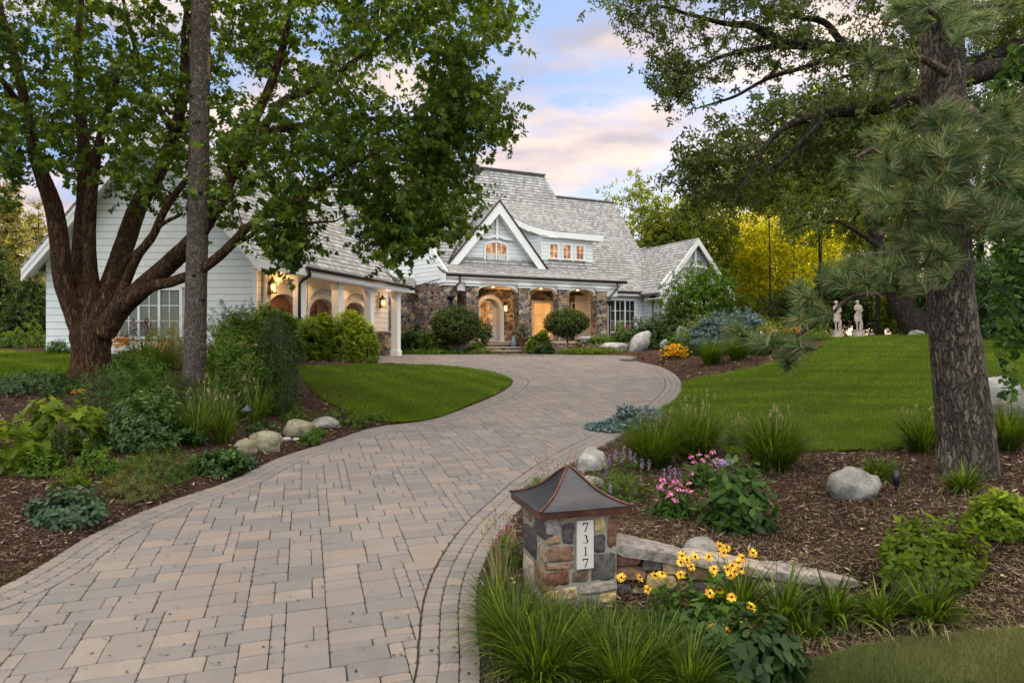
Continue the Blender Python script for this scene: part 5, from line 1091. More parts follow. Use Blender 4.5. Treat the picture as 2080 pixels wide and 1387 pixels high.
for i, (x, yt, D, hw, mt_, lb) in enumerate(((1480,600,50,60,'wood_leaf','low green thicket under the golden tree behind the blue spruce'),(1620,590,47,50,'conifer_green','dark thicket behind the orange flowers'),(1690,560,52,45,'conifer_green','dark understory bush just left of the statues'),
      (1770,570,50,45,'conifer_green','dark understory bush behind the right statue'),(1830,590,46,30,'wood_leaf','small gold-flecked bush between the statue and the leaning trunk'),(1905,560,40,38,'deep_leaf','dark bush to the right of the leaning trunk'),(2010,540,24,55,'shrub_dark','dark shrub behind the pine trunk above the grey rock'),(2090,520,20,60,'deep_leaf','dark glossy shrub at the right edge above the grey rock'))):
    B(lb, x, yt, 682 if D > 30 else 740, D, hw, mt_, 8000, .24 if D > 30 else .13, 'understory bushes behind the lawn', cat='bush', name='understory_bush', trunk_r=.08)
# leaning tree
lb_ = on(1862, 31, -.1); lt = empty('leaning_tree', lb_, 'old grey tree leaning left out of a split base at the top of the lawn', 'tree')
for l, k in (([(1868,690,.5),(1846,655,.42),(1822,615,.36),(1802,560,.30),(1785,500,.26),(1765,440,.22),(1742,380,.17),(1715,330,.12)], 16), ([(1885,690,.4),(1872,655,.32),(1850,640,.3),(1846,600,.24),(1848,520,.2),(1850,430,.16)], 14), ([(1900,690,.42),(1885,660,.34),(1868,640,.26),(1858,628,.15)], 12), ([(1785,500,.12),(1740,470,.10),(1700,450,.07),(1640,455,.05),(1600,470,.03)], 8)):
    p, r = pline(l, 31, 31.4); trunk('trunk' if k == 16 else 'limb', p, r, 'oak_bark', lt, k, .10, .12, .1, .05)
cl = poly_fill(120, [(1560,420),(1640,300),(1760,250),(1850,290),(1850,420),(1760,430),(1700,470),(1600,480)], 29, 34, seed=31); crown_leaves(cl, 5, 9, .55, .19, 'diamond', 'oak_leaf', lt, spread=.4)
for x, w_, D in ((1612,.05,52),(1588,.04,53),(1668,.06,47),(1768,.05,44),(1790,.2,52),(1812,.08,50),(1735,.12,55),(1925,.10,36)):
    b = on(x, D, -.1); e = empty('slim_tree', b, {1612:'thin straight trunk against the golden leaves', 1588:'thinnest straight trunk left in the golden leaves', 1668:'slim trunk just left of the statues', 1768:'slim pale trunk right of the right statue', 1790:'thick dark trunk right of the right statue', 1812:'slim dark trunk beside the leaning tree', 1735:'dark trunk standing directly behind the right statue', 1925:'slim trunk right of the leaning tree base'}[x], 'tree', 'slim trunks in the woods')
    trunk('trunk', [b, b+[.1, 0, 3], b+[0, 0, 6], b+[.15, 0, 9.5]], [w_, w_*.85, w_*.7, w_*.4], 'oak_bark', e, 8, .05, .4, .2, .03)
    cc_ = b+[0, 0, 9]+RNG.normal(size=(14, 3))*[1.0, 1.0, .8]; crown_leaves(cc_, 4, 8, .5, .2, 'diamond', 'wood_leaf', e, spread=.3)
# ---- conifers on the left
def conifer(label, x, ytop, D, rw, mat, n, size=.10, droop=.5, name='conifer', zb=.3, group='conifers left of the garage', pw=1.0):
    b = on(x, D, -.1); e = empty(name, b, label, 'tree', group); zt = EYE-(ytop-CY)/FPX*D; H = zt-b[2]; trunk('trunk', [b, b+[0, 0, H*.5], b+[0, 0, H*.97]], [.03*H**.8, .018*H**.8, .008], 'oak_bark', e, 8, .03, .3, .2, .03)
    nb = int(n/40); t = RNG.random(nb)**.75; h = b[2]+zb+(H-zb)*(1-t)*.99; a = RNG.random(nb)*6.283; r = rw*t**pw*(.75+.5*RNG.random(nb)); m = MB(); Ps, As = [], []
    for hh, aa, r_ in zip(h, a, r):
        o = np.array([math.cos(aa), math.sin(aa), 0]); s = b*[1, 1, 0]+[0, 0, hh]; tip = s+o*r_+[0, 0, -droop*r_*.6+.1]; mid = s+o*r_*.55+[0, 0, .08*r_]
        if r_ > .25: m.tube([s, mid, tip], [.018, .012, .004], 4, cap=False)
        for q in (0.35, .6, .8, 1.0): Ps.append(s*(1-q)+tip*q+[0, 0, .3*r_*q*(1-q)]); As.append(o*.8+RNG.normal(size=3)*.45+[0, 0, -droop*.7+.15])
    m.build('branches', M['oak_bark'], e); Ps, As = np.array(Ps), np.array(As); As[:, 2] = np.where(h.repeat(4) > b[2]+H*.93, .6, As[:, 2])
    P, D_, N, S, i_ = shoots(Ps, As, size*4, 10, size, .7, droop*.3); leaf_obj('crown', P, D_, N, S*1.25, 'sprig', M[mat], e); return e
conifer('tall golden-topped larch at the left edge of the picture', 14, 385, 36, 2.3, 'conifer_gold', 15000, .17, .5)
conifer('narrow spire-topped spruce catching the low sun beside the garage', 78, 412, 40, 1.5, 'conifer_gold', 9000, .15, .4)
conifer('feathery green conifer drooping at the left edge beside the garage', -8, 520, 27, 2.0, 'conifer_green', 15000, .13, .8)
conifer('dark weeping conifer tight against the garage corner', 66, 560, 25.5, 1.1, 'conifer_green', 11000, .11, .9)
conifer('green conifer far behind at the left', -90, 440, 33, 2.6, 'conifer_green', 9000, .17, .5)
# glossy leaves hanging in from the right edge
gb_ = on(2200, 9.5, -.1); gl = empty('birch_tree', gb_, 'glossy-leaved tree hanging thin drooping twigs in at the right edge above the grey rocks', 'tree')
trunk('trunk', [gb_, gb_+[0, 0, 3], gb_+[-.2, 0, 6]], [.14, .11, .06], 'twig_bark', gl, 10, .04, .2, .2, .03); tw = MB(); hang = []
for i in range(60):
    s = pt(2060+150*RNG.random(), 60+520*RNG.random(), 9+1.4*RNG.random()); L = .8+1.1*RNG.random(); e_ = s+[-.25*RNG.random()-.1, 0, -L]; mid = (s+e_)/2+[-.15, 0, .1]; tw.tube([s, mid, e_], [.007, .005, .002], 4, cap=False)
    for q in np.linspace(0, 1, 9): hang.append((s*(1-q)+e_*q)+[-.15*4*q*(1-q), 0, 0])
tw.build('twigs', M['twig_bark'], gl); hang = np.array(hang); hang = hang[hang[:, 2] > -.05-.0]; P, D_, N, S, _ = shoots(hang, np.tile([-.3, -.2, -.8], (len(hang), 1)), .22, 7, .10, 1.0, .4); leaf_obj('crown', P, D_, N, S, 'round', M['deep_leaf'], gl)
# ------------------------------------------------------------------ garden plants, placed by where they stand on the ground
def S_(name, label, x, y, wpx, hpx, n, size, mat, tpl='ovate', D=None, cat='shrub', group=None, dy=.85, **k):
    c = gp(x, y) if D is None else on(x, D); s = c[1]/FPX; return shrub(name, label, cat, c, (wpx/2*s, wpx/2*s*dy, hpx*s), n, size, tpl, mat, group=group, **k)
def stems_(c, tips, r=.004, mat='shrub_green', parent=None, k=4):
    m = MB()
    for t in tips: t = np.array(t); b = c+(t-c)*[.25, .25, 0]; b[2] = c[2]; m.tube([b, (b+t)/2+[0, 0, .03], t], [r, r*.8, r*.6], k, a=.4, cap=False)
    return m.build('stem', M[mat], parent)
def grass_clump(label, x, y, wpx, hpx, n, mat='grass_blade', wd=.009, lean=.75, heads=0, D=None, cat='ornamental grass', name='grass_clump', group='ornamental grass clumps', hmat='straw', bend=1.0, hh=1.25):
    c = gp(x, y) if D is None else on(x, D); s = c[1]/FPX; e = empty(name, c, label, cat, group); H = hpx*s; rw = wpx/2*s
    o = disc(n, 1, 1); P = c+o*[rw*.35, rw*.3, 0]; P[:, 2] = gz(P[:, 0], P[:, 1]); az = np.arctan2(o[:, 1], o[:, 0])+RNG.normal(size=n)*.6; r = np.hypot(o[:, 0], o[:, 1])
    Hh = H*(.45+.95*RNG.random(n))*1.12; blade_obj('blades', P, Hh, wd*(.7+.6*RNG.random(n)), lean*(.25+.9*r)*(.4+1.1*RNG.random(n)), M[mat], e, segs=5, az=az, bend=bend, v=np.where(RNG.random(n) < .06, 1.0, RNG.random(n)**1.6*.85))
    if heads:
        o = disc(heads, 1, 1); P = c+o*[rw*.7, rw*.5, 0]; V, F_, v = blades(P, H*hh*(.8+.4*RNG.random(heads)), .004, .12+.2*RNG.random(heads), 4, None, .6); np_mesh('stalks', V, F_, M[hmat], e, v)
        top = V.reshape(heads, -1, 3)[:, -1]; a = np.repeat(top, 12, 0); D_ = rdir(len(a)); D_[:, 2] = np.abs(D_[:, 2])+1.2; a = a-np.array([0, 0, 1])*(RNG.random(len(a))*.12*min(1.6, H))[:, None]
        leaf_obj('seed_heads', a, D_, rdir(len(a)), .035+.01*s*60, 'lance', M[hmat], e)
    return e
def daisies(e, pts, r, mat='petal_yellow', eye='flower_eye', npet=13, face=None, droopy=0.0, eyeh=.4, maxn=60):
    """each flower a child: ring of petals with its eye as a sub-part"""
    me = None
    for i, p in enumerate(pts[:maxn]):
        nrm = Vector(face[i]) if face is not None else Vector((RNG.normal()*.35, -.35+RNG.normal()*.3, .9)); nrm.normalize(); u = nrm.orthogonal().normalized(); w_ = nrm.cross(u)
        a = np.arange(npet)/npet*6.283+RNG.random(npet)*.2; D = np.array([list(u*math.cos(t)+w_*math.sin(t)-nrm*droopy) for t in a]); N = np.tile(list(nrm), (npet, 1))+RNG.normal(size=(npet, 3))*.12
        f = leaf_obj('flower', np.tile(p, (npet, 1))+D*r*.12, D, N, r*(.85+.25*RNG.random(npet)), 'petal', M[mat], e)
        MB().lathe((0, 0, 0), [(r*.24, 0), (r*.22, r*eyeh*.6), (r*.1, r*eyeh)], 7).build('eye', M[eye], None) if False else None
        q = MB(); q.tube([Vector(p)-nrm*r*.03, Vector(p)+nrm*r*eyeh*.5, Vector(p)+nrm*r*eyeh], [r*.27, r*.23, r*.07], 7); q.build('eye', M[eye], f)
def petals_mass(name, P, r, mat, parent, npet=6):
    n = len(P); a = np.repeat(P, npet, 0); D = rdir(len(a)); D[:, 2] = np.abs(D[:, 2])*.5; N = RNG.normal(size=(len(a), 3))*.4; N[:, 2] += 1; return leaf_obj(name, a, D, N, r, 'ovate', M[mat], parent)
def rock(label, x, y, wpx, hpx, mat='boulder', D=None, tilt=0.0, seed=1, group=None, sink=.25, dy=.8, name='boulder', cat='rock', sharp=.22):
    c = gp(x, y) if D is None else on(x, D); s = c[1]/FPX; a, b, h = wpx/2*s, wpx/2*s*dy, hpx*s; bm_v = []; NU, NV = 26, 16; off = Vector((seed*3.7, seed*1.3, 0))
    for j in range(NV+1):
        ph = math.pi*j/NV
        for i in range(NU):
            th = 2*math.pi*i/NU; d = Vector((math.sin(ph)*math.cos(th), math.sin(ph)*math.sin(th), math.cos(ph))); k = 1+sharp*mnoise.noise(d*1.3+off)+sharp*.5*mnoise.noise(d*3.1+off)+.05*mnoise.noise(d*8+off); p = d*k; p = Vector((math.copysign(abs(p.x)**.9, p.x), p.y, p.z))
            bm_v.append((c[0]+p.x*a+p.z*tilt*h, c[1]+p.y*b, c[2]+(p.z*.5+.5-sink)*h/(1-sink)))
    F_ = [(j*NU+i, (j+1)*NU+i, (j+1)*NU+(i+1) % NU, j*NU+(i+1) % NU) for j in range(NV) for i in range(NU)]
    o = np_mesh(name, bm_v, F_, M[mat], smooth=True); return tag(o, label, cat, group)
# ---- left bed
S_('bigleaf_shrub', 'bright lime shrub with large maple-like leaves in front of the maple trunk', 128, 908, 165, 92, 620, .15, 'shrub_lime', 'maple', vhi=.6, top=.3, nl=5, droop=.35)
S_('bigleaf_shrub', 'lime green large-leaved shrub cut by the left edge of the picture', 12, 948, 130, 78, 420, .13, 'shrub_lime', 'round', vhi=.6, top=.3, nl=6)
def weeper(label, x, y, wpx, hpx, n, D=None, mat='conifer_green', arms=9, name='weeping_conifer', lean=0, size=.05):
    c = gp(x, y) if D is None else on(x, D); s = c[1]/FPX; H = hpx*s; rw = wpx/2*s; e = empty(name, c, label, 'conifer'); trunk('trunk', [c-[0, 0, .05], c+[0.03, 0, H*.6], c+[lean*.5, 0, H*.95]], [.04, .03, .015], 'twig_bark', e, 8, .03, .06, .1, .03); m = MB(); P, A = [], []
    for i in range(arms):
        a = RNG.random()*6.283; hh = H*(.45+.5*RNG.random()) if i > 2 else H*.95; r_ = rw*(.5+.6*RNG.random()); o = np.array([math.cos(a), math.sin(a), 0]); s0 = c+[0, 0, hh]; top = s0+o*r_*.5+[0, 0, .12*H]; out = s0+o*r_+[0, 0, -.08*H]; end = s0+o*r_*1.1; end[2] = c[2]+.06*H
        q = catmull([s0, top, out, (out+end)/2+o*.03, end], .05); m.tube([Vector(z) for z in q], .008, 4, cap=False); P += q[4:].tolist(); A += [(o*.25+[0, 0, -1]).tolist()]*(len(q)-4)
    m.build('branches', M['twig_bark'], e); P = np.array(P); A = np.array(A); k = max(1, n//(len(P)*12)); P = np.repeat(P, k, 0)+RNG.normal(size=(len(P)*k, 3))*.035*H**.5; A = np.repeat(A, k, 0)+RNG.normal(size=(len(P), 3))*.25
    p, d, nn, s_, _ = shoots(P, A, size*4, 12, size, .55, .3); leaf_obj('foliage', p, d, nn, s_, 'lance', M[mat], e); return e
weeper('small weeping conifer with bare arching stems in front of the lime shrub', 128, 936, 95, 82, 9000, arms=12, size=.04)
weeper('dark weeping spruce standing between the mixed bed and the lawn', 562, 836, 72, 185, 30000, arms=24, size=.05, mat='shrub_dark')
pr_ = gp(600, 800); 
S_('low_perennial', 'small fresh green perennial left of the weeping conifer', 78, 960, 95, 48, 900, .05, 'shrub_green', group='low perennials in the left bed')
S_('low_perennial', 'small bushy green perennial right of the weeping conifer', 195, 956, 85, 46, 800, .05, 'shrub_green', group='low perennials in the left bed')
S_('low_perennial', 'loose yellow-green perennial just above the dark mottled clump', 150, 985, 70, 36, 600, .045, 'shrub_lime', vhi=.5, group='low perennials in the left bed')
S_('mottled_perennial', 'dark glossy silver-mottled leaf clump alone in the mulch at lower left', 140, 1050, 155, 58, 1300, .078, 'hosta_leaf', 'ovate', droop=.45, nl=6, L=.12, top=.6)
S_('creeping_conifer', 'fine green creeping conifer mat in front of the peonies', 300, 968, 200, 46, 5200, .045, 'shrub_green', 'lance', nl=12, cat='conifer', vhi=.75)
S_('creeping_conifer', 'browned creeping conifer mat beside the paved edge', 275, 1003, 150, 44, 3600, .045, 'conifer_gold', 'lance', nl=12, cat='conifer', vhi=.8)
S_('leafy_mound', 'dense deep green mound beside the paved edge left of two boulders', 450, 958, 110, 52, 1800, .055, 'deep_leaf', 'round', droop=.3)
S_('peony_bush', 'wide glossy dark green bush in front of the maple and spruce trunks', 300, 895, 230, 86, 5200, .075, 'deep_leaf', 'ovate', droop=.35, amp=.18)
S_('low_perennial', 'star-leaved low plant at the foot of the glossy dark bush', 285, 910, 80, 30, 260, .09, 'big_leaf_green', 'lance', droop=.4, group='low perennials in the left bed')
for x, y, wp, hp, n, hd, lb in ((395,905,60,80,420,8,'tufted green grass right of the dark glossy bush'),(450,900,60,78,380,10,'tufted green grass left of the cone path light'),(520,862,55,70,320,8,'tufted grass behind the cone path light'),(425,860,60,70,260,10,'pale seeding grass at the foot of the spruce trunk')):
    grass_clump(lb, x, y, wp, hp, n, heads=hd)
e = S_('tall_perennial', 'tall leafy perennial with dusty pink flower heads right of the spruce trunk', 480, 838, 165, 158, 7000, .10, 'shrub_green', 'lance', open_=1.0, droop=.3, L=.22)
c = gp(480, 838); q = np.array([pt(x, y, c[1]) for x, y in ((430,700),(446,712),(462,695),(500,722),(512,735),(520,700),(478,742),(440,735),(530,738),(490,700))]); petals_mass('flower_heads', np.repeat(q, 26, 0)+RNG.normal(size=(260, 3))*[.07, .07, .03], .03, 'petal_blush', e, 3)
S_('strappy_perennial', 'arching strap-leaved dark perennial at the foot of the tall pink perennial', 455, 850, 120, 70, 700, .2, 'shrub_dark', 'lance', open_=1.1, droop=.5)
S_('groundcover_patch', 'dark low groundcover left of the maple trunk', 70, 792, 210, 34, 3200, .07, 'shrub_dark', amp=.3)
S_('groundcover_patch', 'mixed low greenery at the edge of the sunlit lawn left of the maple', 60, 770, 190, 22, 2200, .07, 'shrub_green', amp=.3)
S_('fern_patch', 'ferny green patch between the maple and spruce trunks', 295, 820, 195, 90, 7500, .075, 'shrub_green', 'lance', amp=.3, vhi=.8)
S_('fern_patch', 'darker leafy patch right behind the maple trunk', 245, 800, 130, 66, 2600, .08, 'shrub_dark', 'lance', amp=.3)
grass_clump('meadow-like green grass under the window with the blinds', 300, 760, 190, 62, 900, D=16.0, heads=0, wd=.012)
grass_clump('tan feather grass standing in front of the window box', 345, 730, 90, 78, 260, 'straw', D=17.0, wd=.008, heads=40, lean=.35)
e = S_('daylily_clump', 'orange daylilies at the foot of the window box', 285, 730, 140, 42, 1200, .16, 'shrub_lime', 'lance', D=16.6, cat='flowers', vhi=.5)
c = on(285, 16.3); P = np.stack([(230+105*RNG.random(70)-CX)/FPX*16.3, 16.1+.4*RNG.random(70), EYE-(694+22*RNG.random(70)-CY)/FPX*16.3], 1); petals_mass('flowers', P, .055, 'petal_orange', e, 6)
e = S_('daylily_clump', 'bright orange daylily bunch touching the maple trunk', 240, 735, 60, 48, 600, .15, 'shrub_green', 'lance', D=16.0, cat='flowers'); P = np.stack([(225+32*RNG.random(26)-CX)/FPX*15.7, 15.7+.2*RNG.random(26), EYE-(686+16*RNG.random(26)-CY)/FPX*15.7], 1); petals_mass('flowers', P, .07, 'petal_orange', e, 6)
S_('hedge_bush', 'lime green bush under the right end of the window with blinds', 345, 740, 110, 78, 2600, .07, 'shrub_lime', D=17.6, vhi=.6)
S_('hedge_bush', 'yellow-green bush just right of the spruce trunk by the garage wall', 445, 745, 90, 100, 2600, .07, 'shrub_lime', D=18.0, vhi=.7)
S_('dwarf_blue_spruce', 'small blue-grey spruce against the right end of the garage gable', 480, 730, 110, 112, 8000, .09, 'blue_needle', 'sprig', D=19.0, cat='conifer', nl=14)
for x, w_, h_, D, m_, v_, lb in ((495,125,104,17.5,'shrub_green',.9,'broad olive green shrub behind the tall pink perennial'),(560,110,108,19.0,'shrub_green',.95,'green shrub behind the dark weeping spruce'),(615,110,102,20.6,'shrub_lime',.62,'leafy shrub in front of the first porch column'),(668,100,96,21.0,'shrub_lime',.68,'dense shrub in front of the second porch column'),(722,98,92,21.6,'shrub_lime',.9,'yellow-tipped shrub nearest the court in front of the garage porch')):
    S_('hedge_bush', lb, x, 0, w_, h_, 12000, .10, m_, D=D, vhi=v_, vlo=0.02, top=.85, group='bushes screening the garage porch', amp=.16, lift=.7)
for x, y, w_, h_, n_, lb in ((118,716,60,36,900,'small shrub against the left end of the white gable'),(66,716,60,52,1100,'round green shrub just left of the white gable corner'),(18,716,60,36,900,'low green shrub at the far left edge of the lawn')):
    S_('foundation_shrub', lb, x, y, w_, h_, n_, .08, 'shrub_green', D=20.3 if x > 100 else 22.5)
for i, (x, lb) in enumerate(((238,'burgundy spiky plant in the window box nearest the maple'),(268,'burgundy spiky plant in the middle of the window box'),(300,'burgundy spiky plant in the window box right of centre'))):
    S_('window_plant', lb, x, 0, 30, 42, 60, .26, 'burgundy', 'lance', D=20.8, cat='potted plant', group='burgundy plants in the window box', stems=0, lift=1.2, open_=.6) .location
for o in [o for o in bpy.data.objects if o.name.startswith('window_plant')]: o.location.z += .45
for x, y, w_, h_, m_, s_, lb in ((498,922,46,32,'mossy_boulder',2,'pale pointed boulder touching a larger one beside the paved edge'),(541,912,66,38,'mossy_boulder',5,'large mossy boulder right of the cone path light'),(605,884,60,32,'mossy_boulder',7,'rounded mossy boulder in the middle of the rock group'),(660,867,54,20,'boulder',9,'flat pale boulder nearest the lawn'),(637,870,26,13,'boulder',11,'small stone tucked against the flat pale boulder'),(583,895,17,8,'pale_boulder',12,'small white stone below the rounded mossy boulder'),(601,895,15,6,'pale_boulder',13,'smallest white stone below the rounded mossy boulder')):
    rock(lb, x, y, w_, h_, m_, seed=s_, group='rocks in the left bed')
for x, y, w_, h_, m_, lb in ((530,878,80,26,'deep_leaf','low leafy plant behind the large mossy boulder'),(600,855,64,22,'shrub_green','low leafy plant between the boulders and the weeping spruce'),(685,852,95,34,'shrub_green','leafy plant with rusty plumes at the edge of the lawn'),(630,900,44,22,'shrub_green','little green plant right of the white stones'),(640,884,50,14,'shrub_green','spreading little plant behind the white stones'),(720,865,48,18,'shrub_green','small green plant at the end of the bed by the paving'),(765,851,40,14,'shrub_green','last tuft of green where bed, lawn and paving meet'),(505,945,44,16,'hosta_leaf','tiny silvery plant beside the pointed boulder')):
    e = S_('low_perennial', lb, x, y, w_, h_, 620, .045, m_, group='low perennials in the left bed')
    if x == 685:
        q = np.concatenate([pt(x_, 850, gp(x_, 850)[1])+np.stack([np.zeros(16), np.zeros(16), np.linspace(.35, .62, 16)], 1) for x_ in (660,676,690,706,716)]); petals_mass('plumes', q, .03, 'burgundy', e, 3)
def path_light(label, x, y, hpx, cone=True, D=None):
    c = gp(x, y) if D is None else on(x, D); s = c[1]/FPX; H = hpx*s; e = empty('path_light', c, label, 'garden light', 'garden path lights')
    MB().tube([c-[0, 0, .05], c+[0, 0, H*.86]], .011, 8).build('stem', M['black_iron'], e)
    if cone: MB().lathe(c+[0, 0, H*.80], [(.115, 0), (.118, .006), (.02, .085), (.012, .10), (.004, .11)], 20).build('shade', M['weathered_copper'], e)
    else: MB().tube([c+[0, 0, H*.35], c+[0, 0, H]], .03, 10).build('shade', M['black_iron'], e)
path_light('cone-topped path light standing by the boulders left of the drive', 502, 876, 52); path_light('dark cylindrical spotlight in the mulch near the pine tree', 1820, 1000, 45, False)
e = S_('flower_tuft', 'small yellow-orange flower bunch on a stem against the foot of the maple', 160, 818, 22, 14, 60, .05, 'shrub_green', cat='flowers'); c = gp(160, 818); petals_mass('flowers', c+[0, 0, .2]+RNG.normal(size=(26, 3))*[.06, .03, .02], .035, 'petal_orange', e, 6); MB().tube([c, c+[0, 0, .2]], .012, 6).build('stalk', M['twig_bark'], e)
# ---- in front of the house
def standard(label, x, yc, rx, ry, D, n):
    c = on(x, D); s = D/FPX; cen = np.array([c[0], D, EYE-(yc-CY)*s]); e = empty('topiary_tree', c, label, 'small tree', 'round-headed standards before the porch')
    trunk('trunk', [c, c+[.03, 0, .3], np.array([c[0], D, cen[2]-ry*s*.4])], [.07, .05, .05], 'twig_bark', e, 8, .05, .08, .1, .03); k = n//9; d = rdir(k); rr = lump(d, 4+int(x), .05)*(1-.5*RNG.random(k)**2.2); q = cen+d*rr[:, None]*np.array([rx*s, rx*s*.9, ry*s])
    ax = d+[0, 0, .25]; P, D_, N, S, _ = shoots(q-unit(ax)*.2, ax, .22, 10, .10, .75, .1); leaf_obj('crown', P, D_, N, S, 'sprig', M['conifer_green'], e)
standard('round-headed standard tree left of the front door', 928, 660, 53, 41, 32.4, 17000); standard('round-headed standard tree right of the steps', 1152, 656, 46, 31, 31.8, 13000)
for x, w_, h_, D, m_, lb in ((850,64,62,33.0,'shrub_dark','dark spreading shrub against the fieldstone wall'),(818,40,36,33.4,'shrub_dark','small dark shrub right of the last garage porch column'),(872,46,40,32.4,'shrub_green','lighter shrub low against the fieldstone wall'),(893,34,18,32.6,'shrub_green','ferny low shrub left of the first standard tree'),(1094,46,50,33.2,'shrub_lime','bright green shrub left of the second standard tree'),(968,40,16,32.3,'shrub_green','low bush right of the first standard trunk'),(1108,34,14,32.2,'shrub_dark','low dark bush under the bright green shrub'),(1190,44,22,32.6,'shrub_green','low bush beside the white pot'),
   (1215,90,26,32.5,'shrub_green','flat juniper below the window box'),(1270,84,46,32.6,'shrub_green','leafy green shrub behind the white boulder'),(1325,90,66,31.6,'shrub_dark','dark rose bush behind the upright boulder'),(1310,50,40,31.2,'shrub_dark','dark bush directly right of the upright boulder'),(1372,70,58,34.0,'shrub_green','leafy bush below the right gable downspout')):
    S_('foundation_shrub', lb, x, 0, w_, h_, 4200, .13, m_, D=D, amp=.25, vhi=.6 if m_ == 'shrub_lime' else 1.0, group='shrubs along the house front')
for x, w_, D, m_, lb in ((870,150,31.5,'shrub_green','low green edging along the court before the stone wall'),(975,70,31.9,'conifer_gold','rusty low edging left of the steps'),(1205,170,30.2,'shrub_lime','bright low edging along the right side of the court')):
    S_('edging_plants', lb, x, 0, w_, 9 if m_ != 'shrub_lime' else 10, 2600, .08, m_, D=D, dy=.25, vhi=.55 if m_ == 'shrub_lime' else 1, group='low edging along the court')
e = empty('plume_flowers', on(1215, 30.9), 'row of small pale pink plumes behind the bright edging', 'flowers'); P = np.stack([(1130+150*RNG.random(500)-CX)/FPX*31, 31+.3*RNG.random(500), np.zeros(500)], 1); P[:, 2] = gz(P[:, 0], P[:, 1])+.15+.25*RNG.random(500); petals_mass('flowers', P, .06, 'petal_blush', e, 2); S_('edging_plants', 'green leaves under the pale pink plumes', 1205, 0, 150, 10, 1600, .08, 'shrub_green', D=31.1, dy=.25, group='low edging along the court')
for x, y, w_, h_, D, s_, m_, t_, lb in ((1246,0,58,20,31.2,21,'pale_boulder',0,'low white boulder at the right edge of the court'),(1300,0,38,42,30.2,23,'pale_boulder',.25,'upright pale boulder with a pointed top'),(1352,0,24,20,29.6,25,'pale_boulder',0,'small grey boulder right of the upright one'),(1388,0,30,46,28.5,27,'boulder',0,'blocky tan stone behind the yellow flowers')):
    rock(lb, x, y, w_, h_, m_, D, t_, s_, 'boulders along the court', .15)
def urn(name, label, c, prof, mat, cat='pot'): m = MB().lathe(c, prof, 18); o = m.build(name, M[mat]); return tag(o, label, cat)
cu = Fm(spx(1061, -1.4), -1.35, .35); urn('urn', 'dark footed urn beside the steps', cu, [(.18,0),(.2,.04),(.08,.1),(.12,.2),(.28,.42),(.30,.5),(.36,.56),(.36,.6),(.3,.6),(.26,.5)], 'terracotta')
shrub('potted_plant', 'small clipped evergreen growing in the footed urn', 'potted plant', tuple(cu+UP*.55), (.36, .36, 1.15), 2200, .08, 'lance', 'conifer_green', nl=10)
cp = Fm(spx(986, -.9), -.85, .68); urn('clay_pot', 'brown clay pot on the step corner left of the door', cp, [(.14,0),(.2,.1),(.26,.34),(.28,.38),(.22,.38)], 'terracotta')
shrub('potted_plant', 'loose leafy plant in the clay pot left of the door', 'potted plant', tuple(cp+UP*.3), (.42, .42, .75), 800, .12, 'ovate', 'deep_leaf')
cj = Fm(spx(1044, -1.3), -1.25, .51); j = urn('pitcher', 'blue-grey pitcher standing on the steps', cj, [(.12,0),(.15,.05),(.17,.2),(.11,.36),(.08,.42),(.10,.5),(.09,.5)], 'blue_pitcher', 'pitcher')
MB().tube([cj+e1*.09+UP*.44, cj+e1*.2+UP*.4, cj+e1*.2+UP*.25, cj+e1*.15+UP*.16], .018, 6).build('handle', M['blue_pitcher'], j)
urn('white_urn', 'tall white urn at the right end of the porch', Fm(spx(1190, -.9), -.9, .1), [(.26,0),(.26,.1),(.12,.2),(.16,.4),(.3,.8),(.36,.86),(.34,.92),(.2,.9)], 'white_pot')
e = shrub('window_plant', 'red and white flowers with ferns filling the right window box', 'potted plant', tuple(Fm(ws, 3.15, 1.25)), (1.05, .3, .35), 900, .12, 'lance', 'shrub_dark'); q = np.array([list(Fm(ws-.9+1.8*RNG.random(), 3.0, 1.5+.35*RNG.random())) for _ in range(34)]); petals_mass('flowers', q, .08, 'petal_pink', e, 5)
bt = broadleaf('large loose shrub-tree covering the right gable wall', 1428, 545, 690, 34.0, 72, 'shrub_green', 15000, .13, None, cat='tree', name='ornamental_tree', tpl='ovate', trunk_r=.09)
conifer('small dark evergreen at the left foot of the shrub-tree', 1372, 612, 33.0, 1.0, 'conifer_green', 9000, .10, .3, 'evergreen', .1, None)
S_('ornamental_shrub', 'pale green bush between the shrub-tree and the blue spruce', 1420, 0, 100, 62, 3000, .10, 'shrub_green', D=28.5)
grass_clump('tan-plumed grass behind the yellow flowers', 1405, 0, 44, 40, 160, D=27.5, heads=24)
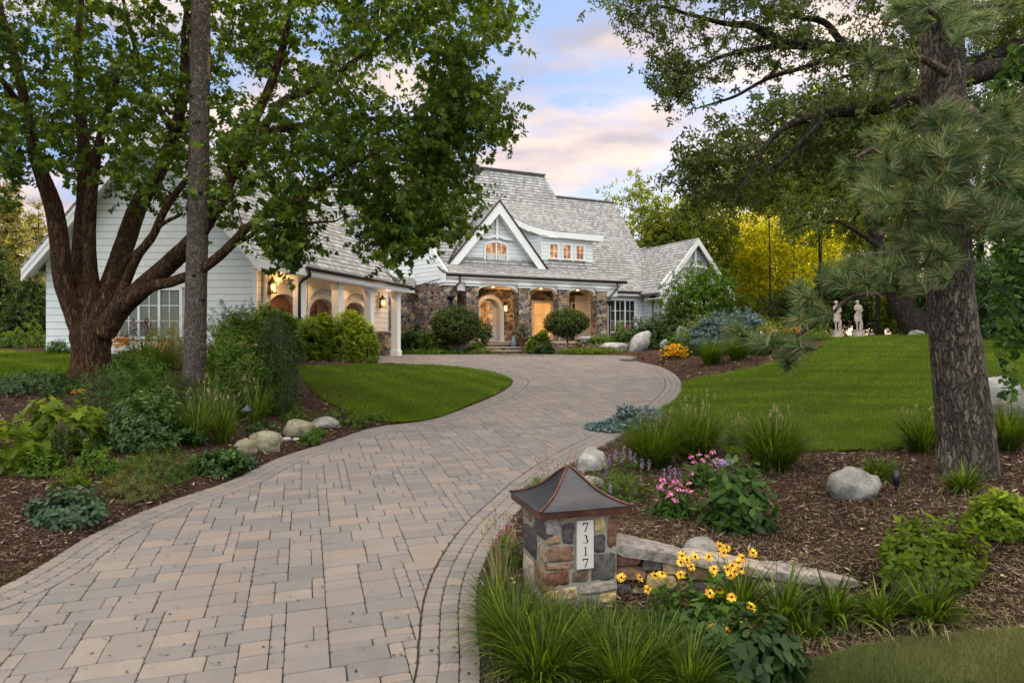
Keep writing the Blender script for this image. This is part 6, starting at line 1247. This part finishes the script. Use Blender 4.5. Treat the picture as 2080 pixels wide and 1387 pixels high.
def bluespruce(label, blobs, D, n, size=.06):
    c = on(blobs[0][0], D); s = D/FPX; e = empty('blue_spruce', c, label, 'conifer', 'blue spruces'); MB().tube([c-[0, 0, .1], c+[0, 0, .3]], .07, 8).build('trunk', M['twig_bark'], e); Ps, As = [], []
    for x, y, rx, ry in blobs:
        k = int(n*rx*ry/sum(b[2]*b[3] for b in blobs)/14); d = rdir(k); d[:, 2] = np.abs(d[:, 2])*.9-.25; d = unit(d); cc = np.array([(x-CX)*s, D, EYE-(y-CY)*s]); lay = .8+.2*np.sin(d[:, 2]*14); Ps.append(cc+d*(lay*lump(d, int(x), .25, 3)*(1-.35*RNG.random(k)**2))[:, None]*np.array([rx*s, rx*s*.85, ry*s])); As.append(d*[1, 1, .35]+[0, 0, .12])
    P = np.concatenate(Ps); A = np.concatenate(As); g = gz(P[:, 0], P[:, 1])+.04; P[:, 2] = np.maximum(P[:, 2], g)
    p, dd1, nn, S, _ = shoots(P-unit(A)*.12, A, size*3.4, 14, size, .6, .0, .2); leaf_obj('foliage', p, dd1, nn, S, 'sprig', M['blue_needle'], e); b = MB()
    for q in P[::40]: b.tube([c+[0, 0, .15], (c+q)/2+[0, 0, .05], q], [.02, .012, .005], 4, cap=False)
    b.build('branches', M['twig_bark'], e); return e
bluespruce('large blue spruce mound with layered boughs right of the yellow flowers', [(1445,700,46,42),(1470,670,45,28),(1512,655,34,18),(1428,735,18,14)], 24.5, 30000, .10)
bluespruce('small prostrate blue spruce leaning out over the paving edge', [(1290,862,42,24),(1240,880,42,16),(1315,845,30,16),(1215,876,22,7),(1275,838,14,12),(1250,862,20,10)], 12.3, 20000, .06)
for x, y, w_, h_, D, lb in ((1445,0,70,48,21.5,'dark grass tussock at the foot of the large blue spruce'),(1500,0,76,50,22,'wide dark grass tussock right of the large blue spruce'),(1555,0,60,40,23,'dark grass tussock at the end of the far bed')):
    grass_clump(lb, x, y, w_, h_, 700, D=D, heads=10, wd=.014, lean=.8)
e = S_('yellow_daisies', 'dense clump of yellow daisies beside the court', 1375, 0, 74, 50, 2200, .08, 'shrub_green', D=24.4, cat='flowers', group='yellow daisy clumps in the far bed'); tt = RNG.normal(size=220)*.42; P = np.stack([(1375+34*tt-CX)/FPX*23.5, 23.5+.5*RNG.random(220), EYE-(699+9*tt**2*1.6+24*RNG.random(220)-CY)/FPX*23.5], 1); petals_mass('flowers', P, .06, 'petal_yellow', e, 7)
for x, w_, D, y0, lb in ((1595,70,27,664,'orange-yellow daisies behind the pine twig'),(1655,60,28,672,'orange-yellow daisies nearest the statues')):
    e = S_('yellow_daisies', lb, x, 0, w_, 36, 1500, .09, 'shrub_green', D=D, cat='flowers', group='yellow daisy clumps in the far bed'); P = np.stack([(x+w_*.45*RNG.normal(size=110).clip(-1, 1)-CX)/FPX*(D-.3), D-.3+.5*RNG.random(110), EYE-(y0+16*RNG.random(110)-CY)/FPX*D], 1); petals_mass('flowers', P, .065, 'petal_orange', e, 7)
for x, w_, h_, D, m_, lb in ((1545,90,40,26,'shrub_green','loose greenery behind the pine twig in the far bed'),(1480,80,50,27,'shrub_green','feathery greenery behind the large blue spruce'),(1530,70,26,23.5,'conifer_green','grey-green pine shrub right of the blue spruce'),(1640,90,20,27,'shrub_green','low greenery under the orange-yellow daisies'),(1560,80,44,29,'shrub_lime','yellowish feathery plants behind the orange daisies')):
    S_('bed_plants', lb, x, 0, w_, h_, 2200, .11, m_, D=D, tpl='lance', vhi=.6 if 'lime' in m_ else 1, group='greenery of the far bed')
# ---- right bed
for x, y, w_, h_, n, hd, lb in ((1325,948,165,84,1500,10,'broad green grass clump nearest the prostrate blue spruce'),(1410,928,160,90,1500,18,'broad green grass clump behind the pink coneflowers'),(1572,955,165,94,1700,14,'large fountain of green grass right of the hydrangea'),(1500,905,80,44,420,20,'finer grass at the near edge of the lawn'),(1872,918,100,72,800,14,'green grass clump left of the pine trunk'),(2045,915,100,78,800,12,'green grass clump right of the pine trunk')):
    grass_clump(lb, x, y, w_, h_, n, heads=hd, wd=.010, lean=.85)
for x, y, w_, h_, lb in ((1790,975,100,42,'strappy green tuft behind the round grey boulder'),(1955,1000,110,50,'strappy tuft at the foot of the pine trunk')):
    grass_clump(lb, x, y, w_, h_, 320, wd=.014, lean=1.1, group='strappy tufts')
    grass_clump(lb+', dry blades', x, y+2, w_, h_*.6, 120, 'straw', wd=.010, lean=1.4, group=None, name='dry_grass', cat='dry grass')
def spikes(label, x, y, w_, h_, n, mat, tips, leafm='shrub_green', sp=.16):
    e = S_('spiky_perennial', label, x, y, w_, h_*.72, n, .05, leafm, 'lance', cat='flowers'); c = gp(x, y); top = np.array([pt(a, b, c[1]+RNG.normal()*.15) for a, b in tips]); stems_(c, top, .003, parent=e); k = 46
    q = np.repeat(top, k, 0); q[:, 2] -= RNG.random(len(q))*sp; q += RNG.normal(size=q.shape)*.008; petals_mass('flower_spikes', q, .016, mat, e, 2); return e
spikes('purple-spiked perennial to the right of the pillar roof', 1255, 1012, 130, 100, 2600, 'petal_lilac', [(1236+RNG.normal()*3, 925), (1250,915),(1262,920),(1268,905),(1280,912),(1290,922),(1232,950),(1304,930),(1240,980),(1252,985),(1262,990),(1285,975),(1300,965),(1318,935),(1225,965),(1206,940),(1292,990)], 'shrub_green', .12)
spikes('small purple spikes just behind the pink coneflowers', 1372, 1005, 40, 60, 240, 'petal_lilac', [(1350,952),(1360,946),(1371,950),(1381,955),(1345,965)])
spikes('pinkish astilbe plumes rising behind the pillar roof', 1120, 1000, 110, 50, 1500, 'petal_blush', [(1084,925),(1094,935),(1108,912),(1122,930),(1135,928),(1148,940),(1163,905),(1170,925),(1185,935),(1100,950)], 'shrub_green', .2)
spikes('pink astilbe and coral bells on the left foot of the pillar', 1030, 1150, 70, 95, 1400, 'petal_pink', [(1012,1080),(1022,1070),(1035,1062),(1044,1075),(1004,1100)], 'shrub_green', .12)
spikes('rusty plumes above the prostrate blue spruce', 1312, 880, 40, 40, 160, 'burgundy', [(1302,832),(1310,826),(1320,830),(1328,838)])
def coneflowers(label, x, y, w_, h_, tips, r=.042):
    e = S_('coneflower', label, x, y, w_, h_, 620, .11, 'big_leaf_green', 'lance', cat='flowers', group='pink coneflowers', droop=.3); c = gp(x, y); q = np.array([pt(a, b, c[1]+RNG.normal()*.12) for a, b in tips]); stems_(c, q, .003, parent=e); daisies(e, q, r, 'petal_pink', 'cone_eye', 11, droopy=.45, eyeh=.55)
coneflowers('pink coneflower clump in front of the hydrangea and right of the purple spikes', 1370, 1048, 82, 62, [(1338,985),(1348,978),(1352,992),(1360,984),(1365,998),(1372,975),(1378,990),(1385,982),(1392,992),(1398,978),(1340,1000),(1355,1005),(1380,1004),(1335,1012),(1373,1012),(1400,995),(1345,970)])
coneflowers('smaller pink coneflower group tucked behind the hydrangea', 1420, 985, 60, 42, [(1402,925),(1410,935),(1420,920),(1430,932),(1438,925),(1448,915),(1452,935),(1412,948),(1425,945),(1440,942),(1460,930),(1404,958),(1422,970)])
e = S_('hydrangea', 'broad-leaved hydrangea with a single pink bloom', 1500, 1066, 145, 122, 760, .125, 'big_leaf_green', 'ovate', vhi=.8, nl=6, droop=.35, L=.2, top=.4, amp=.18)
c = gp(1492, 1064); petals_mass('flower', pt(1467, 940, c[1]-.2)+RNG.normal(size=(60, 3))*[.035, .03, .018], .022, 'petal_lilac', e, 4)
S_('leafy_shrub', 'compact light green shrub in the mulch below the pine tree', 1884, 1162, 195, 96, 3200, .068, 'shrub_lime', vhi=.5, nl=9, droop=.2, amp=.18, cat='shrub')
S_('leafy_shrub', 'yellow-tipped shrub at the right edge below the pine tree', 2035, 1080, 150, 88, 3000, .062, 'shrub_lime', vhi=.7, top=.8, nl=9, amp=.18)
rock('rounded grey boulder in the mulch near the pine tree', 1731, 1004, 100, 54, 'boulder', seed=31, sink=.3); rock('pale boulder peeping over the low stone wall', 1423, 1125, 70, 34, 'boulder', seed=33, sink=.3, sharp=.08)
rock('tall pale rock right of the pine trunk', 2018, 812, 95, 72, 'pale_boulder', 11.0, .2, 35, 'rocks at the right edge'); rock('long brown rock at the right edge', 2085, 820, 110, 56, 'boulder', 10.4, 0, 37, 'rocks at the right edge')
rock('pale rock beside the paving edge above the pillar roof', 1205, 950, 62, 40, 'pale_boulder', seed=39, sink=.5); rock('low stone under the purple spikes', 1200, 1000, 60, 34, 'boulder', seed=41)
rock('small pale rock at the foot of the leaning tree', 1862, 0, 30, 12, 'boulder', 30.5, seed=43); rock('small grey rock right of the statues', 1770, 0, 13, 9, 'boulder', 32, seed=44)
# ---- stone pillar with copper roof
pc = np.array([(1110-CX)/FPX*5.2, 5.2]); a17 = R(17.1); ux = Vector((math.cos(a17), math.sin(a17), 0)); uy = Vector((-math.sin(a17), math.cos(a17), 0)); PS = .60
C0 = Vector((pc[0], pc[1], 0)); zt = EYE-(1050-CY)/FPX*5.2; zb = float(gz(pc[0]+.2, pc[1]))-.06; cc = C0+ux*PS/2+uy*PS/2
pil = empty('stone_pillar', (cc.x, cc.y, zb+.06), 'short fieldstone gate pillar with a flared copper roof and a vertical number plaque', 'pillar')
MB().box(cc+UP*(zt+zb)/2, PS-.02, PS-.02, zt-zb, (ux, uy, UP)).build('mortar_core', M['mortar'], pil)
def face_pt(which, u, z, off=0.0): return (C0+ux*u-uy*off if which == 'r' else C0+uy*u-ux*off)+UP*z
def stone(which, u0, u1, z0, z1, a, bulge=.018):
    X, Nn = (ux, -uy) if which == 'r' else (uy, -ux); m = MB(); g = .004; u0 += g; u1 -= g; z0 += g; z1 -= g; nx, nz = 8, 8; KK = [0, .05, .18, .34, .5, .66, .82, .95, 1]; s = random.random()*50; vs = []
    for j in range(nz+1):
        for i in range(nx+1):
            fu, fz = KK[i], KK[j]; ed = min(fu, 1-fu, fz, 1-fz); h = -.014+bulge*(1-(1-min(1, ed*6))**2)+.012*mnoise.noise(Vector((fu*3+s, fz*3, s)))+.007*mnoise.noise(Vector((fu*9+s, fz*9, s)))
            cu = .007*mnoise.noise(Vector((fu*2, fz*2, s+9))); rx_ = (abs(fu-.5)*2)**4*(abs(fz-.5)*2)**4*.012; vs.append(face_pt(which, u0+(u1-u0)*fu+(cu-rx_*(1 if fu > .5 else -1)), z0+(z1-z0)*fz+cu-rx_*(1 if fz > .5 else -1), h))
    fs = [(j*(nx+1)+i, j*(nx+1)+i+1, (j+1)*(nx+1)+i+1, (j+1)*(nx+1)+i) for j in range(nz) for i in range(nx)]
    if which == 'l': fs = [f[::-1] for f in fs]
    m.add(vs, fs, True, a)
    rim_ = [i for i in range(nx+1)]+[j*(nx+1)+nx for j in range(1, nz+1)]+[nz*(nx+1)+i for i in range(nx-1, -1, -1)]+[j*(nx+1) for j in range(nz-1, 0, -1)]
    ctr = Nn*-.05; m.add([vs[i] for i in rim_]+[Vector(vs[i])+ctr for i in rim_], [(k, (k+1) % len(rim_), (k+1) % len(rim_)+len(rim_), k+len(rim_)) for k in range(len(rim_))], False, a)
    m.build('stone', M['stone_blocks'], pil)
# (left, right, top, bottom) on the numbered face in photo pixels of the 1101-wide close view
for l, r, t, b, a in ((352,470,590,735,.97),(480,690,560,612,.75),(690,850,560,600,.3),(475,572,640,822,.08),(280,462,745,812,.60),(352,570,838,970,.32),(345,570,982,1035,.55),(322,535,1042,1178,.45),(560,690,1058,1165,.25),(735,832,612,742,.78),(736,834,760,925,.12),(852,940,600,888,.36),(710,930,930,1168,.14),(618,935,1180,1270,.95),(335,455,1200,1290,.72),(465,600,1195,1300,.80),(790,930,1275,1360,.76),(352,460,1300,1390,.5),(470,780,1310,1390,.2)):
    l -= 7; r += 7; t -= 7; b += 7; k = PS/(940-345); zpx = lambda y: zt-(y-575)*1.0*(.9*PS/600) ; stone('r', max(0.0, (l-345)*k), min(PS, (r-345)*k), max(zb, zpx(b)), zpx(t), a)
lf = [(0,.34,.0,.20,.1),(.36,.6,0,.14,.55),(0,.22,.22,.36,.6),(.24,.6,.16,.40,.08),(0,.30,.38,.60,.3),(.32,.6,.42,.62,.88),(0,.26,.62,.75,.95),(.28,.6,.64,.76,.2)]
for a0, a1, q0, q1, a in lf: stone('l', a0, a1, zt-q1*(zt-zb)/.76, zt-q0*(zt-zb)/.76, a)
pl0, pl1 = (583-345)*PS/595, (722-345)*PS/595; zp1, zp0 = zt-(622-575)*.9*PS/600, zt-(1038-575)*.9*PS/600
plq = MB().box(face_pt('r', (pl0+pl1)/2, (zp0+zp1)/2, .012), pl1-pl0, .03, zp1-zp0, (ux, uy, UP), bev=.003).build('number_plaque', M['plaque'], pil)
def digit(ch):
    if ch == '7': return [[(-.3,.5),(.32,.5),(.32,.44),(.02,-.5),(-.12,-.5),(.20,.36),(-.16,.36),(-.25,.22),(-.30,.22)]]
    if ch == '1': return [[(-.05,.42),(-.05,-.40),(-.18,-.45),(-.18,-.5),(.20,-.5),(.20,-.45),(.08,-.40),(.08,.5),(.04,.5),(-.18,.38),(-.16,.34)]]
    out = []
    for cy, r0, r1 in ((.24,.26,.20),(-.22,.28,.30)):
        o = []; a0, a1 = (150, -75) if cy > 0 else (80, -150); n = 12
        for i in range(n+1): t = R(a0+(a1-a0)*i/n); o.append((r1*math.cos(t)*1.05, cy+r0*math.sin(t)))
        for i in range(n, -1, -1): t = R(a0+(a1-a0)*i/n); w_ = .18*max(.30, math.cos(t*1.0) if math.cos(t) > 0 else .30); o.append(((r1*math.cos(t)*1.05)-w_*math.cos(t)*1.1, cy+(r0-.065)*math.sin(t)))
        out.append(o)
    return out
dh_ = (zp1-zp0)/4.5
for i, ch in enumerate('7317'):
    m = MB(); zc = zp1-(zp1-zp0)*(i+.56)/4.08-.0
    for o in digit(ch): m.prism([face_pt('r', (pl0+pl1)/2+x*dh_*.92, zc+y*dh_*.82, .0275) for x, y in o], uy*.004)
    m.build('numeral', M['numeral'], plq)
# flared roof
ov = .076; H0 = PS/2+ov; zr0 = zt+.0; bandh = .055; apz = EYE-(948-CY)/FPX*5.55
MB().box(cc+UP*(zr0+bandh/2), 2*H0, 2*H0, bandh, (ux, uy, UP)).build('copper_fascia', M['copper_band'], pil)
N_ = 14; prof = [(H0*(1-t)**1.0*(1-.22*math.sin(math.pi*t))+.004, zr0+bandh+.002+(apz-zr0-bandh)*(t**1.25*.75+.25*t)) for t in np.linspace(0, 1, N_+1)]; cap = MB()
cs = [cc-ux*0, ]; vs = []
for h, z in prof: vs += [cc+ux*(sx*h)+uy*(sy*h)+UP*z for sx, sy in ((-1,-1),(1,-1),(1,1),(-1,1))]
cap.add(vs, [(i*4+j, i*4+(j+1) % 4, i*4+4+(j+1) % 4, i*4+4+j) for i in range(N_) for j in range(4)]); cap.build('copper_roof', M['weathered_copper'], pil)
for sx, sy in ((-1,-1),(1,-1),(1,1),(-1,1)):
    m = MB(); pp = [cc+ux*(sx*(h+.004))+uy*(sy*(h+.004))+UP*(z+.004) for h, z in prof]; m.tube(pp, [.011]*(N_)+[.008], 6); m.build('hip_seam', M['copper_band'], pil)
m = MB()
for sx, sy, ex_, ey_ in ((-1,-1,1,-1),(1,-1,1,1),(1,1,-1,1),(-1,1,-1,-1)): m.tube([cc+ux*(sx*H0)+uy*(sy*H0)+UP*(zr0+bandh), cc+ux*(ex_*H0)+uy*(ey_*H0)+UP*(zr0+bandh)], .006, 6)
m.build('drip_bead', M['weathered_copper'], pil)
# ---- low dry-laid wall running right from the pillar
wl = [pt(1250,1098,5.42), pt(1400,1128,5.42), pt(1560,1155,5.42), pt(1745,1176,5.42)]; wall_ = empty('stone_garden_wall', (float(wl[1][0]), float(wl[1][1]), float(gz(wl[1][0], wl[1][1]))), 'low dry-laid stone wall with rough slab tops running right from the pillar', 'wall')
def rough_block(p, q, dpt, h, a, name, sd, ztop0, ztop1):
    p, q = Vector(p), Vector(q); X = (q-p); X.z = 0; L = X.length; X.normalize(); Y = Vector((-X.y, X.x, 0)); nx, ny, nz = 10, 5, 3; vs = {}; m = MB(); V_ = []
    def P_(i, j, k):
        key = (i, j, k)
        if key not in vs:
            fx, fy, fz = i/nx, j/ny, k/nz; zt_ = ztop0+(ztop1-ztop0)*fx; b = p+X*(L*fx)+Y*(dpt*(fy-.0))+UP*((zt_-h*(1-fz))-p.z); w_ = Vector((b.x*4+sd, b.y*4, b.z*5)); ed = Vector((0, 0, 0))
            cr_ = .01*dpt; sq = lambda f: (abs(f-.5)*2)**10; b += -Y*(fy-.5)*2*cr_*(sq(fz)+sq(fx))*.6-UP*(fz-.5)*2*h*.14*(sq(fy)+sq(fx)) + Vector((mnoise.noise(w_), mnoise.noise(w_+Vector((9,0,0))), mnoise.noise(w_+Vector((0,9,0))))) * .018
            vs[key] = len(V_); V_.append(b)
        return vs[key]
    fs = []
    for i in range(nx):
        for j in range(ny): fs += [(P_(i,j,nz), P_(i+1,j,nz), P_(i+1,j+1,nz), P_(i,j+1,nz)), (P_(i,j+1,0), P_(i+1,j+1,0), P_(i+1,j,0), P_(i,j,0))]
        for k in range(nz): fs += [(P_(i,0,k), P_(i+1,0,k), P_(i+1,0,k+1), P_(i,0,k+1)), (P_(i,ny,k+1), P_(i+1,ny,k+1), P_(i+1,ny,k), P_(i,ny,k))]
    for j in range(ny):
        for k in range(nz): fs += [(P_(0,j+1,k), P_(0,j,k), P_(0,j,k+1), P_(0,j+1,k+1)), (P_(nx,j,k), P_(nx,j+1,k), P_(nx,j+1,k+1), P_(nx,j,k+1))]
    m.add(V_, fs, False, a); m.build(name, M['stone_blocks'], wall_)
for (i, j, a, t0_, t1_) in ((0,1,.99,0,1),(1,2,.92,0,.0),(2,3,.97,0,0)):
    p, q = wl[i], wl[j]; rough_block(p, q, .30, .095 if i else .12, a, 'cap_slab', i*7, p[2], q[2])
for i in range(3):
    p, q = wl[i], wl[j if False else i+1]; L = np.linalg.norm(q-p); nst = max(2, int(L/.24)); g = min(float(gz(p[0], p[1]-.25)), float(gz(q[0], q[1]-.25)))-.05
    for row in range(3):
        u = 0
        while u < 1:
            du = (.10+.22*random.random())/L*1.0; b0 = p*(1-u)+q*u; b1 = p*(1-min(1, u+du))+q*min(1, u+du); tz0 = b0[2]-.095-row*.13; u += du+.01
            if tz0-.12 < g-.1: continue
            b0 = b0+[.0, .03, 0]; b1 = b1+[0, .03, 0]; rough_block(b0, b1, .2, .115, random.choice((.1,.3,.55,.7,.95,.4,.15)), 'stone', random.random()*40, tz0, tz0-.01)
# ---- daisies, daylilies and sedge in front of the wall
e = S_('black_eyed_susans', 'yellow black-eyed susans leaning over the low stone wall', 1440, 1262, 190, 92, 760, .085, 'big_leaf_green', 'ovate', cat='flowers', droop=.3, D=4.95)
tips = [(1385,1128),(1395,1136),(1412,1130),(1462,1108),(1476,1112),(1470,1122),(1488,1148),(1500,1142),(1492,1160),(1478,1155),(1484,1168),(1505,1155),(1383,1142),(1382,1166),(1450,1155),(1455,1170),(1445,1190),(1442,1204),(1462,1198),(1262,1172),(1300,1172),(1330,1168),(1316,1196),(1345,1165),(1486,1212),(1448,1270),(1466,1272),(1484,1268),(1477,1282),(1512,1262),(1518,1275),(1526,1232),(1530,1122),(1440,1130),(1404,1150),(1508,1132)]
cE = on(1440, 4.95); q = np.array([pt(a, b, (4.9 if b < 1200 else 4.45)+.3*RNG.random()) for a, b in tips]); stems_(cE, q, .0025, parent=e); fcs = [(RNG.normal()*.3, -1.0+RNG.normal()*.2, .75) for _ in q]; daisies(e, q, .034, face=fcs)
e = S_('black_eyed_susans', 'single yellow daisy plant among the daylily leaves at right', 1872, 1215, 60, 26, 120, .09, 'big_leaf_green', 'ovate', cat='flowers'); c = gp(1872, 1215); q = np.array([pt(1872, 1168, c[1])]); stems_(c, q, .0025, parent=e); daisies(e, q, .035, face=[(0, -.8, .8)])
for x, y, w_, h_, n, wd, lb, dry in ((1500,1262,110,100,170,.022,'daylily leaves right behind the yellow daisies',16),(1590,1272,130,95,190,.020,'daylily clump in front of the slab wall',30),(1690,1268,140,88,190,.020,'daylily clump at the end of the slab wall',34),(1790,1270,130,80,170,.019,'daylily clump left of the single daisy',34),(1890,1268,150,88,210,.018,'daylily clump with many dry blades at the far right',70),(1640,1300,120,60,110,.018,'short daylily clump near the corner grass',40)):
    ee = grass_clump(lb, x, y, w_, h_, n, wd=wd, lean=.95, cat='plant', name='daylily', group='daylily clumps in front of the wall', bend=1.15)
    c = gp(x, y); s = c[1]/FPX; o = disc(dry*2, w_*.35*s, w_*.25*s); blade_obj('dry_blades', c+o, h_*s*(.5+.5*RNG.random(dry*2)), .010, 1.35+.4*RNG.random(dry*2), M['straw'], ee, segs=5)
for x, y, w_, h_, n, lb in ((1045,1330,150,118,900,'fine sedge clump at the left foot of the pillar'),(1130,1345,170,92,850,'fine sedge clump directly in front of the pillar'),(1230,1350,170,88,800,'fine sedge clump in front of the pillar plaque side'),(1330,1365,170,90,700,'fine sedge clump between the pillar and the dark-leaved plant'),(1100,1420,200,110,800,'near sedge clump left of centre at the bottom edge'),(1260,1430,210,105,850,'near sedge clump at the bottom edge below the plaque'),(1400,1430,170,100,560,'near sedge clump at the bottom edge beside dark leaves'),(1120,1292,120,70,420,'low sedge clump touching the front corner of the pillar'),(1200,1296,120,66,420,'low sedge clump right under the number plaque'),(1290,1290,120,60,380,'low sedge clump between the pillar and the yellow daisies'),(1010,1260,80,90,360,'small sedge tuft between paving and pillar')):
    grass_clump(lb, x, y, w_, h_, n, wd=.0085, lean=1.0, cat='plant', name='sedge', group='sedge clumps round the pillar', bend=1.1, D=None if y < 1400 else (4.25 if y == 1420 else 4.2))
grass_clump('tan dry grass stalks at the left side of the pillar', 1015, 1210, 60, 120, 60, 'straw', wd=.006, lean=.3, heads=14, name='dry_grass', cat='dry grass', group=None)
S_('broadleaf_perennial', 'dark large-leaved perennial at the bottom edge right of the sedge', 1520, 1420, 200, 110, 900, .105, 'shrub_dark', 'ovate', D=4.35, vhi=.75, droop=.5, nl=7, L=.16)
S_('broadleaf_perennial', 'mid green leafy perennial under the yellow daisies', 1400, 1330, 180, 80, 900, .09, 'big_leaf_green', 'ovate', D=4.75, vhi=.7, droop=.45, nl=6, L=.15)
# ---- statues
def statue(label, x, D, h=1.42, face=-.3):
    c = on(x, D, -.02); e = empty('statue', c, label, 'statue', 'pale stone statues at the top of the lawn'); b = MB(); s = Vector(c)
    b.box(s+UP*.03, .50, .50, .07, bev=.01); b.box(s+UP*.19, .42, .42, .26, bev=.012); b.box(s+UP*.345, .48, .48, .05, bev=.01); b.build('pedestal', M['marble'], e)
    z = .37; f = h/1.55
    J = {'hip': (0,0,.82), 'belly': (.02,0,.97), 'chest': (.0,0,1.15), 'neck': (-.02,-.01,1.31), 'head': (-.05,-.03,1.40), 'top': (-.05,-.02,1.50), 'lh': (-.09,0,.78), 'lk': (-.10,-.06,.45), 'la': (-.05,0,.09), 'lf': (-.09,-.13,.03), 'rh': (.09,0,.78), 'rk': (.11,-.02,.44), 'ra': (.10,.03,.09), 'rf': (.12,-.11,.03),
         'ls': (-.15,0,1.24), 'le': (-.20,-.06,1.03), 'lw': (-.06,-.17,1.08), 'lhand': (.01,-.19,1.12), 'rs': (.15,0,1.24), 're': (.20,-.05,1.02), 'rw': (.07,-.17,.93), 'rhand': (.0,-.19,.90)}
    Rr = {'hip': .135, 'belly': .115, 'chest': .135, 'neck': .05, 'head': .085, 'top': .06, 'lh': .095, 'lk': .065, 'la': .042, 'lf': .03, 'rh': .095, 'rk': .065, 'ra': .042, 'rf': .03, 'ls': .06, 'le': .045, 'lw': .032, 'lhand': .03, 'rs': .06, 're': .045, 'rw': .032, 'rhand': .03}
    E = [('hip','belly'),('belly','chest'),('chest','neck'),('neck','head'),('head','top'),('hip','lh'),('lh','lk'),('lk','la'),('la','lf'),('hip','rh'),('rh','rk'),('rk','ra'),('ra','rf'),('chest','ls'),('ls','le'),('le','lw'),('lw','lhand'),('chest','rs'),('rs','re'),('re','rw'),('rw','rhand')]
    k = list(J); me = bpy.data.meshes.new('figure'); me.from_pydata([(s.x+J[n][0]*f, s.y+J[n][1]*f, s.z+z+J[n][2]*f) for n in k], [(k.index(a), k.index(b_)) for a, b_ in E], []); o = link('figure', me, e)
    md = o.modifiers.new('skin', 'SKIN')
    for i, n in enumerate(k): me.skin_vertices[0].data[i].radius = (Rr[n]*f, Rr[n]*f*.85)
    me.skin_vertices[0].data[0].use_root = True; sb2 = o.modifiers.new('sub', 'SUBSURF'); sb2.levels = 2; sb2.render_levels = 2; me.materials.append(M['marble'])
    dr = MB(); n_ = 20; rings = [(.17,.86),(.19,.72),(.18,.55),(.16,.46)]; vs = [(s.x+(r+.018*math.sin(5*t+q*3))*math.cos(t)*f, s.y+(r+.018*math.sin(5*t+q*3))*.75*math.sin(t)*f, s.z+z+(zz_+.05*math.sin(t+1))*f) for q, (r, zz_) in enumerate(rings) for t in np.arange(n_)/n_*6.283]
    dr.add(vs, [(i*n_+j_, i*n_+(j_+1) % n_, (i+1)*n_+(j_+1) % n_, (i+1)*n_+j_) for i in range(3) for j_ in range(n_)], True); dr.build('drapery', M['marble'], e)
    MB().tube([s+UP*z+Vector((.16, .04, 0)), s+UP*(z+.3*f)+Vector((.17, .05, 0)), s+UP*(z+.55*f)+Vector((.15, .05, 0))], [.10*f, .085*f, .07*f], 9).build('stump', M['marble'], e)
    hr = MB().lathe(s+UP*(z+1.40*f)+Vector((-.05*f, .005, 0)), [(.05*f, 0), (.098*f, .03*f), (.10*f, .08*f), (.07*f, .13*f), (.02*f, .15*f)], 12); hr.build('hair', M['marble'], e)
statue('pale draped stone statue in clear view at the top of the lawn', 1743, 32.2, 1.40); statue('pale stone statue half hidden behind pine needles left of the other statue', 1700, 32.6, 1.40)
# leaves and weeds dropped on mulch and joints
P = scatter_px(9000, (1250,930,2090,1330), test=bed); nD = rdir(len(P))*[1, 1, .12]; leaf_obj('pine_litter', P+[0, 0, .028], nD, rdir(len(P))*.3+[0, 0, 1], .07+.07*RNG.random(len(P)), 'fine', M['straw']); tag(bpy.data.objects['pine_litter'], 'tan pine needles fallen over the mulch of the right bed', 'needles', kind='stuff')
onp = lambda P: gsd(P[:, 0], P[:, 1]) < -.05
P = scatter_px(260, (0,800,1300,1387), test=onp); leaf_obj('drive_litter', P+[0, 0, .012], rdir(len(P))*[1, 1, .1], rdir(len(P))*.25+[0, 0, 1], .018+.022*RNG.random(len(P)), 'ovate', M['mulch_chip']); tag(bpy.data.objects['drive_litter'], 'specks of leaf and bark lying on the pavers', 'leaves', kind='stuff')
P = scatter_px(70, (0,800,1300,1387), test=onp); P = np.repeat(P, 7, 0)+RNG.normal(size=(len(P)*7, 3))*[.012, .012, 0]; V_, F_, v_ = blades(P-[0, 0, .01], .015+.03*RNG.random(len(P)), .005, .3+.9*RNG.random(len(P)), 2); tag(np_mesh('joint_weeds', V_, F_, M['grass_blade'], v=v_), 'tiny green weeds growing in the joints of the pavers', 'weeds', kind='stuff')
P = scatter_px(500, (0,860,2080,1380), test=bed); leaf_obj('fallen_leaves', P+[0, 0, .03], rdir(len(P))*[1, 1, .1], rdir(len(P))*.3+[0, 0, 1], .05, 'ovate', M['straw']); tag(bpy.data.objects['fallen_leaves'], 'tan fallen leaves scattered over the mulch', 'leaves', kind='stuff')
P = scatter_px(2600, (0,860,2080,1380), test=bed); V_, F_, v_ = blades(P, .05+.04*RNG.random(len(P)), .006, .8*RNG.random(len(P)), 2); tag(np_mesh('weeds', V_, F_, M['grass_blade'], v=v_), 'tiny green weeds sprouting in the mulch', 'weeds', kind='stuff')
